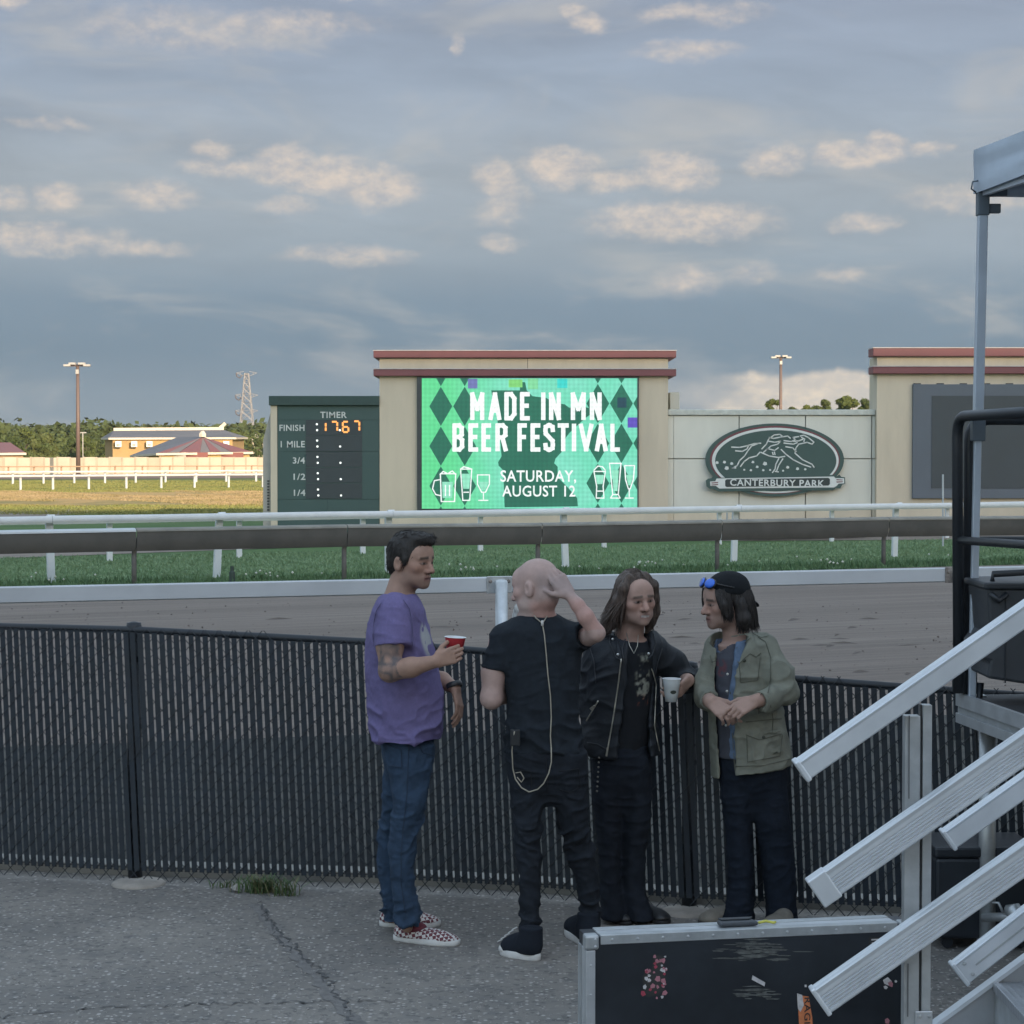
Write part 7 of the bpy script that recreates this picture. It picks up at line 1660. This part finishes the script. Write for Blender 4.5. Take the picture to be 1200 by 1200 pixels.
    mesh_obj('emblem', pts, [tuple(range(n_))], mat('emblem_dark', (.04, .05, .04), .6), ob)
    return t
# ---------------------------------------------------------------- 4: man in olive field jacket and cap, facing left
def person_olive():
    D = 9.28; g = G(885, 1084); t = thing('person', Vector((g.x, g.y, 0)), 'person in olive field jacket and backwards cap with blue sunglasses on top', 'person')
    P = lambda x, y, dy=0.0: V3(U(x, y, D + dy))
    H = Head(P(850, 705, -.02), unit((-.92, -.36, -.08)), (.04, 0, 1), .236)
    b = Vol(.0048); H.grow(b, .95, nose=1.05, ears=False)
    b.cap(H.p(0, -.03, -.05), P(864, 752, .01), .052, .064, .03)
    b.stack([rowpx(756, 842, 884, D, .07), rowpx(790, 842, 890, D, .08), rowpx(880, 848, 895, D, .08)], .04)
    sh, el, wr = P(902, 765, -.10), P(922, 812, -.13), P(884, 822, -.25); b.chain([P(890, 775, -.04), el], [.042, .042], .03); b.chain([el, wr], [.042, .031], .02)
    hand(b, wr, P(862, 832, -.29) - wr, np.array((-.15, .55, -.75)), -1, curl=(28, 40, 30), spread=4, thumb=(30, 20), sc_=1.0, curls=[(14, 22, 15), (34, 50, 30), (42, 55, 35), (45, 60, 35)])
    sh2, el2, wr2 = P(838, 765, .05), P(828, 818, -.03), P(833, 822, -.20); b.chain([P(845, 772, .04), el2], [.042, .042], .03); b.chain([el2, wr2], [.042, .031], .02)
    hand(b, wr2, P(850, 835, -.27) - wr2, np.array((.3, .5, -.7)), 1, curl=(35, 50, 35), spread=3, thumb=(30, 25), sc_=.98)
    b.chain([P(880, 880), P(864, 930), P(867, 1000), P(868, 1074)], [.05, .03, .024, .02], .02); b.chain([P(880, 880), P(905, 930), P(911, 1000, .02), P(915, 1078, .03)], [.05, .03, .024, .02], .02)
    Vt, Q, Nn = b.mesh(); c = H.paint(Vt, SKIN4, (.05, .04, .035), (.24, .12, .11), .28, (.15, .115, .10)); fast_mesh('body', Vt, Q, M_skin, t, c)
    A = H.A(); s_ = H.s; hm = M_hair('dark_straight_hair', (.030, .026, .025)); h = Vol(.005)
    h.ell(H.p(0, -.025, .035), np.array((.081, .095, .082)) * s_, A, .02); h.ell(H.p(0, -.06, -.055), np.array((.078, .052, .075)) * s_, A, .03)
    for q in (-1, 1): h.chain([H.p(q * .060, .058, .052), H.p(q * .074, .050, .0), H.p(q * .078, .040, -.055)], [.016, .018, .012], .02); h.chain([H.p(q * .078, -.035, .0), H.p(q * .082, -.045, -.075), H.p(q * .078, -.055, -.118)], [.025, .03, .016], .02)
    h.ell(H.p(0, .118, -.01), np.array((.072, .060, .09)) * s_, A, .010, 's')
    for q in (-1, 1): h.ell(H.p(q * .09, .012, -.060), np.array((.022, .012, .040)) * s_, A, .008, 's')
    garment('hair', h, hm, t, .0036, (60, 60, 10), 18, warp=.15)
    rr = random.Random(14); LK = []
    for k in range(420):
        q = -1 if rr.random() < .75 else 1
        if rr.random() < .62: f0 = rr.uniform(-.105, -.012); a = H.p(q * .078, f0 * .9, .05); s = H.p(q * .088 * rr.uniform(.93, 1.08), f0, -.03); tip = H.p(q * rr.uniform(.055, .092), f0 * 1.05 + rr.uniform(-.02, .01), rr.uniform(-.15, -.105))
        else: f0 = rr.uniform(.012, .078); a = H.p(q * .072 * (1 - max(0, f0 - .04) * 4), f0, .065); s = H.p(q * .083 * rr.uniform(.92, 1.06), f0 * .95, .0); tip = H.p(q * rr.uniform(.062, .085), f0 * .7 + rr.uniform(-.02, .012), rr.uniform(-.09, -.045))
        LK.append((a, s, tip))
    locks('hair_strands', LK, hm, t, .0030, 15)
    # cap worn backwards, bill at the nape, sunglasses above the forehead
    cp = Vol(.005); cp.ell(H.p(0, -.018, .052), np.array((.089, .105, .086)) * s_, A, .02); cp.half(H.p(0, 0, .040), A[2] * -1 + A[1] * .25, H.c - .3, H.c + .3)
    mc = cloth('black_cap_cotton', (.014, .016, .019), var=.15); co = garment('cap', cp, mc, t, .0012, (20, 20, 20), 2)
    bl = Vol(.005); bl.ell(H.p(0, -.112, -.005), np.array((.068, .058, .012)) * s_, np.stack([A[0], unit(A[1] + A[2] * .75), unit(A[2] - A[1] * .75)]), .01); bl.half(H.p(0, -.088, .03), A[1], H.c - .3, H.c + .3); garment('cap_bill', bl, mc, co, 0)
    sg_ = MB(); mgl = mat('blue_mirror_lens', (.02, .13, .62), .12, .3, var=.1, vscale=40., spec=.9); mfr = mat('black_frame', (.015, .015, .017), .35)
    fr = Vol(.0035)
    for q in (-1, 1):
        c_ = H.p(q * .036, .086, .092); nn = unit(A[1] * .80 + A[2] * .45 + A[0] * q * .22); uu = unit(A[2] - nn * (A[2] @ nn)); rr_ = np.cross(nn, uu); le = Vol(.0035); le.ell(c_ + nn * .007, (.034, .024, .006), np.stack([rr_, uu, nn]), .004); garment('lens', le, mgl, t, 0)
        fr.ell(c_, (.037, .027, .007), np.stack([rr_, uu, nn]), .004); fr.chain([H.p(q * .066, .070, .092), H.p(q * .092, .0, .070)], [.004, .004], .003)
    fr.cap(H.p(-.01, .096, .094), H.p(.01, .096, .094), .004, .004, .004); garment('sunglasses_frame', fr, mfr, t, 0)
    # grey tee, open denim shirt, olive jacket
    v = Vol(.006); v.stack([rowpx(750, 836, 872, D, .10, -.01), rowpx(775, 832, 880, D, .13), rowpx(830, 834, 880, D, .135), rowpx(888, 836, 880, D, .13)], .03); v.cap(P(852, 756, -.03), P(848, 738, -.05), .056, .060, .006, 's')
    def tc(Vv): 
        c = np.tile(np.array((.070, .074, .092)), (len(Vv), 1)); m = (ss(.04 - np.linalg.norm((Vv - P(845, 783, -.12)) * np.array((1.3, .4, .8)), axis=1), 0, .015) * (vnoise(Vv * 50, 3) > -.1))[:, None]; return c * (1 - m * .6) + np.array((.16, .05, .06)) * m * .6
    garment('t_shirt', v, cloth('grey_print_jersey', (.1, .1, .1), attr='Col'), t, .003, (9, 9, 18), 41, None, tc)
    v = Vol(.006); v.stack([rowpx(748, 838, 880, D, .12), rowpx(775, 834, 890, D, .142), rowpx(830, 838, 890, D, .147), rowpx(886, 843, 885, D, .145)], .03)
    q0, q1 = P(842, 745), P(846, 815)
    v.add(lambda x, y, z: np.maximum(np.maximum((P(843, 760)[0] + (z * 0)) - x, x - (P(859, 745)[0] + (P(848, 820)[0] - P(859, 745)[0]) * np.clip((P(0, 745)[2] - z) / (P(0, 745)[2] - P(0, 820)[2]), 0, 1))), y - (D - .06)), P(830, 850, -.3), P(870, 730, -.05), .005, 's')
    v.cap(P(853, 752, -.03), P(848, 734, -.05), .060, .068, .006, 's')
    garment('denim_shirt', v, cloth('light_denim', (.115, .165, .25), var=.2, vs=20.), t, .003, (9, 9, 18), 43)
    mo = cloth('olive_cotton', (.205, .210, .172), var=.14, vs=14., bump=.4)
    v = Vol(.006)
    v.stack([rowpx(739, 842, 888, D, .085, .01), rowpx(745, 832, 900, D, .125), rowpx(758, 828, 908, D, .15), rowpx(785, 826, 914, D, .162), rowpx(815, 826, 918, D, .165), rowpx(850, 827, 924, D, .17), rowpx(880, 829, 930, D, .175), rowpx(912, 830, 931, D, .178)], .03)
    v.chain([P(896, 758, -.06), P(914, 790, -.12), P(921, 812, -.145)], [.072, .066, .062], .04); v.chain([P(921, 812, -.145), P(901, 820, -.215), P(884, 823, -.25)], [.060, .056, .052], .03)
    v.chain([P(840, 758, .04), P(830, 800, .0), P(828, 818, -.04)], [.066, .064, .062], .04); v.cap(P(828, 818, -.04), P(833, 822, -.19), .058, .050, .03)
    # open front wedge
    def wedge(x, y, z):
        tt = np.clip((P(0, 742)[2] - z) / (P(0, 742)[2] - P(0, 900)[2]), 0, 1.15); xl = np.interp(tt, (0, .25, .5, 1.15), [P(a_, 800)[0] for a_ in (843, 838, 839, 845)]); xr = np.interp(tt, (0, .25, .5, 1.15), [P(a_, 800)[0] for a_ in (872, 856, 853, 856)]); return np.maximum(np.maximum(xl - x, x - xr), y - (D - .05))
    v.add(wedge, P(830, 930, -.20), P(880, 735, -.02), .006, 's'); v.cap(P(854, 752, -.02), P(850, 732, -.05), .068, .080, .008, 's')
    v.cap(P(884, 823, -.25), P(872, 828, -.28), .040, .040, .005, 's'); v.cap(P(833, 822, -.19), P(838, 827, -.24), .040, .040, .005, 's')
    # collar, pocket flaps
    v.cap(P(858, 746, -.10), P(878, 742, -.08), .022, .020, .012, flat=((0, 1, 0), .5)); v.cap(P(838, 746, -.11), P(844, 738, -.08), .016, .016, .012, flat=((0, 1, 0), .5))
    v.cap(P(866, 770, -.152), P(884, 764, -.146), .022, .022, .004, flat=((0, 1, 0), .28)); v.cap(P(876, 862, -.160), P(914, 856, -.148), .024, .024, .004, flat=((0, 1, 0), .4)); v.cap(P(878, 884, -.158), P(914, 878, -.146), .036, .036, .005, flat=((0, 1, 0), .30))
    v.cap(P(878, 748, -.125), P(898, 750, -.12), .012, .012, .005, flat=((0, 0, 1), .5))
    v.half(P(900, 901), unit((.14, 0, -1)), P(856, 940, -.4), P(960, 880, .4)); v.half(P(840, 911), unit((.0, 0, -1)), P(800, 940, -.4), P(857, 905, .4))
    v.stack([rowpx(880, 842, 918, D, .125), rowpx(920, 842, 918, D, .125)], .006, 's')
    def jm(Vv): return .55 + .7 * ss(Vv[:, 1] * -1 + D, .02, .2)
    jk_ = garment('field_jacket', v, mo, t, .0080, (10, 10, 14), 45, jm)
    sm_ = mat('olive_shade', (.110, .113, .090), .95); K = 'field_jacket'
    for pts in ([(862, 770), (866, 778), (872, 772), (879, 766), (886, 770), (892, 765)], [(874, 861), (890, 867), (916, 860)], [(874, 846), (916, 842)], [(875, 862), (876, 893), (914, 886), (917, 861)], [(866, 776), (868, 800), (888, 797), (891, 770)], [(888, 746), (897, 752), (903, 770), (903, 795), (900, 812)],
                [(858, 752), (862, 760), (872, 754), (880, 747)], [(857, 765), (855, 790), (854, 815)], [(857, 842), (859, 870), (861, 902)], [(882, 742), (892, 747), (901, 745)], [(830, 752), (835, 757), (840, 752)], [(832, 768), (834, 776), (840, 774)], [(862, 898), (895, 897), (928, 889)], [(893, 812), (887, 820), (889, 836)], [(905, 858), (906, 842), (903, 826)]):
        seam(K, pts, D, sm_, jk_, .0018)
    for x, y in ((858, 790), (857, 812), (872, 774), (895, 864)): MB().lathe(lay(K, [(x, y)], D, .001)[0], [(.001, .003), (.007, .002), (.008, 0)], 10, (0, -1, 0)).out('button', mat('olive_button', (.05, .055, .04), .5), t, True)
    for k in range(4): MB().lathe(U(852.5 - k * .6, 790 + k * 20, D - .151), [(.001, .003), (.005, .002), (.006, 0)], 8, (0, -1, 0)).out('button', mat('pearl_button', (.5, .5, .48), .4), t, True)
    j = Vol(.006)
    j.stack([rowpx(875, 842, 918, D, .12), rowpx(900, 841, 920, D, .13), rowpx(915, 845, 919, D, .115), rowpx(936, 858, 910, D, .085), rowpx(958, 875, 895, D, .045)], .02)
    j.stack([rowpx(888, 842, 884, D, .11), rowpx(930, 843, 883, D, .092, -.01), rowpx(960, 848, 881, D, .085), rowpx(1000, 851, 883, D, .078), rowpx(1035, 852, 884, D, .075), rowpx(1060, 850, 884, D, .08), rowpx(1078, 846, 885, D, .088)], .03); j.stack([rowpx(888, 878, 920, D, .11), rowpx(930, 884, 924, D, .092), rowpx(960, 884, 926, D, .088), rowpx(1000, 890, 932, D, .082, .02), rowpx(1035, 895, 934, D, .08, .03), rowpx(1060, 897, 934, D, .082, .03), rowpx(1080, 897, 935, D, .088, .03)], .03)
    garment('trousers', j, cloth('navy_twill', (.012, .017, .027), var=.2), t, .005, (10, 10, 24), 49)
    ts = cloth('tan_suede', (.20, .18, .15), var=.15); bs = mat('dark_rubber', (.05, .045, .04), .8)
    shoe('shoe', G(866, 1078), G(820, 1084), .10, .09, ts, bs, t, ankle=1, sole=.018); shoe('shoe', G(925, 1084), G(893, 1094), .10, .09, ts, bs, t, ankle=1, sole=.018)
    return t
person_purple(); person_bald(); person_leather(); person_olive()

# ================================================================== HAZE
def haze():
    m = bpy.data.materials.new('thin_haze'); m.use_nodes = True; nt = m.node_tree; nt.nodes.clear()
    v = nt.nodes.new('ShaderNodeVolumePrincipled'); v.inputs['Color'].default_value = (.84, .88, .90, 1); v.inputs['Density'].default_value = .00008; v.inputs['Anisotropy'].default_value = .2
    o = nt.nodes.new('ShaderNodeOutputMaterial'); nt.links.new(v.outputs[0], o.inputs['Volume'])
    hz = box('haze', (-2200, -120, -1.5), (2200, 1900, 60), m); tag(hz, 'thin evening haze over the racecourse', 'haze', kind='stuff')
haze()
